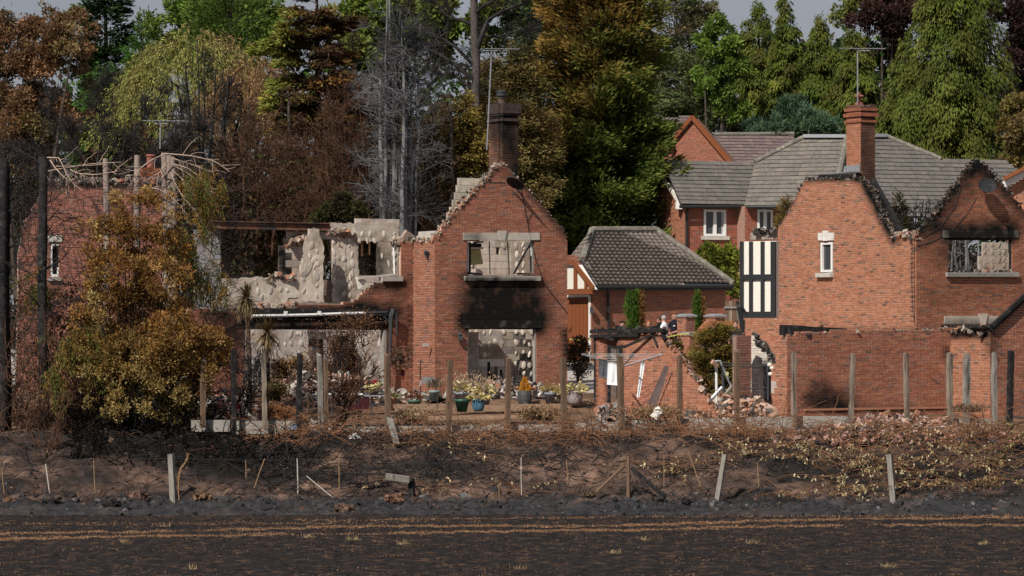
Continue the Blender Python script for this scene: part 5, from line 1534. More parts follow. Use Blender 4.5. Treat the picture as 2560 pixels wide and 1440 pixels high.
def pot(px, y0, y1, w, Z, color, label, style='flare', plant=None):
    c = W(px, y1, Z)
    h = (y1 - y0) * Z / F
    r = w * Z / F / 2
    t = thing('plant_pot', c, label, 'plant pot', 'plant pots on the terrace')
    prof = {'flare': [(r * .62, 0), (r * .9, h * .78), (r * 1.0, h * .8), (r * 1.02, h), (r * .88, h), (r * .85, h * .9)],
            'belly': [(r * .62, 0), (r * .85, h * .2), (r * 1.0, h * .6), (r * .93, h * .9), (r * 1.0, h), (r * .85, h), (r * .82, h * .9)],
            'barrel': [(r * .85, 0), (r, h * .35), (r, h * .7), (r * .9, h), (r * .8, h), (r * .78, h * .9)]}[style]
    MB().lathe(c, prof, 18).build('pot', surf('glaze ' + label[:14], color, rough=.45, scale=7, amt=.22, spec=.4), t, smooth=style != 'barrel')
    if plant:
        kind, pw, ph, pal = plant
        rr, hh = pw * Z / F / 2, ph * Z / F
        n = {'hosta': 130, 'tuft': 260, 'cone': 420, 'spike': 160}[kind]
        top = c + A3(0, 0, h * .95)
        if kind == 'cone':
            tt = U(0, 1, n)
            az = U(0, 6.28, n)
            rad = rr * (1 - tt) ** .8 * U(.4, 1, n)
            C = top + np.c_[np.cos(az) * rad, np.sin(az) * rad, tt * hh]
            D = np.c_[np.cos(az), np.sin(az), np.full(n, 1.6)]
            Ln, Wd = U(.05, .10, n), U(.02, .04, n)
        else:
            az = U(0, 6.28, n)
            f = U(0, 1, n) ** .5
            C = top + np.c_[np.cos(az) * rr * f * .75, np.sin(az) * rr * f * .75, hh * (1 - f * .8) * U(.25, .9, n)]
            up = {'hosta': U(-.5, .9, n), 'tuft': U(.2, 1.6, n), 'spike': U(.8, 2.5, n)}[kind]
            D = np.c_[np.cos(az), np.sin(az), up]
            Ln = {'hosta': U(.10, .2, n), 'tuft': U(.1, .2, n), 'spike': U(.15, .3, n)}[kind]
            Wd = {'hosta': U(.05, .1, n), 'tuft': U(.01, .025, n), 'spike': U(.015, .03, n)}[kind]
        leaf_mesh('plant', C, D, Ln, Wd, pick(pal, n), m_dry, t)
    return t


pot(1152, 981, 1003, 34, 106.4, (.30, .32, .38), 'pale blue pot of straw leaves behind the dark green pot', 'flare', ('hosta', 70, 40, HOSTA))
pot(1155, 998, 1030, 38, 103.3, (.025, .085, .055), 'empty dark green flared pot on the lower step')
pot(1196, 997, 1028, 33, 103.2, (.06, .15, .22), 'blue glazed pot with cream yellow hosta', 'belly', ('hosta', 62, 22, HOSTA))
pot(1212, 985, 1012, 34, 105.2, (.13, .12, .12), 'dark pot almost hidden behind the blue pot with large pale hosta', 'flare', ('hosta', 72, 48, HOSTA + [(.4, .34, .22)]))
pot(1312, 977, 1011, 36, 105.8, (.055, .058, .06), 'dark ribbed barrel pot with small orange conifer', 'barrel', ('cone', 34, 32, [(.60, .27, .025), (.5, .22, .02), (.65, .33, .05)]))
pot(1375, 981, 1010, 31, 105.8, (.20, .215, .25), 'blue grey pot with dried yellowish plant', 'flare', ('tuft', 54, 30, [(.38, .28, .10), (.26, .17, .06), (.45, .36, .16)]))
pot(1400, 985, 1005, 20, 106.6, (.2, .17, .15), 'small pot with cream leaves behind brown post', 'flare', ('hosta', 30, 30, HOSTA))
pot(1437, 980, 1012, 40, 105.6, (.30, .26, .27), 'lilac grey pot with big cream hosta beside the shed', 'belly', ('hosta', 66, 42, HOSTA))
pot(981, 993, 1020, 26, 105.4, (.42, .24, .18), 'terracotta pot with few green leaves by tall pale post', 'flare', ('hosta', 20, 14, [(.2, .25, .06), (.5, .42, .28)]))
pot(1036, 1000, 1028, 34, 105.0, (.07, .14, .09), 'green trough pot with brown heather', 'flare', ('tuft', 48, 26, [(.17, .06, .03), (.22, .09, .04)]))
pot(1086, 976, 1003, 30, 106.0, (.22, .29, .29), 'pale teal bucket with charred stems', 'flare', ('spike', 44, 36, [(.35, .28, .17), (.12, .1, .08)]))
fx = thing('bird_feeder', W(1051, 1010, 105.6), 'thin black bird feeder stake beside the brown heather pot', 'stake')
MB().tube([W(1051, 1014, 105.6), W(1051, 903, 105.6)], .018, 5).build('pole', m_black, fx)
MB().tube([W(1044, 905, 105.6), W(1051, 900, 105.6), W(1057, 906, 105.6)], .012, 5).build('hook', m_black, fx)
MB().box(W(1051, 958, 105.6), (.05, .05, .16)).build('feeder', m_metal, fx)
bx = MB().box(W(1072, 951, 107.4), (.34, .2, .2), .3).build('grey_crate', m_metal)
tag(bx, 'small grey wire crate standing against the recessed wall', 'crate')
fs = stuff(leaf_mesh('astilbe_heads', np.vstack([W(1190, 960, 106.6) + rng.normal(0, 1, (500, 3)) * A3(.35, .2, .14), W(1150, 955, 106.8) + rng.normal(0, 1, (200, 3)) * A3(.3, .15, .12)]), rng.normal(0, .5, (700, 3)) + A3(.2, 0, 1), .10, .025, pick([(.45, .34, .24), (.36, .26, .17)], 700), m_dry), 'dry straw coloured flower heads above the pots')
# wall furniture of the middle house
wl = MB().box(A.pt(*A.uv(1146, 842), .12), (.14, .14, .20)).lathe(A.pt(*A.uv(1145, 836), .12), [(.10, -.02), (.02, .10)], 8).build('wall_lamp', m_dark)
tag(wl, 'dark lantern wall lamp left of the sooted patio doorway', 'wall lamp')
w2 = MB().box(Cp.pt(*Cp.uv(1040, 862), .03) * 0 + A.pt(*A.uv(1064 + 26, 862), .02), (.2, .03, .1), math.radians(30)).build('wall_plaque', m_stone)
w2.location = (W(1064, 862, 110) - W(1090, 862, 110))
tag(w2, 'small pale rounded plaque on the recessed brick flank', 'plaque')
w3 = thing('security_light', B.pt(*B.uv(1072, 633), .1), 'small dark security light high on the short brick flank', 'light')
MB().box(B.pt(*B.uv(1072, 633), .08), (.12, .12, .12), .4, (.4, 0)).build('lamp_head', m_dark, w3)
MB().tube([B.pt(*B.uv(1072, 638), .1), B.pt(*B.uv(1073, 648), .08)], .025, 5).build('sensor', m_dark, w3)
hb_ = thing('hanging_basket', W(998, 885, 107.6), 'dead brown hanging basket on a bracket beside the melted downpipe', 'basket')
C = W(996, 896, 107.6) + rng.normal(0, 1, (600, 3)) * A3(.17, .14, .2)
leaf_mesh('dead_foliage', C, rng.normal(0, 1, (600, 3)) + A3(0, 0, -.6), .09, .04, pick([(.12, .06, .035), (.07, .04, .03), (.2, .12, .08)], 600), m_dry, hb_)
MB().lathe(W(997, 905, 107.6), [(.02, 0), (.12, .06), (.16, .14)], 10).build('basket', m_dark, hb_)
MB().tube([W(1005, 868, 108.6), W(998, 868, 107.8), W(997, 890, 107.6)], .015, 5).build('bracket', m_dark, hb_)
hn = MB().ball(W(1007, 932, 107.8), .07, 7, 5, (1, 1, 1.5)).tube([W(1007, 938, 107.8), W(1008, 950, 107.8)], .02, 5).build('hanging_ornament', surf('dark red enamel', (.10, .02, .03), amt=.2))
tag(hn, 'dark red hanging ornament below the dead basket', 'ornament')

# ---------------------------------------------------------------- satellite dishes, cables, aerials
m_sooty = surf('sooted metal', (.03, .03, .032), rough=.7, scale=9, amt=.3)


def dish(c, ax, r, pl_, mount, label):
    ax = norm(np.array(ax, float))
    t = thing('satellite_dish', c, label, 'satellite dish')
    sd = norm(np.cross(ax, A3(0, 0, 1)))
    up = np.cross(sd, ax)
    n_, k_ = 20, 5
    V = [c - ax * .0 + (sd * math.cos(q * 2 * math.pi / n_) * .98 + up * math.sin(q * 2 * math.pi / n_) * .86) * r * i / k_ - ax * (.22 * r * (1 - (i / k_) ** 2)) for i in range(1, k_ + 1) for q in range(n_)]
    Vb = [v - ax * .012 for v in V]
    Q = [(i * n_ + j, i * n_ + (j + 1) % n_, (i + 1) * n_ + (j + 1) % n_, (i + 1) * n_ + j) for i in range(k_ - 1) for j in range(n_)]
    m_ = len(V)
    fs = Q + [tuple(m_ + x for x in q[::-1]) for q in Q] + [tuple(range(n_))[::-1], tuple(m_ + i for i in range(n_))]
    e = (k_ - 1) * n_
    fs += [(e + j, m_ + e + j, m_ + e + (j + 1) % n_, e + (j + 1) % n_) for j in range(n_)]
    MB().add(np.array(V + Vb), fs).build('bowl', m_sooty, t, smooth=False)
    MB().tube([mount, c - ax * (.25 * r)], .03, 6).build('bracket', m_dark, t)
    lo = c - up * r * .85
    fe = c + ax * r * .95 - up * r * .45
    MB().tube([lo, fe], .015, 5).build('feed_arm', m_dark, t)
    MB().ball(fe, .04, 7, 5).build('feed_horn', m_dark, t)
    return t


cD = A.pt(*A.uv(1271, 460), .42)
dish(cD, (-.42, -.42, -.72), .33, A, A.pt(*A.uv(1285, 462), 0), 'soot dark satellite dish tipped sideways on the middle gable')
cE = Fc.pt(*Fc.uv(2450, 464), .38)
dish(cE, (.15, -.92, .36), .30, Fc, Fc.pt(*Fc.uv(2452, 468), 0), 'dark satellite dish facing outward on the right sooty gable')


def cable(name, pl_, pts, label, r=.009, d=.015):
    tag(MB().tube([pl_.pt(*pl_.uv(*p), d) for p in pts], r, 4).build(name, m_black), label, 'cable')


cable('cable', A, ((1288, 462), (1300, 466), (1308, 505), (1318, 560), (1328, 610), (1338, 650), (1360, 710), (1395, 755), (1420, 786)), 'long black cable sagging from the middle dish across the gable', .012, .03)
cable('cable', A, ((1195, 455), (1230, 456), (1262, 456)), 'short black cable running left from the middle dish')
cable('cable', Fc, ((2400, 470), (2385, 520), (2350, 570), (2300, 598), (2293, 600)), 'black cable looping left from right gable to valley')
cable('cable', Fc, ((2440, 492), (2420, 530), (2380, 575), (2330, 605), (2293, 614)), 'lower black cable curving from right dish to house corner')
cable('cable', Fk, ((2281, 610), (2280, 700), (2283, 780), (2288, 812)), 'vertical black cable down the flank near house corner')
cable('cable', Fk, ((2287, 612), (2286, 690), (2288, 760), (2287, 812)), 'second vertical cable nearest the house corner')


def aerial(base, top, bx0, bx1, by, Z, label, short=None, n_el=10):
    t = thing('tv_aerial', W(*base, Z), label, 'aerial')
    MB().tube([W(*base, Z), W(*top, Z)], .022, 5).build('mast', m_metal, t)
    MB().tube([W(bx0, by, Z - .25), W(bx1, by + 1, Z + .25)], .016, 5).build('boom', m_metal, t)
    el = MB()
    for i in range(n_el):
        p = W(bx0 + (bx1 - bx0) * i / (n_el - 1), by, Z + .2 * (i / n_el - .5))
        el.tube([p - A3(.02, .22, 0), p + A3(.02, .22, .01)], .010, 4)
    el.build('elements', m_metal, t)
    if short:
        MB().tube([W(short[0], short[1], Z), W(short[2], short[1], Z)], .016, 5).build('boom', m_metal, t)
    rf = MB()
    for dz in (-.12, 0, .12):
        rf.tube([W(bx0 + 8, by, Z - .2) + A3(0, -.2, dz), W(bx0 + 8, by, Z - .2) + A3(0, .2, dz)], .010, 4)
    rf.build('reflector', m_metal, t)


aerial((2144, 262), (2144, 122), 2098, 2214, 121, 116.3, 'tall pole aerial above the right brick chimney', (2146, 127, 2176), 12)
aerial((1217, 375), (1229, 126), 1212, 1298, 122, 113.2, 'tilted pole aerial strapped beside the blackened chimney', (1212, 127, 1252))
aerial((400, 372), (401, 302), 358, 462, 302, 117.0, 'faint aerial above the far left ruin against the willow', (385, 309, 420))

# ---------------------------------------------------------------- rotary dryer with washing
hubp = W(1556, 916, 101.2)
ry = thing('rotary_dryer', W(1556, 1040, 101.2), 'grey rotary clothes dryer with open arms behind a fence post', 'clothes dryer')
MB().tube([W(1556, 1045, 101.2), W(1556, 900, 101.2)], .025, 6).build('pole', m_metal, ry)
tips = []
for k_ in range(4):
    a = math.radians(14 + 90 * k_)
    tips.append(hubp + A3(math.cos(a) * 1.19, math.sin(a) * 1.19, .34))
for tp_ in tips:
    MB().tube([hubp, tp_], .022, 5).build('arm', m_metal, ry)
ln = MB()
for f in (.45, .6, .75, .88, .99):
    for k_ in range(4):
        ln.tube([hubp + (tips[k_] - hubp) * f + A3(0, 0, .01), hubp + (tips[(k_ + 1) % 4] - hubp) * f + A3(0, 0, .01)], .006, 3)
ln.build('line', m_white, ry)


def hang(name, pts_top, pts_bot, mat, label, cat, thick=.02, wave=.04):
    T_, B_ = np.array(pts_top, float), np.array(pts_bot, float)
    n_, m_ = 8, 8
    V = []
    for i in range(n_ + 1):
        for j in range(m_ + 1):
            p = (T_[0] * (1 - j / m_) + T_[1] * j / m_) * (1 - i / n_) + (B_[0] * (1 - j / m_) + B_[1] * j / m_) * i / n_
            V.append(p + A3(0, math.sin(j * 1.3 + i * .2) * wave * (i / n_ + .3), 0))
    V = np.array(V)
    Q = [(i * (m_ + 1) + j, (i + 1) * (m_ + 1) + j, (i + 1) * (m_ + 1) + j + 1, i * (m_ + 1) + j + 1) for i in range(n_) for j in range(m_)]
    k_ = len(V)
    rim = [i * (m_ + 1) for i in range(n_ + 1)] + [n_ * (m_ + 1) + j for j in range(1, m_ + 1)] + [i * (m_ + 1) + m_ for i in range(n_ - 1, -1, -1)] + [j for j in range(m_ - 1, 0, -1)]
    fs = Q + [tuple(k_ + x for x in q[::-1]) for q in Q] + [(rim[i], rim[(i + 1) % len(rim)], k_ + rim[(i + 1) % len(rim)], k_ + rim[i]) for i in range(len(rim))]
    o = MB().add(np.vstack([V, V + A3(0, thick, 0)]), fs).build(name, mat, None, smooth=True)
    tag(o, label, cat)


hang('grey_cloth', [W(1497, 896, 101), W(1521, 902, 100.9)], [W(1497, 944, 101), W(1520, 946, 100.9)], m_clothg, 'dark grey cloth hanging at the left of the dryer', 'cloth')
hang('white_towel', [W(1519, 903, 100.7), W(1549, 908, 100.6)], [W(1517, 961, 100.7), W(1549, 964, 100.6)], m_cloth, 'white towel hanging beside the dark grey cloth', 'towel')
hang('white_trousers', [W(1602, 904, 101), W(1613, 905, 101)], [W(1592, 993, 101), W(1598, 994, 101)], m_cloth, 'narrow white garment hanging alone right of the post', 'garment', .05, .03)
pk = MB().hexa(np.array([W(1614, 1022, 100.2), W(1640, 1022, 100.2), W(1640, 1022, 100.26), W(1614, 1022, 100.26)]), np.array([W(1661, 914, 100.9), W(1673, 918, 100.9), W(1673, 918, 100.96), W(1661, 914, 100.96)])).build('leaning_sheet', surf('brown metal sheet', (.10, .07, .065), rough=.7, scale=4, amt=.25))
tag(pk, 'dark brown metal sheet leaning against the broken shed wall', 'sheet')
# bent metal frame in the breach
fr_ = thing('twisted_metalwork', W(1800, 1010, 102.4), 'bent white and grey metal frame standing in the breach', 'frame')
for pts, r_, m_ in ((((1791, 1008), (1791, 915)), .04, m_white), (((1786, 904), (1800, 902), (1812, 930), (1828, 965)), .035, m_metal), (((1806, 912), (1808, 960), (1812, 1005)), .04, m_dark), (((1766, 1010), (1790, 985), (1806, 968)), .06, m_metal), (((1800, 905), (1842, 910), (1880, 911), (1918, 912)), .018, m_dark), (((1800, 914), (1850, 916), (1890, 917), (1918, 914)), .022, m_black), (((1848, 971), (1880, 971), (1918, 969)), .016, m_black), (((1918, 910), (1921, 950), (1920, 1000)), .035, m_dark), (((1904, 925), (1916, 955)), .015, m_dark), (((1800, 1005), (1830, 965)), .06, m_woodg)):
    MB().tube([W(x, y, 102.6) for x, y in pts], r_, 6).build('frame_tube', m_, fr_)
MB().box(W(1787, 909, 102.4), (.22, .11, .12), .4, (.3, .6)).build('brick_lump', bpy.data.materials['loose brick'], fr_)
MB().box(W(1818, 934, 102.4), (.07, .05, .1), .2).build('yellow_tag', m_yel, fr_)
for x, y in ((1924, 912), (1930, 920), (1926, 935)):
    MB().ball(W(x, y, 102.5), .07, 6, 5, (1, .7, .8)).build('white_lump', m_cream, fr_)

# ---------------------------------------------------------------- cordon tape
m_tape = surf('cordon tape', (.40, .36, .08), rough=.5, scale=9, amt=.1, color2=(.02, .02, .02), c2scale=5, c2lo=.54, c2hi=.56)
for pts, Z, lb in ((((1424, 848), (1450, 850), (1478, 849)), 124.0, 'yellow cordon tape across the garage door'), (((1668, 842), (1700, 836), (1740, 832), (1775, 834)), 120.6, 'yellow cordon tape running past the lower brick pier')):
    mb = MB()
    P = [W(x, y, Z) for x, y in pts]
    for a, b in zip(P[:-1], P[1:]):
        mb.beam(a, b, .006, .045)
    tag(mb.build('cordon_tape', m_tape), lb, 'tape')
# ---------------------------------------------------------------- people on the drive
SK = {}


def shirt(name, c):
    if name not in SK:
        SK[name] = surf('clothing ' + name, c, rough=.95, scale=14, amt=.12)
    return SK[name]


def person(px, ytop, Z, face, label, top, legs, skin, hair, hgt=1.75, arms=None, lean=0.0, hairlong=False, bald=False, badge=False):
    """face = heading in degrees the person looks along (0 = +X, -90 = towards the camera)"""
    ht = W(px, ytop, Z)
    foot = A3(ht[0], Z, ht[2] - hgt)
    k = hgt / 1.75
    J = dict(pel=(0, 0, .96), abd=(0, .01, 1.10), che=(0, .01 + lean * .5, 1.27), nb=(0, lean, 1.45), nk=(0, lean + .01, 1.52), hd=(0, lean + .03, 1.60), hm=(0, lean + .035, 1.665), ht=(0, lean + .02, 1.715),
             sl=(-.16, lean * .9, 1.42), sr=(.16, lean * .9, 1.42), hl=(-.09, 0, .93), hr=(.09, 0, .93), kl=(-.10, .03, .50), kr=(.10, .03, .50), al=(-.11, -.02, .09), ar=(.11, -.02, .09), tl=(-.12, .14, .04), tr=(.12, .14, .04))
    aa = dict(el=(-.25, .0, 1.15), wl=(-.22, .18, .98), er=(.25, .0, 1.15), wr=(.22, .18, .98))
    aa.update(arms or {})
    J.update(aa)
    for s in 'lr':
        e_, w_ = np.array(J['e' + s]), np.array(J['w' + s])
        J['p' + s] = tuple(w_ + norm(w_ - e_) * .07)
    rad = dict(pel=.135, abd=.125, che=.145, nb=.085, nk=.055, hd=.078, hm=.085, ht=.06, sl=.068, sr=.068, el=.043, er=.043, wl=.03, wr=.03, pl=.033, pr=.033, hl=.10, hr=.10, kl=.06, kr=.06, al=.042, ar=.042, tl=.035, tr=.035)
    E_ = [('pel', 'abd'), ('abd', 'che'), ('che', 'nb'), ('nb', 'nk'), ('nk', 'hd'), ('hd', 'hm'), ('hm', 'ht')]
    for s in 'lr':
        E_ += [('nb', 's' + s), ('s' + s, 'e' + s), ('e' + s, 'w' + s), ('w' + s, 'p' + s), ('pel', 'h' + s), ('h' + s, 'k' + s), ('k' + s, 'a' + s), ('a' + s, 't' + s)]
    names = list(J)
    me = bpy.data.meshes.new('skeleton')
    me.from_pydata([J[n_] for n_ in names], [(names.index(a), names.index(b)) for a, b in E_], [])
    o = bpy.data.objects.new('skeleton', me)
    col.objects.link(o)
    o.modifiers.new('s', 'SKIN')
    sv = me.skin_vertices[0].data
    for i, n_ in enumerate(names):
        f = 1.0
        sv[i].radius = (rad[n_] * (1.25 if n_ in ('che', 'pel', 'abd') else 1), rad[n_] * (.85 if n_ in ('che', 'pel', 'abd') else 1))
        sv[i].use_root = n_ == 'pel'
    sb = o.modifiers.new('b', 'SUBSURF')
    sb.levels = sb.render_levels = 1
    ev = o.evaluated_get(bpy.context.evaluated_depsgraph_get())
    bm_ = bpy.data.meshes.new_from_object(ev)
    bpy.data.objects.remove(o)
    V = [np.array(v.co) for v in bm_.vertices]
    Fs = [tuple(p.vertices) for p in bm_.polygons]
    n0 = len(Fs)
    mb = MB()
    mb.add(np.array(V), Fs)
    for s in 'lr':                           # fingers, thumb
        p0, w0 = np.array(J['p' + s]), np.array(J['w' + s])
        d = norm(p0 - w0)
        sd = norm(np.cross(d, A3(0, 0, 1) if abs(d[2]) < .9 else A3(0, 1, 0)))
        dn = np.cross(sd, d)
        for q, ln_ in ((-.03, .06), (-.01, .075), (.011, .07), (.03, .055)):
            b0 = p0 + sd * q + d * .02
            mb.tube([b0, b0 + d * ln_ * .55, b0 + d * ln_ * .95 - dn * .02], [.010, .009, .007], 5)
        mb.tube([p0 - sd * .03 - d * .03, p0 - sd * .06 + d * .01, p0 - sd * .06 + d * .04], [.012, .011, .008], 5)
    hdp = np.array(J['hm'])
    mb.add(hdp + np.array([(-.014, .075, -.03), (.014, .075, -.03), (0, .108, -.03), (0, .08, .02)]), [(0, 1, 2), (0, 2, 3), (1, 3, 2)])      # nose
    for sx in (-1, 1):
        mb.ball(hdp + A3(sx * .088, 0, -.015), .026, 6, 5, (.5, .9, 1.2))       # ears
    ne = len(mb.f)
    for sx in (-1, 1):
        mb.ball(hdp + A3(sx * .033, .078, .008), .012, 6, 5)         # eyes
    ne2 = len(mb.f)
    mb.add(hdp + np.array([(-.028, .083, -.058), (.028, .083, -.058), (.02, .088, -.068), (-.02, .088, -.068)]), [(0, 1, 2, 3)])
    body = mb.build('person', None)
    m = body.data
    m.polygons.foreach_set('use_smooth', np.ones(len(m.polygons), bool))
    for mt in (skin, top, legs, m_black, shirt('lips', (.30, .11, .09))):
        m.materials.append(mt)
    bones = {'skin': [('nk', 'hd'), ('hd', 'ht')], 'legs': [('pel', 'hl'), ('pel', 'hr'), ('hl', 'kl'), ('kl', 'al'), ('hr', 'kr'), ('kr', 'ar')], 'top': [('abd', 'che'), ('che', 'nb'), ('nb', 'sl'), ('nb', 'sr'), ('sl', 'el'), ('sr', 'er')], 'fore': [('el', 'wl'), ('er', 'wr'), ('wl', 'pl'), ('wr', 'pr')], 'shoe': [('al', 'tl'), ('ar', 'tr')]}
    def dist(p, a, b):
        a, b = np.array(J[a]), np.array(J[b])
        t_ = np.clip(np.dot(p - a, b - a) / max(np.dot(b - a, b - a), 1e-9), 0, 1)
        return np.linalg.norm(p - a - t_ * (b - a))
    for i, p in enumerate(m.polygons):
        if i < n0:
            c = np.array(p.center)
            best = min(((dist(c, *bn) - (.05 if g in ('top', 'legs') and abs(c[0]) < .2 else 0), g) for g, L_ in bones.items() for bn in L_))[1]
            p.material_index = {'skin': 0, 'fore': 0, 'top': 1, 'legs': 2, 'shoe': 3}[best]
        elif ne <= i < ne2:
            p.material_index = 3
        elif i >= ne2:
            p.material_index = 4
        else:
            p.material_index = 0
    body.scale = (k, k, k)
    body.rotation_euler = (0, 0, math.radians(face - 90))
    body.location = foot.tolist()
    tag(body, label, 'person')
    if not bald:
        hb2 = MB().ball(hdp + A3(0, -.012, .022), .098, 10, 8, (.98, 1.0, .92))
        if hairlong:
            hb2.ball(hdp + A3(0, -.035, -.07), .10, 10, 8, (1.05, .75, 1.25))
        ho = hb2.build('hair', hair, None, smooth=True)
        # keep the face clear: drop faces in front of it
        ho.data.vertices.foreach_get('co', (buf := np.zeros(len(ho.data.vertices) * 3, np.float32)))
        b3 = buf.reshape(-1, 3)
        fr2 = (b3[:, 1] > hdp[1] + .055) & (b3[:, 2] < hdp[2] + .045)
        b3[fr2, 1] = hdp[1] + .045
        ho.data.vertices.foreach_set('co', b3.ravel())
        ho.parent = body
    if badge:
        bo = MB().box(np.array(J['che']) + A3(-.07, .155, .05), (.07, .02, .035)).build('badge', m_white, None)
        bo.parent = body
        if badge == 'epaulette':
            bo.name = 'epaulette'
    return body


skA, skB = m_skin, surf('skin ruddy', (.50, .25, .18), rough=.6, amt=.08)
hG, hR, hD, hB = surf('grey hair', (.30, .30, .30), amt=.2), surf('auburn hair', (.22, .07, .025), amt=.25), surf('dark hair', (.02, .017, .015), amt=.2), surf('brown hair', (.07, .045, .03), amt=.2)
person(1554, 803, 128.0, -60, 'person with short dark hair, only head showing left of the fat cypress', shirt('dark grey', (.03, .03, .035)), shirt('navy', (.02, .022, .03)), skA, hD, arms=dict())
person(1622, 801, 128.0, -95, 'person with long auburn hair in front of the fat cypress', shirt('rust', (.16, .06, .03)), shirt('navy', (.02, .022, .03)), skA, hR, 1.66, hairlong=True)
person(1649, 792, 129.2, 170, 'person in black top stretching an arm out over the auburn haired person', shirt('black', (.012, .012, .014)), shirt('navy', (.02, .022, .03)), skB, hB, arms=dict(er=(.22, .25, 1.38), wr=(.12, .47, 1.46), el=(-.28, .05, 1.18), wl=(-.2, .22, 1.05)))
person(1661, 790, 127.2, 150, 'person with grey hair in a white short-sleeved shirt seen from behind', shirt('white', (.66, .67, .72)), shirt('navy', (.02, .022, .03)), skB, hG, 1.8, arms=dict(el=(-.27, .02, 1.16), wl=(-.22, .18, .98)))
person(1686, 784, 130.0, -118, 'bald person in dark navy uniform with hands joined in front', shirt('uniform', (.016, .018, .026)), shirt('navy', (.02, .022, .03)), skB, hD, 1.8, arms=dict(el=(-.26, .06, 1.16), wl=(-.06, .26, 1.08), er=(.26, .06, 1.16), wr=(.06, .26, 1.06)), bald=True, badge=True)
person(1839, 802, 118.0, -100, 'person with brown hair half hidden beneath the half-timbered panel', shirt('patterned', (.05, .05, .06)), shirt('navy', (.02, .022, .03)), skA, hB, 1.7)
# ---------------------------------------------------------------- stakes and stems standing in the burnt bank
def stick(name, pts, r, mat, label, cat, group=None, n_=5, Zs=None):
    P = []
    for i, (x, y) in enumerate(pts):
        P.append(W(x, y, Zs[i] if Zs else 92.6))
    o = MB().tube(P, r, n_).build(name, mat)
    tag(o, label, cat, group)
    return o


def stake(pts, wd, mat, label, Z=92.5, roll=.4):
    a, b = W(*pts[0], Z), W(*pts[1], Z)
    mb = MB()
    d = b - a
    mb.beam(a - norm(d) * .25, a + d * .55, wd, wd * .8, roll)
    mb.beam(a + d * .549, b, wd * .93, wd * .74, roll + .05)
    o = mb.build('stake', mat)
    tag(o, label, 'stake', 'old stakes in the bank')


stake(((434, 1262), (427, 1135)), .15, m_woodg, 'thick silver split stake beside the dried teasel stem', 92.3)
stake(((1792, 1255), (1812, 1136)), .12, m_woodg, 'silvery leaning stake with pointed top among brambles')
stake(((2232, 1240), (2223, 1136)), .14, m_woodg, 'short grey stake among pale leaved brambles at right')
stake(((1030, 1258), (1028, 1196)), .15, m_char, 'black charred stake with pale board nailed on top')
stake(((1571, 1242), (1571, 1140)), .08, m_wood, 'thin upright post with two diagonal braces')
o = MB().beam(W(964, 1191, 92.4), W(1024, 1199, 92.3), .16, .05, 1.3).build('nailed_board', m_woodg)
tag(o, 'short pale board nailed across the black charred stake', 'board')
for a, b, m_, lb in (((1560, 1166), (1478, 1244), m_wood, 'grey diagonal brace leaning left from the thin upright post'), ((1580, 1170), (1662, 1244), m_char, 'black diagonal brace leaning right from the thin upright post')):
    o = MB().beam(W(*b, 92.0), W(*a, 92.6), .10, .07).build('brace', m_)
    tag(o, lb, 'brace')
o = MB().beam(W(850, 1184, 93.2), W(962, 1186, 93.2), .09, .05).build('charred_rail', m_char)
tag(o, 'black charred rail lying behind the pale nailed board', 'rail')
o = MB().beam(W(1640, 1148, 94.2), W(1676, 1150, 94.2), .1, .05).build('charred_rail', m_char)
tag(o, 'short charred rail lying near the diagonal braces', 'rail')
m_cane = surf('pale cane', (.48, .45, .40), rough=.8, amt=.2)
m_canet = surf('tan cane', (.28, .18, .10), rough=.8, amt=.25)
for pts, r_, m_, lb in ((((129, 1266), (114, 1160)), .016, m_cane, 'white slanting cane left of the silver split stake'), (((238, 1232), (234, 1146)), .012, m_canet, 'tan cane between white cane and silver stake'), (((12, 1246), (4, 1170)), .012, m_canet, 'tan cane nearest the left frame edge'), (((196, 1250), (195, 1230)), .010, m_canet, 'very short tan stub right of white cane'), (((745, 1256), (743, 1146)), .015, m_cane, 'white upright cane left of the leaning pale cane'), (((832, 1244), (766, 1190)), .014, m_cane, 'pale cane leaning steeply left in the bank'), (((848, 1224), (847, 1140)), .012, m_canet, 'thin upright cane right of leaning pale cane'), (((636, 1220), (662, 1146)), .014, m_canet, 'tan cane leaning right in the black patch'), (((541, 1262), (572, 1220)), .012, m_canet, 'short tan stem leaning right of teasel'), (((615, 1196), (614, 1150)), .010, m_canet, 'faint upright cane in the black patch'), (((1304, 1238), (1303, 1144)), .011, m_cane, 'thin white cane right of the arching stems'), (((1420, 1208), (1416, 1148)), .011, m_canet, 'thin tan cane in the bare middle of bank'), (((1752, 1218), (1720, 1128)), .014, m_canet, 'tan cane leaning left of silvery leaning stake'), (((1897, 1218), (1894, 1158)), .012, m_canet, 'upright tan cane right of silvery leaning stake'), (((1660, 1216), (1660, 1140)), .010, m_canet, 'upright thin cane right of the diagonal braces'), (((1248, 1240), (1247, 1214)), .012, m_canet, 'stubby tan cane at bank foot in the middle')):
    stick('cane', [pts[0], ((pts[0][0] + pts[1][0]) / 2 + U(-1, 1), (pts[0][1] + pts[1][1]) / 2), pts[1]], r_, m_, lb, 'cane', 'canes in the burnt bank')
tz = thing('teasel_stem', W(448, 1264, 92.2), 'curved orange dried stem beside the thick silver stake', 'stem')
P = [W(x, y, 92.2) for x, y in ((449, 1266), (446, 1230), (447, 1195), (452, 1172), (464, 1155), (470, 1143), (469, 1134))]
MB().tube(P, [.012, .018, .022, .024, .022, .02, .012], 6).build('stem', m_canet, tz)
C = np.vstack([np.array(P[i]) * (1 - t) + np.array(P[i + 1]) * t for i in range(1, 6) for t in np.linspace(0, 1, 40)])
leaf_mesh('seed_heads', C + rng.normal(0, .012, C.shape), rng.normal(0, 1, C.shape), .05, .018, pick([(.34, .2, .09), (.26, .15, .07)], len(C)), m_dry, tz)
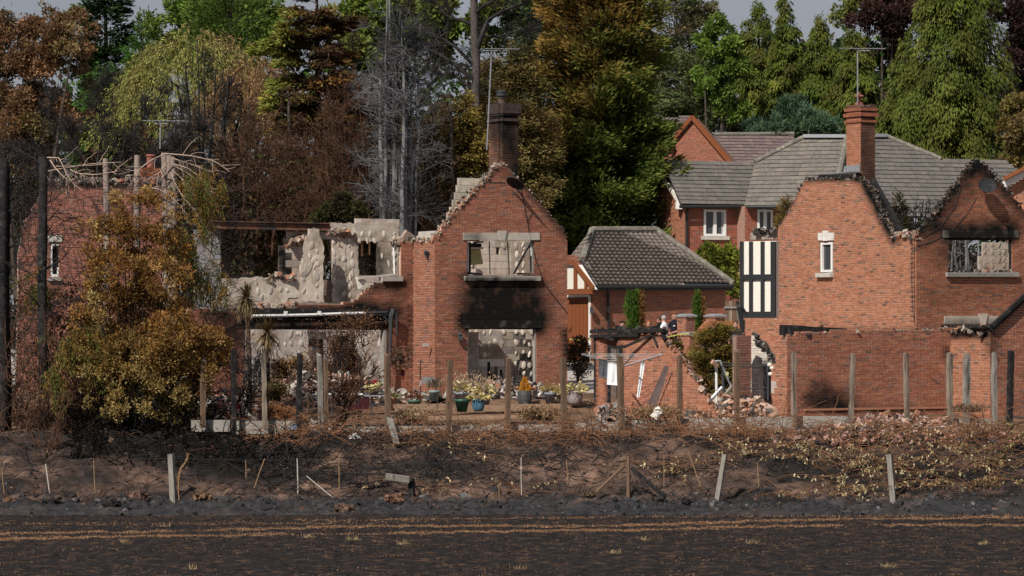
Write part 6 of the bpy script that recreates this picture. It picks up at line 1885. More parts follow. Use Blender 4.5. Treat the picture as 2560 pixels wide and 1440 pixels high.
# one sagging wire of the old fence
o = MB().tube([W(x, y, 92.5) for x, y in ((0, 1145), (230, 1150), (430, 1146), (600, 1150), (743, 1148), (900, 1155), (1100, 1160))], .005, 3).build('fence_wire', m_dark)
tag(o, 'thin sagging wire strung along the left stakes', 'wire')
# ---------------------------------------------------------------- trees and shrubs
GRN_D = [(.026, .052, .016), (.036, .066, .018), (.020, .038, .014)]
GRN = [(.070, .125, .024), (.090, .150, .030), (.050, .095, .022), (.11, .16, .04)]
GRN_B = [(.12, .19, .03), (.155, .225, .04), (.085, .145, .026), (.19, .24, .055)]
YGR = [(.20, .22, .05), (.16, .19, .045), (.25, .24, .07), (.12, .15, .035)]
OLV = [(.12, .11, .028), (.09, .09, .022), (.16, .13, .035), (.06, .07, .02)]
ORG = [(.21, .105, .025), (.16, .08, .02), (.26, .14, .04), (.12, .065, .02)]
BRN = [(.105, .062, .034), (.08, .046, .028), (.135, .082, .045), (.06, .038, .024)]
DBR = [(.05, .030, .020), (.035, .024, .018), (.075, .042, .026)]
PUR = [(.035, .018, .018), (.05, .026, .024), (.026, .016, .017)]
GOLD = [(.31, .155, .036), (.24, .112, .028), (.38, .22, .065), (.15, .07, .02), (.46, .32, .13), (.10, .05, .02)]
STRAW = [(.45, .36, .18), (.36, .27, .12), (.52, .44, .26), (.28, .19, .08)]
BLUEG = [(.09, .15, .085), (.12, .19, .11), (.065, .11, .06)]


def tree_root(name, px, Z, label, cat, group):
    x = (px - 1280) * Z / F
    return thing(name, A3(x, Z, ground_z(x, Z)), label, cat, group), A3(x, Z, float(ground_z(x, Z)))


def front_bias(az, keep=.4):
    """thin out what grows on the far side"""
    return (np.sin(az) < .25) | (rng.random(len(az)) < keep)


def conifer(px, ptop, pbot, hw, Z, label, pal, w=None, nl=16000, nb=150, prof=((0, .85), (.25, 1), (1, .05)), el=.1, droop=-.25, sp=.10, Ln=.17, Wd=.06, colfn=None, hang=0., name='conifer_tree', group='conifers behind the houses', trunk=m_bark, wid=.15, flat=.55, mat=None):
    t, b = tree_root(name, px, Z, label, 'tree', group)
    top, bot = W(px, ptop, Z), W(px, pbot, Z)
    Hc = top[2] - bot[2]
    R_ = hw * Z / F
    hgt = top[2] - b[2]
    k = 8
    zz = np.linspace(0, 1, k)
    P = np.stack([b[0] + np.sin(zz * 3) * .08, b[1] + zz * 0, b[2] + zz * hgt * .98], -1)[None]
    tube_mesh('trunk', [(P, taper(1, k, .02 * hgt + .06, .03))], trunk, t, 7)
    tb = U(0, 1, nb * 3) ** 1.15
    az = U(0, 2 * math.pi, nb * 3)
    ok = front_bias(az, .35)
    tb, az = tb[ok][:nb], az[ok][:nb]
    nb = len(tb)
    pr = np.array(prof)
    bl = R_ * np.interp(tb, pr[:, 0], pr[:, 1]) * U(.5, 1.14, nb)
    bs = np.c_[np.full(nb, b[0]), np.full(nb, b[1]), bot[2] + tb * Hc]
    hd = np.c_[np.cos(az), np.sin(az), np.zeros(nb)]
    e_ = el + rng.normal(0, .12, nb) + .35 * tb
    # branches as wood
    s5 = np.linspace(0, .95, 5)
    BP = bs[:, None] + hd[:, None] * (bl[:, None] * s5)[..., None] + A3(0, 0, 1) * (bl[:, None] * (e_[:, None] * s5 + droop * s5 ** 2))[..., None]
    tube_mesh('limbs', [(BP, taper(nb, 5, .012 + .012 * bl, .006))], trunk, t, 3)
    i = rng.choice(nb, nl, p=bl ** 1.3 / np.sum(bl ** 1.3))
    s = U(.12, 1, nl) ** .65
    L_ = bl[i]
    lat = np.cross(hd[i], A3(0, 0, 1))
    q = rng.normal(0, 1, (nl, 2))
    C = bs[i] + hd[i] * (L_ * s)[:, None] + A3(0, 0, 1) * (L_ * (e_[i] * s + droop * s * s))[:, None]
    wsp = (sp * R_ * .9 + wid * L_ * (1.15 - s))[:, None]
    C = C + lat * q[:, :1] * wsp + A3(0, 0, 1) * (q[:, 1:] * wsp * flat) + rng.normal(0, .05, (nl, 3))
    D = hd[i] + A3(0, 0, 1) * (e_[i] + 2 * droop * s - hang)[:, None] + lat * (np.sign(q[:, :1]) * .5) + rng.normal(0, .35, (nl, 3))
    rgb = (pick(pal, nl, w) * .5 + pick(pal, nb, w, hue=.05)[i] * .5) * U(.62, 1.35, nb)[i][:, None]
    if colfn is not None:
        rgb = colfn(C, rgb, s)
    leaf_mesh('crown', C, D, U(.6, 1.3, nl) * Ln, U(.6, 1.3, nl) * Wd, rgb, mat or m_leaf, t, Nrm=A3(0, -.4, 1) + hd[i] * .5)
    return t


def broad(px, Z, lobes, label, pal, w=None, nl=14000, Ln=.13, Wd=.08, name='broadleaf_tree', cat='tree', group='broadleaf trees behind the houses', trunk=m_bark, colfn=None, base=None, mat=None, up=.2, stems=1, srr=(.20, .42), sub=14):
    """crown from lobes given in pixels: (x, y, radius)"""
    t, b = tree_root(name, px if base is None else base, Z, label, cat, group)
    lb = np.array(lobes, float)
    cen = np.array([W(x, y, Z) for x, y, r in lobes]) + np.c_[np.zeros(len(lb)), rng.normal(0, .5, len(lb)) * lb[:, 2] * Z / F, np.zeros(len(lb))]
    rad = lb[:, 2] * Z / F
    # secondary clumps spread over the lobes
    ns = sub * len(lb)
    j = rng.choice(len(lb), ns, p=rad ** 2 / np.sum(rad ** 2))
    dv = norm(rng.normal(0, 1, (ns, 3)) * A3(1, 1, 1) + A3(0, -.35, .15))
    sc_c = cen[j] + dv * (rad[j] * U(.55, 1.0, ns))[:, None]
    sr = rad[j] * U(srr[0], srr[1], ns)
    i = rng.choice(ns, nl, p=sr ** 2 / np.sum(sr ** 2))
    dl = norm(rng.normal(0, 1, (nl, 3)))
    C = sc_c[i] + dl * (sr[i] * U(.2, 1.15, nl) ** .5 * np.where(rng.random(nl) < .16, U(1, 1.8, nl), 1))[:, None] * A3(1, 1, .85)
    D = dl + A3(0, 0, up) + rng.normal(0, .5, (nl, 3))
    rgb = (pick(pal, nl, w) * .45 + pick(pal, ns, w, hue=.05)[i] * .55) * U(.6, 1.3, ns)[i][:, None]
    if colfn is not None:
        rgb = colfn(C, rgb, None)
    # limbs to the lobes
    S = np.repeat(b[None] + A3(0, 0, -.1), ns, 0) + rng.normal(0, .04 * stems, (ns, 3)) * A3(1, 1, 0)
    mid = S * .45 + sc_c * .55 + rng.normal(0, .12, (ns, 3)) + A3(0, 0, .2)
    q = np.linspace(0, 1, 6)[None, :, None]
    BP = S[:, None] * (1 - q) ** 2 + mid[:, None] * 2 * q * (1 - q) + sc_c[:, None] * q ** 2
    hgt = max(cen[:, 2]) - b[2]
    nt_ = max(2, ns // 60) * stems
    tube_mesh('trunk', [(BP[:nt_], taper(nt_, 6, (.012 * hgt + .03) / stems, .010)), (BP[::4], taper(len(BP[::4]), 6, .008, .005))], trunk, t, 4)
    leaf_mesh('crown', C, D, U(.6, 1.3, nl) * Ln, U(.6, 1.3, nl) * Wd, rgb, mat or m_leaf, t)
    return t


def bare(px, Z, stems, label, mat, name='burnt_tree', group='burnt bare trees', nbr=60, nsub=700, blen=1.2, sub=.5, grav=.02, side=.95, r0=.07, tmin=.25, fine=0, mat2=None, cat='tree', sublen=(.3, 1), wob=.12):
    """stems: list of pixel polylines"""
    t, b = tree_root(name, px, Z, label, cat, group)
    sets = []
    k = 8
    SP_ = []
    for st in stems:
        p = np.array([W(x, y, Z) for x, y in st])
        p[:, 1] += rng.normal(0, .25)
        q = np.linspace(0, len(p) - 1, k)
        SP_.append(np.stack([np.interp(q, np.arange(len(p)), p[:, c]) for c in range(3)], -1))
    SP_ = np.array(SP_) + rng.normal(0, .02, (len(stems), k, 3))
    rr = np.array(r0) * U(.7, 1.2, len(stems))
    m1 = 1 if isinstance(r0, list) else len(stems)
    tube_mesh('trunk', [(SP_[:m1], taper(m1, k, rr[:m1], rr[:m1] * (.75 if m1 == 1 else .25)))], mat, t, 7)
    if m1 < len(stems):
        sets.append((SP_[m1:], taper(len(stems) - m1, k, rr[m1:], rr[m1:] * .3)))
    S, D, i, tt = along(SP_, nbr, tmin, 1, side)
    B1 = grow(S, D * A3(1, 1, .7), blen * U(.35, 1.1, nbr) * (1.15 - tt * .75), 6, wob, grav)
    sets.append((B1, taper(nbr, 6, .022, .008)))
    if nsub:
        S, D, i, tt = along(B1, nsub, .15, 1, .8)
        B2 = grow(S, D, sub * U(sublen[0], sublen[1], nsub), 5, wob * 1.2, grav)
        sets.append((B2, taper(nsub, 5, .010, .005)))
        if fine:
            S, D, i, tt = along(B2, fine, .1, 1, .8)
            sets.append((grow(S, D, sub * .55 * U(.3, 1, fine), 4, .2, grav), taper(fine, 4, .006, .004)))
    tube_mesh('branches', sets, mat2 or mat, t, 3)
    return t


# ---- far wood that closes the view between the trunks (reads as one mass)
n = 42000
x = U(-60, 60, n)
y = U(196, 215, n)
topz = 4 + (HZ - (175 + 55 * np.sin(x * .23 + 1) + 35 * np.sin(x * .61))) * 205 / F
z = 5 + (topz - 5) * U(0, 1, n) ** .7
clump = vnoise(x, z, 2.2, 31, 3) > -.25
C = np.c_[x, y, z][clump]
stuff(leaf_mesh('far_wood', C, rng.normal(0, 1, (len(C), 3)), .55, .32, pick(GRN_D + DBR[:2] + GRN[:1], len(C)), m_leaf), 'dark far wood closing the view behind the trees')

n = 54000
x, y = U(-60, 1120, n), U(124.5, 132, n)
ty = U(0, 1, n) ** .8
pyx = 720 - (720 - (np.where(x > 960, 230, 400) + 60 * np.sin(x * .013) + 40 * np.sin(x * .05))) * ty
C = np.stack([(x - 1280) * y / F, y, CZ + (HZ - pyx) * y / F], -1)
C = C[vnoise(C[:, 0], C[:, 2] + C[:, 1], .9, 51, 3) > -.3]
stuff(leaf_mesh('dead_thicket', C, rng.normal(0, 1, C.shape), .22, .10, pick(BRN + DBR + OLV[3:] + [(.055, .06, .025), (.04, .045, .022)], len(C)), m_dry), 'brown dead thicket closing the view behind the left ruin')
# ---- left to right, back rows first
conifer(262, -70, 260, 78, 158, 'dark green pine rising behind the scorched oak', GRN_D, nl=13000, nb=130, prof=((0, .8), (.5, 1), (.85, .75), (1, .3)), Ln=.24, Wd=.09, el=.25, droop=-.2)
conifer(352, 60, 420, 80, 150, 'slender mid green cypress left of the willow', [(.055, .12, .022), (.075, .15, .03)], nl=16000, prof=((0, 1), (.5, .85), (1, .08)), el=.5, droop=-.1, Ln=.2)
conifer(255, 170, 470, 95, 146, 'dark leafy green tree under the black pine', [(.05, .11, .02), (.07, .14, .026), (.035, .07, .016)], nl=18000, nb=150, prof=((0, 1), (.6, .9), (1, .3)), Ln=.2, Wd=.1)
broad(500, 158, [(420, 70, 60), (480, 20, 70), (560, 10, 75), (640, 40, 70), (520, 90, 70), (600, 110, 60), (440, 130, 55), (690, 90, 60), (360, 150, 50)], 'broad bright green tree spreading above the willow', GRN_B, nl=32000, Ln=.18, Wd=.095)
conifer(575, -60, 300, 120, 150, 'bright green feathery conifer above the willow top', GRN_B + GRN, nl=15000, el=.6, droop=-.1, Ln=.22, prof=((0, 1), (.6, .9), (1, .25)))
broad(905, 160, [(860, 60, 60), (930, 40, 70), (910, 130, 60), (1000, 60, 70), (1080, 40, 70), (1120, 110, 60), (980, 150, 60), (1250, 60, 70), (1320, 30, 80), (1380, 90, 60)], 'yellow green trees showing behind the bare grey trunks', YGR + GRN_B, nl=40000, Ln=.26, Wd=.14)
broad(60, 124, [(40, 120, 75), (110, 90, 70), (170, 130, 65), (30, 220, 80), (110, 200, 80), (190, 60, 45), (60, 320, 80), (140, 300, 65), (100, 30, 28), (200, 200, 50), (20, 400, 70), (210, 280, 40), (110, 390, 60), (150, 60, 40)], 'large oak with scorched brown leaves at left frame edge', [(.26, .145, .07), (.19, .10, .048), (.14, .07, .036), (.34, .22, .12), (.09, .05, .03), (.10, .10, .03)], nl=62000, Ln=.115, Wd=.065, name='scorched_oak', group='scorched broadleaf trees', mat=m_dry)


def will(px, ptop, pbot, hw, Z, label, pal, n_st, colfn=None, name='willow_tree'):
    t, b = tree_root(name, px, Z, label, 'tree', 'weeping willows')
    R_ = hw * Z / F
    top, bot = W(px, ptop, Z)[2], W(px, pbot, Z)[2]
    az, f = U(0, 6.28, n_st), U(0, 1, n_st) ** .5
    ok = front_bias(az, .3)
    az, f = az[ok], f[ok]
    m_ = len(az)
    S = np.c_[b[0] + np.cos(az) * f * R_, b[1] + np.sin(az) * f * R_ * .8, top - (top - bot) * .62 * f ** 2.2 + rng.normal(0, .25, m_)]
    Ln_ = U(.8, 3.2, m_) * (.6 + .5 * f)
    P = grow(S, np.c_[np.cos(az) * .8, np.sin(az) * .8, U(-.2, .5, m_)], Ln_, 9, .10, -.30)
    tube_mesh('strands', [(P, taper(m_, 9, .010, .004))], m_twigb, t, 3)
    k = 34
    i = np.repeat(np.arange(m_), k)
    q = U(0, 7.99, m_ * k)
    j = q.astype(int)
    C = P[i, j] * (1 - (q - j))[:, None] + P[i, j + 1] * (q - j)[:, None] + rng.normal(0, .045, (m_ * k, 3))
    D = norm(P[i, j + 1] - P[i, j]) + rng.normal(0, .35, (m_ * k, 3)) + A3(0, 0, -.3)
    rgb = pick(pal, m_ * k) * U(.75, 1.3, m_)[i][:, None]
    if colfn:
        rgb = colfn(C, rgb, None)
    leaf_mesh('crown', C, D, U(.10, .2, m_ * k), U(.025, .045, m_ * k), rgb, m_leaf, t)
    l = grow(np.repeat(b[None], 12, 0), np.c_[rng.normal(0, .4, 12), rng.normal(0, .3, 12), np.ones(12)], U(.7, 1, 12) * (top - b[2]), 7, .12)
    tube_mesh('trunk', [(l, taper(12, 7, .16, .03))], m_bark, t, 6)


def wcol(C, rgb, s):
    x, y = to_px(C)
    k = np.clip((x - 500 + 60 * np.sin(y * .03) + rng.normal(0, 45, len(x))) / 120, 0, 1)[:, None]
    tan = pick([(.34, .21, .10), (.26, .16, .075), (.40, .27, .14)], len(x))
    return rgb * (1 - k) + tan * k


will(485, 95, 470, 185, 136, 'weeping willow turned yellow green on one side and tan on the other', [(.32, .32, .08), (.27, .28, .07), (.37, .34, .12), (.2, .24, .07)], 900, wcol)
will(640, 165, 420, 100, 133, 'smaller scorched tan willow right of the yellow willow', [(.31, .185, .085), (.25, .145, .07), (.36, .23, .12), (.18, .105, .055)], 430)


def lay(C, rgb, s):
    x, y = to_px(C)
    k = np.clip((760 - x + rng.normal(0, 40, len(x))) / 80, 0, 1) * np.clip((330 - y) / 80, 0, 1) * (s > .45)
    yg = pick([(.34, .34, .06), (.27, .30, .055), (.15, .2, .04)], len(x))
    return rgb * (1 - k[:, None]) + yg * k[:, None]


conifer(790, -90, 330, 150, 130, 'layered cedar with yellow green tips and scorched brown boughs', ORG[1:] + DBR + BRN, nl=30000, nb=90, el=.1, droop=-.16, sp=.035, flat=.16, Ln=.24, Wd=.07, prof=((0, .8), (.35, 1), (1, .45)), colfn=lay, name='cedar_tree')
# grey brown dead conifers in the middle distance
for px, pt_, pb, hw, Z, lb, pal in ((620, 245, 640, 95, 126, 'dead brown conifer left behind the steel beam', BRN + DBR), (720, 215, 640, 90, 128, 'dead dark brown conifer above the steel beam', DBR + BRN[:2]), (830, 250, 640, 90, 127, 'dead brown conifer behind the block piers', DBR + BRN), (905, 330, 650, 85, 123, 'scorched conifer with olive patches behind back wall', BRN + OLV[1:2] + DBR), (560, 330, 640, 70, 122, 'low dead conifer behind the pale block pier', DBR + BRN), (1075, 300, 640, 80, 125, 'brown conifer behind the grey stems', BRN + DBR + OLV[1:2]), (880, 60, 420, 90, 134, 'dark scorched conifer left of the grey stems', DBR + GRN_D[:1])):
    conifer(px, pt_, pb, hw, Z, lb, pal, nl=8500, nb=110, el=.3, droop=-.15, Ln=.16, Wd=.05, group='dead conifers behind the left ruin', name='dead_conifer', mat=m_dry)
broad(850, 118, [(840, 520, 40), (810, 545, 35), (880, 540, 30)], 'olive green shrub in front of dead conifers behind ruin', [(.05, .055, .02), (.07, .065, .022), (.05, .035, .022)], nl=5000, Ln=.14, name='olive_shrub', cat='shrub', group=None)
conifer(1165, 240, 520, 72, 121, 'yellow olive conifer left of the blackened chimney', [(.26, .19, .04), (.20, .15, .035), (.15, .12, .03), (.30, .22, .06)], nl=12000, el=.55, droop=-.3, hang=.5, Ln=.17, prof=((0, 1), (.6, .85), (1, .15)))
conifer(1125, 220, 640, 55, 120, 'thin scorched bare larch beside the yellow olive conifer', BRN, nl=1800, nb=110, el=-.05, droop=-.1, group='dead conifers behind the left ruin', name='dead_conifer')
for px, pt_, pb, hw, Z, lb in ((1300, 120, 520, 105, 130, 'olive brown conifer right behind the blackened chimney'), (1395, 20, 480, 110, 144, 'dull olive conifer between chimney and big scorched conifer'), (1230, 150, 420, 80, 134, 'olive brown conifer above the chimney pot')):
    conifer(px, pt_, pb, hw, Z + 17, lb, [(.175, .13, .045), (.14, .11, .038), (.21, .155, .06), (.11, .10, .035)], nl=30000, nb=220, wid=.15, el=.35, droop=-.2, Ln=.18, prof=((0, 1), (.6, .8), (1, .2)), hang=.2)
conifer(1335, -60, 200, 90, 160, 'grey green pine top above the olive conifers', [(.06, .085, .045), (.08, .10, .06)], nl=9000, Ln=.25, el=.2, prof=((0, 1), (.6, .9), (1, .4)))


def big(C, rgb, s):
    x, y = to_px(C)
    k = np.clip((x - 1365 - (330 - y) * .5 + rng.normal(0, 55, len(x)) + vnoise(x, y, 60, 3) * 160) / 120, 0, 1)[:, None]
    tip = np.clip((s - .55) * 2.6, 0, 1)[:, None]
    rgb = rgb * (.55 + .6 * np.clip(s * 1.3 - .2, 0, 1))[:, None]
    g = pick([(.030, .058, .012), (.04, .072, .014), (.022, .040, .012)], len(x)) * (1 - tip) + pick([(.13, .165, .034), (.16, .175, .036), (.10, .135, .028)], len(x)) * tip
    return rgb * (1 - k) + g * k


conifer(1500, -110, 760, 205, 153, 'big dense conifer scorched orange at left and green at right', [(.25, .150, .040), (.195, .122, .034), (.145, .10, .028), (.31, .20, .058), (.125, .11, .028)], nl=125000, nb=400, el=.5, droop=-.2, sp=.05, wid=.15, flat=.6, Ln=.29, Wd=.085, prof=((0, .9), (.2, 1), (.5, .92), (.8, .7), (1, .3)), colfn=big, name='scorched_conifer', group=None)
# right hand side
PINE = [(.11, .14, .055), (.14, .165, .065), (.17, .165, .075), (.08, .105, .045)]
conifer(1690, -20, 260, 105, 195, 'open crowned pale pine beyond the farthest house', PINE + [(.16, .12, .06)], nl=11000, nb=70, el=.35, droop=-.1, Ln=.3, Wd=.09, prof=((0, .7), (.5, 1), (1, .5)), flat=.35)
conifer(1735, 140, 420, 115, 188, 'spreading dull green pine behind the farthest house roof', PINE, nl=14000, nb=80, el=.1, droop=-.1, Ln=.28, Wd=.09, prof=((0, 1), (.6, .9), (1, .4)), flat=.3)
broad(1790, 186, [(1790, 110, 45), (1830, 180, 45), (1780, 220, 50), (1830, 270, 45), (1790, 60, 28)], 'light green birch between the pale pine and tall cypresses', GRN_B, nl=16000, Ln=.19, Wd=.10)
CED = [(.090, .122, .019), (.112, .142, .023), (.066, .096, .017), (.145, .158, .03), (.04, .064, .014), (.10, .085, .025)]
for px, pt_, pb, hw, Z, lb, nl in ((1895, 0, 420, 80, 192, 'left tall green cypress above the hip roof', 16000), (1962, -20, 420, 62, 190, 'narrow tall green cypress right beside its twin', 12000), (2050, 40, 430, 75, 186, 'green cypress behind the tall aerial', 14000), (2135, 75, 430, 85, 184, 'broad green cypress right behind right chimney', 15000), (2265, 120, 440, 85, 182, 'drooping green cypress between chimney and giant one', 15000)):
    conifer(px, pt_, pb, hw, Z, lb, CED, nl=int(nl * 1.5), nb=170, el=.25, droop=-.6, hang=1.0, Ln=.25, Wd=.075, sp=.06, wid=.16, flat=1.0, prof=((0, 1), (.45, .9), (.8, .55), (1, .1)), group='green cypresses beyond the intact house')
conifer(2385, -110, 460, 165, 176, 'giant drooping green cypress filling the upper right', CED + [(.13, .15, .03)], nl=64000, nb=300, el=.22, droop=-.62, hang=1.1, Ln=.24, Wd=.075, sp=.04, wid=.15, flat=1.0, prof=((0, 1), (.4, .9), (.75, .7), (1, .45)), group='green cypresses beyond the intact house')
broad(1950, 203, [(1700, 150, 50), (1780, 170, 50), (1850, 140, 50), (1930, 160, 55), (2010, 170, 50), (2080, 150, 50), (2160, 140, 55), (2240, 160, 55), (1880, 220, 50), (2050, 230, 50), (2200, 230, 50), (1750, 240, 50)], 'continuous green broadleaf belt far behind the cypresses', [(.07, .105, .02), (.09, .13, .026), (.05, .08, .018)], nl=34000, Ln=.24, Wd=.13)
broad(2535, 186, [(2530, 40, 60), (2570, 100, 60), (2540, 170, 55), (2580, 230, 60), (2550, 290, 45)], 'dark purple beech at upper right frame edge', PUR, nl=20000, Ln=.19, Wd=.11)
broad(2200, 200, [(2190, 30, 50), (2240, 50, 55), (2280, 20, 50), (2150, 60, 35), (2230, 100, 40)], 'reddish brown beech crown behind giant cypress', [(.07, .035, .03), (.09, .05, .04), (.05, .03, .028)], nl=15000, Ln=.2, Wd=.12)
broad(2130, 202, [(2120, 20, 30), (2150, 0, 30), (2100, 45, 25)], 'thin yellowish birch top by the reddish beech', YGR, nl=2200, Ln=.25, Wd=.12)
broad(1975, 172, [(1990, 300, 48), (2040, 310, 40), (1930, 325, 35), (1890, 330, 32), (2090, 330, 30)], 'low blue green pine over the purple grey roof', BLUEG, nl=9000, Ln=.26, Wd=.06, up=.6)
broad(2540, 170, [(2545, 270, 35), (2535, 330, 40), (2560, 390, 40), (2520, 400, 30)], 'yellowing tree at the right frame edge', [(.22, .17, .05), (.16, .14, .04), (.26, .19, .09)], nl=7000, Ln=.2, Wd=.1)
broad(1800, 139, [(1785, 640, 26), (1825, 650, 28), (1812, 690, 32), (1840, 720, 30), (1795, 690, 30), (1760, 628, 16)], 'yellow green laurel bush behind the garage corner', [(.22, .25, .035), (.16, .20, .03), (.28, .28, .05), (.09, .12, .02)], nl=7000, Ln=.2, Wd=.09, name='laurel_bush', cat='shrub', group=None)
for px, pt_, pb, hw, Z, lb, nl in ((1588, 734, 850, 24, 131, 'fat conical green cypress standing among people', 6000), (1747, 733, 850, 13, 128.6, 'thin conical cypress between the two capped piers', 3000)):
    conifer(px, pt_, pb, hw, Z, lb, [(.07, .13, .02), (.09, .15, .025), (.05, .09, .018)], nl=nl, nb=150, el=1.6, droop=.2, Ln=.12, Wd=.04, sp=.04, prof=((0, .9), (.3, 1), (.7, .7), (1, .06)), group='conical cypresses in the drive',
            colfn=lambda C, rgb, s: np.where((to_px(C)[0] > px + hw * .35)[:, None], pick([(.20, .10, .03), (.15, .09, .03)], len(C)), rgb))
conifer(1790, 820, 1010, 66, 107, 'olive and orange spreading juniper in the breach of the wall', [(.17, .15, .03), (.13, .12, .025), (.22, .16, .04), (.16, .09, .025)], nl=13000, nb=130, el=.5, droop=-.35, Ln=.12, Wd=.04, prof=((0, .8), (.45, 1), (.8, .75), (1, .3)), name='juniper_shrub', group=None)
conifer(1694, 846, 940, 20, 112, 'small scorched shrub before the tape wrapped pier', ORG + OLV, nl=1800, nb=50, el=.6, Ln=.12, name='small_shrub', group=None)
broad(1448, 118, [(1448, 862, 22), (1440, 885, 20), (1462, 880, 18), (1430, 905, 16), (1466, 905, 16), (1440, 930, 16), (1458, 932, 15), (1425, 880, 14)], 'dead twiggy shrub before the garage door', BRN + [(.16, .10, .06), (.12, .08, .05)], nl=2600, Ln=.1, Wd=.045, name='dead_shrub', cat='shrub', group=None)
conifer(1968, 488, 610, 34, 121, 'scorched yellow brown shrub against the right house slope', [(.24, .15, .05), (.16, .10, .04), (.12, .12, .03)], nl=2600, nb=60, el=1.0, Ln=.17, Wd=.03, name='scorched_shrub', group=None)
conifer(2248, 480, 640, 34, 122, 'small olive conifer in the valley between two gables', OLV + DBR, nl=2600, nb=60, el=.6, Ln=.17, name='small_conifer', group=None)
bare(2300, 121, [((x, 700), (x + U(-6, 6), 600), (x + U(-14, 14), U(490, 520))) for x in (2262, 2275, 2285, 2297, 2306, 2318, 2330, 2345)], 'black bare stems standing in the valley between two gables', m_char, nbr=90, nsub=400, blen=.7, sub=.4, r0=.05, side=.7, tmin=.1)
bare(2400, 121, [((x, 760), (x + U(-4, 4), 680), (x + U(-8, 8), U(560, 590))) for x in (2376, 2386, 2398, 2408, 2422, 2436)], 'grey black stems seen through the burnt window', m_ash, nbr=60, nsub=260, blen=.6, sub=.35, r0=.075, side=.7, tmin=.1)

n = 5200
x, y = U(2368, 2446, n), U(122.5, 124.5, n)
C = np.array([W(a, U(590, 700), b) for a, b in zip(x, y)])
C = C[vnoise(C[:, 0], C[:, 2], .35, 61, 3) > -.12]
stuff(leaf_mesh('burnt_thicket', C, rng.normal(0, 1, C.shape), .12, .05, pick(DBR + [(.02, .02, .02)], len(C)), m_dry), 'black thicket seen through the burnt window')

# ---- bare burnt trees
stems = [((x0, 640), (x0 + d * .5, 400), (x0 + d, 180), (x0 + d * 1.3, t_)) for x0, d, t_ in ((962, 4, -40), (975, -2, -20), (985, 6, 60), (996, 2, 20), (1005, 8, 120), (1014, 4, 90), (1024, 6, 200), (1036, 10, 60), (955, -6, 250), (969, 8, 140), (990, -8, 160), (1018, -10, 60))]
bare(990, 119, stems, 'tall grey burnt cypress of many bare trunks with pale side twigs', m_ash, nbr=300, nsub=2300, fine=2300, blen=1.9, sub=.75, grav=-.03, side=1.0, r0=.088, tmin=.12, mat2=surf('ash grey twig', (.17, .17, .175), rough=.9, scale=2, amt=.4, color2=(.035, .034, .036), c2scale=.5, c2lo=.42, c2hi=.6))
bare(505, 130, [((x0, 560), (x0 + d * .3, 420), (x0 + d, t_)) for x0, d, t_ in ((500, -5, 100), (508, 4, 130), (492, -25, 170), (515, 25, 175), (480, -30, 250), (525, 50, 210), (498, -55, 210), (540, 35, 190), (455, -20, 300), (560, 45, 240))], 'slim black burnt tree of upright stems before the willow', m_char, nbr=190, nsub=2200, blen=1.4, sub=.6, grav=.06, side=.6, r0=.105, tmin=.15)
bare(1192, 146, [((1188, 640), (1192, 260), (1188, 120), (1185, -60)), ((1192, 120), (1225, 40), (1330, 0), (1400, -40)), ((1192, 170), (1130, 110), (1060, 70), (1010, 10)), ((1188, 200), (1090, 130), (1020, 110)), ((1190, 60), (1120, 40), (1060, -20)), ((1190, 90), (1260, 90), (1340, 60)), ((1188, 230), (1140, 190), (1080, 180)), ((1190, 30), (1250, -10), (1300, -60))], 'burnt pine with thick pale trunk and wide black boughs', surf('pine bark', (.085, .07, .064), rough=.95, scale=5, amt=.35, color2=(.04, .037, .036), c2scale=.8, c2lo=.5, c2hi=.66), nbr=130, nsub=2000, fine=1600, blen=1.3, sub=.6, grav=.03, side=.8, r0=[.20] + [.10] * 7, tmin=.35, mat2=m_twig)
for px, Z, sts, lb in ((690, 122, [((x, 640), (x + U(-15, 15), 480), (x + U(-30, 30), U(300, 380))) for x in (600, 640, 680, 720, 760, 800, 830)], 'thicket of bare brown saplings behind the left wing'), (870, 121, [((x, 640), (x + U(-12, 12), 450), (x + U(-40, 10), U(200, 330))) for x in (830, 860, 880, 905, 925)], 'bare dark saplings left of the grey cypress'), (1080, 121.5, [((x, 640), (x + U(-8, 8), 480), (x + U(-14, 24), U(280, 380))) for x in (1060, 1080, 1110, 1135)], 'bare brown saplings right of the grey cypress')):
    bare(px, Z, sts, lb, m_twigb, nbr=150, nsub=2200, blen=1.5, sub=.7, grav=.03, side=.8, r0=.045, tmin=.15)
bare(250, 118, [((230, 640), (225, 420), (160, 330), (120, 250)), ((240, 640), (250, 430), (330, 330), (400, 230)), ((240, 640), (245, 420), (260, 320), (250, 200)), ((220, 640), (180, 450), (90, 400), (20, 360)), ((260, 640), (300, 430), (420, 360), (500, 320)), ((240, 600), (300, 440), (380, 400), (470, 380))], 'burnt tree with thin black limbs fanning over the far left ruin', m_twig, nbr=150, nsub=2600, fine=2500, blen=1.3, sub=.6, grav=.05, side=.7, r0=.06, tmin=.4)
# ---------------------------------------------------------------- the near left: gold bush, lopped cypress, black trunks
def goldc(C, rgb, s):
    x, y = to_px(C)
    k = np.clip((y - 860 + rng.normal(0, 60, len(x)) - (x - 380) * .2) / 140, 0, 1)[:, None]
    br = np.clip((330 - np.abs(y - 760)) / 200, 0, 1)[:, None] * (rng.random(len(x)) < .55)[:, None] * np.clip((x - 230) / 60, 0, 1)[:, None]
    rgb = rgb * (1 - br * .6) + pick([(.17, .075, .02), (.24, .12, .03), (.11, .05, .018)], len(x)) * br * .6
    return rgb * (1 - k * .6) + pick([(.42, .34, .12), (.33, .27, .08), (.50, .42, .20), (.22, .19, .06)], len(x)) * k * .6


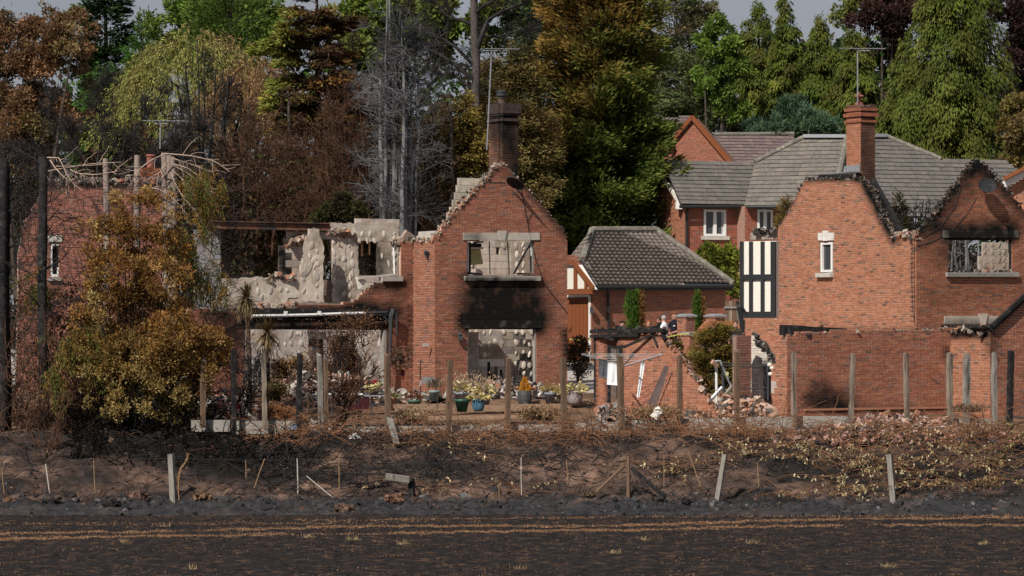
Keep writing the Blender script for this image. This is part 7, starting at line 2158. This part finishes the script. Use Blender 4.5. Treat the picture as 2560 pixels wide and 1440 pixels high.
broad(365, 97.6, [(300, 540, 62), (385, 525, 58), (330, 600, 70), (250, 620, 52), (410, 610, 60), (300, 690, 75), (400, 710, 72), (250, 760, 65), (345, 790, 80), (440, 800, 62), (215, 860, 62), (300, 880, 75), (390, 890, 75), (470, 880, 62), (525, 890, 48), (220, 930, 52), (310, 960, 62), (400, 975, 62), (470, 950, 50), (410, 1030, 48), (440, 930, 85), (370, 1000, 72), (300, 1000, 52), (175, 900, 46), (520, 915, 52), (240, 985, 44), (430, 860, 85), (500, 930, 55), (350, 1040, 46), (260, 900, 80), (540, 880, 40), (520, 860, 62), (556, 862, 34), (480, 1000, 46), (430, 1040, 40), (360, 480, 34), (450, 545, 30), (210, 560, 34), (545, 850, 28), (500, 990, 34)], 'huge scorched golden brown bush at the left of the terrace', GOLD, nl=82000, Ln=.085, Wd=.042, name='golden_bush', cat='shrub', group=None, trunk=m_char, colfn=goldc, base=330, mat=m_dry, up=.7, stems=3, sub=20, srr=(.12, .30))

bk = [((8, 1100, 5, 395), .155, 99.2, 'thick black charred trunk at the left frame edge'), ((22, 1100, 19, 410), .06, 99.6, 'thinner black trunk close beside the edge trunk'), ((108, 1095, 106, 392), .135, 99.0, 'straight black charred trunk with broken top left of gold bush')]
for (x0, y0, x1, y1), r_, Z, lb in bk:
    t = thing('burnt_tree', W(x0, y0, Z), lb, 'tree', 'black charred trunks at far left')
    q = np.linspace(0, 1, 10)
    P = np.array([W(x0 + (x1 - x0) * a + 2 * math.sin(a * 9), y0 + (y1 - y0) * a, Z) for a in q])
    mb = MB().tube(P, list(r_ * (1.15 - .3 * q) * (1 + rng.normal(0, .05, 10))), 9)
    mb.build('trunk', m_char, t, smooth=True)
    nb = 26
    S, D, i, tt = along(P[None], nb, .1, 1, .9)
    B1 = grow(S, D * A3(1, .5, .5), U(.4, 1.5, nb), 6, .25, .06)
    S, D, i, tt = along(B1, 160, .2, 1, .8)
    tube_mesh('snags', [(B1, taper(nb, 6, .022, .007)), (grow(S, D, U(.2, .7, 160), 5, .25, .03), taper(160, 5, .008, .004))], m_twig, t, 4)

lc = thing('lopped_cypress', W(400, 1060, 101), 'lopped cypress with bare pale branches and hanging green sprays', 'tree')
TS = [((415, 640), (412, 480), (410, 382)), ((436, 640), (434, 470), (430, 392)), ((342, 700), (342, 520), (343, 388)), ((267, 700), (266, 520), (264, 396)), ((426, 640), (424, 500), (423, 388))]
SP_ = np.array([[W(x, y, 101) for x, y in st] for st in TS])
q = np.linspace(0, 2, 8)
SP_ = np.stack([np.stack([np.interp(q, [0, 1, 2], s_[:, c]) for c in range(3)], -1) for s_ in SP_])
SP_[:, 0, 2] -= 3.0
tube_mesh('trunk', [(SP_, taper(5, 8, .10, .085))], surf('pale stripped bark', (.30, .235, .20), rough=.9, scale=4, amt=.3, color2=(.10, .085, .08), c2scale=1, c2lo=.5, c2hi=.7, stretch=(2, 2, .5)), lc, 7)
arcs = [((118, 394), (150, 396), (160, 410), (175, 440), (200, 470)), ((125, 400), (140, 420), (165, 445), (215, 480)), ((120, 428), (170, 418), (230, 408), (300, 404)), ((140, 416), (200, 415), (265, 408)), ((175, 424), (195, 434), (240, 438), (300, 428)),
        ((412, 384), (480, 390), (540, 404), (575, 430)), ((432, 396), (480, 412), (530, 430)), ((430, 410), (470, 420), (510, 450), (540, 490)), ((412, 386), (380, 400), (345, 430), (330, 470)), ((420, 405), (400, 430), (370, 450)), ((432, 412), (480, 440), (520, 480), (540, 530)), ((430, 425), (470, 460), (500, 500)), ((425, 430), (450, 480), (500, 540), (530, 600)), ((418, 420), (390, 450), (380, 490)), ((345, 470), (390, 470), (430, 490), (470, 540))]
AP = []
for a in arcs:
    p = np.array([W(x, y, 100.6) for x, y in a])
    p[:, 1] += np.linspace(0, rng.normal(-.2, .5), len(p))
    qq = np.linspace(0, len(p) - 1, 9)
    AP.append(np.stack([np.interp(qq, np.arange(len(p)), p[:, c]) for c in range(3)], -1))
AP = np.array(AP)
S, D, i, tt = along(AP, 120, .15, 1, .8)
A2 = grow(S, D * A3(1, .6, 1), U(.2, .8, 120), 6, .18, -.05)
tube_mesh('bare_branches', [(AP, taper(len(AP), 9, .022, .010)), (A2, taper(120, 6, .010, .005))], m_pale, lc, 4)
# hanging sprays
n_ = 330
cl = np.array([(520, 460, 40, 40), (500, 520, 30, 50), (535, 500, 30, 40), (470, 640, 30, 60), (490, 690, 30, 60), (520, 710, 30, 50), (540, 740, 22, 40), (505, 580, 30, 40), (445, 600, 26, 40), (480, 470, 30, 30), (200, 850, 30, 50), (235, 900, 26, 40), (170, 870, 26, 40), (135, 960, 14, 50), (85, 735, 14, 50), (110, 745, 14, 40), (270, 930, 20, 40)], float)
j = rng.integers(0, len(cl), n_)
Pp = np.array([W(cl[a, 0] + rng.normal(0, cl[a, 2] * .55), cl[a, 1] + rng.normal(0, cl[a, 3] * .45) - 20, U(98.8, 100.8) if cl[a, 1] < 800 else U(96.8, 97.4)) for a in j])
G = grow(Pp, rng.normal(0, .5, (n_, 3)) + A3(0, 0, -.5), U(.35, .9, n_), 6, .15, -.5)
k = 46
i = np.repeat(np.arange(n_), k)
qv = U(0, 4.99, n_ * k)
jj = qv.astype(int)
C = G[i, jj] * (1 - (qv - jj))[:, None] + G[i, jj + 1] * (qv - jj)[:, None] + rng.normal(0, .045, (n_ * k, 3))
D = norm(G[i, jj + 1] - G[i, jj]) + rng.normal(0, .4, (n_ * k, 3))
tone = np.where((rng.random(n_) < .45)[i][:, None], pick([(.26, .16, .035), (.20, .11, .03)], n_ * k), pick([(.10, .125, .028), (.14, .15, .04), (.07, .09, .022)], n_ * k))
leaf_mesh('hanging_sprays', C, D, U(.05, .12, n_ * k), U(.018, .035, n_ * k), tone, m_leaf, lc)
stuff(tube_mesh('spray_stems', [(G, taper(n_, 6, .008, .004))], m_twigb, lc, 3))

m_shade_twig = surf('shade black twig', (.008, .0075, .007), rough=.95, amt=.3, spec=.02)  # near-black colour that paints shade into the scrub under the bush
# dark tangle of twigs around the far left ruin (nobody could count it)
n_ = 900
S = np.array([W(U(0, 590), U(430, 1080), U(99.5, 105)) for _ in range(n_)])
T1 = grow(S, rng.normal(0, 1, (n_, 3)) * A3(1, .5, .8) + A3(0, 0, .3), U(.6, 2.0, n_), 7, .2, .03)
S, D, i, tt = along(T1, 2600, .1, 1, .8)
T2 = grow(S, D, U(.2, .8, 2600), 5, .2, .0)
stuff(tube_mesh('burnt_twigs', [(T1, taper(n_, 7, .012, .005)), (T2, taper(2600, 5, .006, .0035))], m_twig, None, 3), 'dark tangle of burnt twigs before the far left ruin')
n_ = 500
S = np.array([W(U(0, 330), U(860, 1090), U(97.6, 100)) for _ in range(n_)])
T1 = grow(S, rng.normal(0, .6, (n_, 3)) + A3(0, 0, 1), U(.4, 1.6, n_), 6, .15, .03)
stuff(tube_mesh('scorched_undergrowth', [(T1, taper(n_, 6, .014, .006))], m_twigb, None, 3), 'scorched brown undergrowth at the foot of the black trunks')
C = np.array([W(U(0, 260), 700 + 380 * U(0, 1) ** .7, U(100.5, 103.5)) for _ in range(9000)])
C = C[vnoise(C[:, 0], C[:, 2], .7, 41, 3) > -.05]
stuff(leaf_mesh('dead_hedge', C, rng.normal(0, 1, C.shape), .12, .06, pick([(.06, .03, .02), (.09, .045, .03), (.03, .02, .016), (.13, .06, .035)], len(C)), m_dry), 'dead reddish brown hedge mass behind the black trunks')
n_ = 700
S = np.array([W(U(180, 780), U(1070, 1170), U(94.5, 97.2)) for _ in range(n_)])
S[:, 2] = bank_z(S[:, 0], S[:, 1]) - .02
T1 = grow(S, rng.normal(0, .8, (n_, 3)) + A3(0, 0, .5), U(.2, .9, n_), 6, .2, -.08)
stuff(tube_mesh('black_shade_scrub', [(T1, taper(n_, 6, .016, .008))], m_shade_twig, None, 4), 'burnt scrub blackened to paint the shade on the bank below the gold bush')  # burnt twigs, made this black to deepen the painted shadow
C = np.array([W(rng.normal(330, 105), rng.normal(1040, 34), U(97.3, 99.3)) for _ in range(9000)])
C[:, 2] = np.maximum(C[:, 2], ground_z(C[:, 0], C[:, 1]))
stuff(leaf_mesh('burnt_shade_hedge', C, rng.normal(0, 1, C.shape), .11, .06, pick([(.012, .011, .010), (.02, .016, .013), (.035, .024, .016)], len(C)), m_dry), 'burnt undergrowth blackened to paint the shade beneath the gold bush')  # leaf colour carries the darkness under the bush as well as burning
# burnt sapling growing out of the bank at left
bare(105, 95.0, [((105, 1165), (98, 1060), (85, 980)), ((108, 1165), (112, 1050), (120, 960)), ((104, 1165), (80, 1080), (60, 1000)), ((110, 1165), (140, 1070), (165, 990)), ((112, 1165), (150, 1090), (175, 1000))], 'reddish burnt sapling rooted in the bank at left', m_twigb, nbr=60, nsub=260, blen=.6, sub=.3, grav=.08, side=.5, r0=.016, tmin=.2, cat='shrub', name='burnt_sapling')

# ---- cordylines
def cordyline(heads, base, Z, label):
    t = thing('cordyline', W(base[0], base[1], Z), label, 'palm', 'scorched cordylines')
    for (hx, hy, rr) in heads:
        h = W(hx, hy, Z)
        m_ = MB()
        bz = W(base[0], base[1], Z)
        m_.tube([bz, bz * .5 + h * .5 + A3(.04, 0, 0), h], [.09, .075, .06], 7)
        m_.build('stem', m_char if hy > 780 else m_wood, t)
        n_ = 130
        az = U(0, 6.28, n_)
        elv = U(-1.2, 1.5, n_)
        D = np.c_[np.cos(az) * np.cos(elv), np.sin(az) * np.cos(elv), np.sin(elv)]
        Ln_ = rr * Z / F * U(.7, 1.1, n_)
        P = grow(np.repeat(h[None], n_, 0), D, Ln_, 6, .04, -.10)
        wv = np.array([.5, 1, .9, .7, .45, .08]) * .022
        sd = norm(np.cross(D, A3(0, 0, 1)))
        L_, R2 = P + sd[:, None] * wv[None, :, None], P - sd[:, None] * wv[None, :, None]
        V = np.stack([L_, R2], 2).reshape(n_, 12, 3)
        idx = np.arange(n_ * 12).reshape(n_, 6, 2)
        Q = np.stack([idx[:, :-1, 0], idx[:, 1:, 0], idx[:, 1:, 1], idx[:, :-1, 1]], -1).reshape(-1, 4)
        up = (elv > 0.1)[:, None]
        rgb = np.where(up, pick([(.17, .14, .045), (.24, .17, .06), (.14, .075, .03)], n_), pick([(.36, .28, .14), (.28, .2, .1), (.2, .12, .06)], n_))
        link('leaves', mesh_np('leaves', V.reshape(-1, 3), Q, np.repeat(np.c_[rgb, np.zeros(n_)], 5, 0)), t, m_dry)
        # skirt of dead leaves
        n2 = 60
        S = h + rng.normal(0, .05, (n2, 3)) - A3(0, 0, .1)
        P = grow(S, rng.normal(0, .5, (n2, 3)) + A3(0, 0, -.4), rr * Z / F * U(.8, 1.6, n2), 5, .06, -.5)
        tube_mesh('dead_leaves', [(P, taper(n2, 5, .012, .005))], surf('dead palm leaf', (.30, .22, .11), amt=.3) if not bpy.data.materials.get('dead palm leaf') else bpy.data.materials['dead palm leaf'], t, 3)


cordyline([(616, 742, 42)], (622, 1040), 103.2, 'taller scorched cordyline in front of the pale block wall')
cordyline([(668, 832, 56)], (662, 1040), 102.6, 'lower cordyline with green spiky head before the wide opening')

# ---- dead shrubs of the terrace
bare(852, 98.4, [((850 + U(-12, 12), 1066), (850 + d * .35, 990), (850 + d, t_)) for d, t_ in ((-40, 850), (-25, 820), (-10, 805), (5, 800), (18, 800), (30, 815), (45, 830), (60, 850), (75, 890), (100, 900), (-60, 880), (35, 860), (10, 840), (80, 850), (110, 935))], 'burnt shrub of many thin stems with curled brown leaves', m_twigb, name='burnt_shrub', cat='shrub', group='dead shrubs on the terrace', nbr=130, nsub=700, blen=.8, sub=.35, grav=.06, side=.55, r0=.018, tmin=.3)
sh_ = bpy.data.objects[[o.name for o in bpy.data.objects if o.name.startswith('burnt_shrub')][-1]]
n_ = 3600
C = np.vstack([np.array([W(rng.normal(cx, sx), rng.normal(cy, sy), U(98, 98.9)) for _ in range(int(n_ * f))]) for cx, cy, sx, sy, f in ((895, 815, 26, 18, .30), (915, 800, 12, 12, .08), (845, 850, 40, 30, .22), (800, 920, 22, 26, .10), (930, 950, 24, 14, .06), (870, 1045, 34, 14, .08), (780, 880, 14, 30, .05))])
leaf_mesh('curled_leaves', C, rng.normal(0, 1, C.shape), .07, .035, pick([(.14, .065, .035), (.09, .042, .025), (.20, .11, .06), (.05, .03, .02)], len(C)), m_dry, sh_)
bare(620, 99.6, [((600 + U(-12, 12), 1050), (610 + d * .5, 970), (612 + d, t_)) for d, t_ in ((-20, 880), (0, 850), (20, 830), (40, 860), (60, 900), (-35, 920), (55, 840), (28, 890))], 'black burnt shrub left of the cordylines', m_twig, name='burnt_shrub', cat='shrub', group='dead shrubs on the terrace', nbr=90, nsub=500, blen=.7, sub=.35, grav=.05, side=.6, r0=.016, tmin=.2)
for cx, cy, sx, sy, Z, pal, lb, n_ in ((705, 920, 26, 24, 101.5, ORG + BRN, 'orange brown dead shrub between the charred posts', 1600), (690, 975, 22, 24, 101, OLV[:3] + BRN, 'dull olive dead shrub low between the charred posts', 1500), (690, 1030, 40, 14, 99.5, [(.28, .12, .05), (.2, .09, .045)], 'low rust coloured ground plant by tarpaulin', 1500), (1030, 1040, 32, 16, 99.8, [(.36, .25, .14), (.28, .18, .10), (.44, .34, .22)], 'pale dried flower heads left of brown post', 1800), (1350, 1035, 42, 15, 99.8, [(.30, .19, .10), (.22, .13, .07), (.38, .27, .16), (.14, .08, .05)], 'dried brown hydrangea mass below the ribbed pot', 2600), (1180, 1062, 46, 8, 98.6, [(.26, .17, .09), (.18, .11, .06)], 'low dry plants behind gravel board below green pot', 1000), (1640, 1030, 60, 14, 98.8, [(.28, .17, .09), (.2, .12, .07), (.36, .25, .15)], 'dry brown plants at the foot of shed wall', 2400), (2420, 1020, 40, 8, 99.5, [(.22, .15, .1), (.15, .1, .07)], 'dry weeds between pale posts at right', 700), (745, 905, 20, 18, 101.8, [(.30, .18, .05), (.2, .12, .04)], 'yellow brown sprig behind the black charred post', 500)):
    t = thing('dead_plant', W(cx, cy + sy, Z), lb, 'plant', 'dead plants on the terrace')
    C = W(cx, cy, Z) + rng.normal(0, 1, (n_, 3)) * A3(sx * .62, sx * .5, sy * .55) * Z / F
    leaf_mesh('foliage', C, rng.normal(0, 1, C.shape) + A3(0, 0, .4), U(.05, .10, n_), U(.02, .04, n_), pick(pal, n_), m_dry, t)
    S = W(cx, cy + sy * 1.1, Z) + rng.normal(0, 1, (60, 3)) * A3(sx * .5, sx * .3, 0) * Z / F
    tube_mesh('stems', [(grow(S, rng.normal(0, .4, (60, 3)) + A3(0, 0, 1), U(.5, 1.1, 60) * sy * 2 * Z / F, 5, .12), taper(60, 5, .01, .005))], m_twigb, t, 3)

# ---- brambles: arching dry canes along the terrace edge and down the bank
def arcs_np(n_, x0, x1, y0, y1, Z0, Z1, L0, L1, grav=-.16, up=.9):
    px, py = U(x0, x1, n_), U(y0, y1, n_)
    S = np.array([W(a, b, c) for a, b, c in zip(px, py, U(Z0, Z1, n_))])
    S[:, 2] = np.minimum(S[:, 2], bank_z(S[:, 0], S[:, 1]) + .15)
    az = U(0, 6.28, n_)
    return grow(S, np.c_[np.cos(az), np.sin(az) * .6, np.full(n_, up) * U(.3, 1.4, n_)], U(L0, L1, n_), 9, .12, grav)


sets = []
for n_, a in ((150, (640, 1000, 1060, 1120, 96.0, 97.6)), (190, (1000, 1500, 1060, 1115, 96.0, 97.6)), (150, (1400, 1900, 1030, 1100, 96.2, 98.6)), (170, (1800, 2330, 1020, 1110, 96.0, 98.4)), (120, (2330, 2560, 1060, 1120, 96, 97.8))):
    P = arcs_np(n_, *a, .5, 1.7)
    sets.append((P, taper(n_, 9, .011, .006)))
allP = np.vstack([s_[0] for s_ in sets])
S, D, i, tt = along(allP, 1800, .15, 1, .7)
sets2 = [(grow(S, D, U(.12, .5, 1800), 5, .2, -.05), taper(1800, 5, .006, .004))]
stuff(tube_mesh('bramble_canes', sets + sets2, m_stem, None, 4), 'tangle of arching dry bramble canes along the terrace edge')
S, D, i, tt = along(allP, 3600, .2, 1, .7)
sel = rng.random(3600) < np.clip((to_px(S)[0] - 900) / 900, .12, .38)
S, D = S[sel], D[sel]
stuff(leaf_mesh('bramble_leaves', S + rng.normal(0, .03, S.shape), D + rng.normal(0, .6, S.shape), U(.04, .09, len(S)), U(.02, .045, len(S)), pick([(.26, .15, .08), (.18, .10, .055), (.34, .24, .14), (.12, .07, .045)], len(S)), m_dry), 'crisp dry bramble leaves along the terrace edge')
sets = []
for n_, a, mt in ((230, (640, 1120, 1090, 1235, 92.6, 95.8), 0), (60, (1120, 1420, 1080, 1200, 93, 96), 0), (80, (1400, 2200, 1085, 1225, 92.6, 96), 0), (50, (2200, 2560, 1085, 1225, 92.6, 96), 0)):
    px, py = U(a[0], a[1], n_), U(a[2], a[3], n_)
    Zz = np.interp(py, [1080, 1100, 1180, 1255], [97, 96.2, 94.4, 92.4])
    S = np.array([W(q1, q2, q3) for q1, q2, q3 in zip(px, py, Zz)])
    S[:, 2] = bank_z(S[:, 0], S[:, 1])
    az = U(0, 6.28, n_)
    P = grow(S, np.c_[np.cos(az), np.sin(az) * .5 - .3, U(.3, 1.2, n_)], U(.4, 1.5, n_), 9, .14, -.16)
    sets.append((P, taper(n_, 9, .009, .005)))
bkP = np.vstack([s_[0] for s_ in sets])
S, D, i, tt = along(bkP, 1500, .15, 1, .7)
stuff(tube_mesh('bank_canes', [(bkP[:330], taper(330, 9, .014, .007)), (grow(S, D, U(.1, .4, 1500), 5, .2, -.03), taper(1500, 5, .008, .005))], m_twig, None, 3), 'burnt black brown canes scattered over the bank')
stuff(tube_mesh('bank_canes', [(bkP[330:], taper(len(bkP) - 330, 9, .012, .006))], m_stem, None, 3), 'tan arching bramble canes on the right of the bank')

# sprays of pale withered leaves lying over the right of the bank
CL = [(2150, 1160, 60, 12), (2080, 1125, 40, 14), (2010, 1110, 40, 12), (1960, 1125, 40, 14), (1890, 1120, 40, 14), (2120, 1190, 60, 14), (2200, 1150, 30, 18), (2260, 1135, 40, 8), (2330, 1160, 40, 16), (2360, 1190, 50, 18), (2290, 1205, 40, 14), (2160, 1225, 50, 8), (2070, 1232, 45, 6), (2400, 1120, 40, 16), (2480, 1110, 50, 20), (2530, 1150, 40, 30), (2460, 1160, 40, 24), (2510, 1205, 50, 22), (2440, 1215, 40, 14), (2020, 1150, 40, 14), (1840, 1105, 30, 10), (1770, 1150, 14, 6), (1690, 1160, 14, 14), (1640, 1165, 14, 12), (1180, 1130, 14, 6), (1110, 1110, 14, 5), (1060, 1225, 16, 9), (1310, 1225, 10, 5), (1990, 1245, 30, 5), (2550, 1090, 30, 16), (2300, 1090, 40, 8)]
acc = {False: ([], [], [], []), True: ([], [], [], [])}
for cx, cy, sx, sy in CL:
    nn = int(2.8 * (sx + sy))
    dr_ = cx > 2420
    Zb = float(np.interp(cy, [1080, 1100, 1180, 1255], [96.9, 96.0, 94.2, 92.3]))
    m_ = 6
    S = np.array([W(cx + rng.normal(0, sx * .8), cy + rng.normal(0, sy * .8), Zb + rng.normal(0, .2)) for _ in range(m_)])
    S[:, 2] = np.maximum(bank_z(S[:, 0], S[:, 1]), S[:, 2] - .2) + .05
    az = U(-.4, .4, m_) + np.where(rng.random(m_) < .5, 0, math.pi)
    P = grow(S, np.c_[np.cos(az), np.sin(az) - .4, U(.2, .9, m_)], U(.9, 2.0, m_), 8, .12, -.12)
    # leaves hang in little bunches from nodes on the canes
    nodes = m_ * 12
    i = rng.integers(0, m_, nodes)
    q = U(0, 6.99, nodes)
    j = q.astype(int)
    Nd = P[i, j] * (1 - (q - j))[:, None] + P[i, j + 1] * (q - j)[:, None]
    w_ = rng.gamma(.6, 1, nodes)
    o_ = rng.choice(nodes, nn, p=w_ / w_.sum())
    C = Nd[o_] + rng.normal(0, .035, (nn, 3))
    pal = [(.56, .46, .26), (.48, .37, .19), (.62, .54, .36), (.34, .24, .12), (.24, .15, .08)] if not dr_ else [(.24, .15, .07), (.32, .22, .11), (.17, .10, .05), (.40, .33, .18), (.2, .19, .07)]
    A_ = acc[dr_]
    A_[0].append(C)
    A_[1].append(rng.normal(0, .5, (nn, 3)) + A3(0, -.1, -.8))
    A_[2].append(pick(pal, nn) * U(.6, 1.15, nodes)[o_][:, None])
    A_[3].append(P)
for dr_, lb in ((False, 'sprays of pale withered bramble leaves over the burnt bank'), (True, 'mass of brown withered bramble at the right end of the bank')):
    C, D, rgb, P = (np.vstack(v) for v in acc[dr_])
    n_ = len(C)
    stuff(leaf_mesh('withered_bramble', C, D, U(.06, .13, n_), U(.03, .055, n_), rgb, m_dry), lb)
    stuff(tube_mesh('withered_canes', [(P, taper(len(P), 8, .012, .006))], m_stem, None, 3), lb.replace('leaves', 'canes'))
# grass tufts on the field that can be told apart
for px, py in ((1612, 1352), (880, 1352), (308, 1358), (1005, 1362), (770, 1345), (410, 1318), (1880, 1360), (2460, 1362), (1300, 1425), (2220, 1420), (480, 1425), (1535, 1385)):
    Y = CZ * F / (py - HZ)
    X = (px - 1280) * Y / F
    n_ = 46
    C = A3(X, Y, 0) + rng.normal(0, 1, (n_, 3)) * A3(.07, .06, 0)
    o = leaf_mesh('grass_tuft', C, np.c_[rng.normal(0, .45, n_), rng.normal(0, .45, n_), U(.4, 1, n_)], U(.05, .16, n_), U(.006, .014, n_), pick([(.36, .25, .13), (.28, .18, .09), (.42, .33, .19)], n_), m_dry)
    band = 'beyond the wheel tracks' if py < 1330 else ('just in front of the wheel tracks' if py < 1380 else 'in the nearest burnt soil')
    tag(o, 'small tan grass tuft ' + band + (', on the left' if px < 850 else ', near the middle' if px < 1650 else ', on the right'), 'grass tuft', 'tan grass tufts on the field')
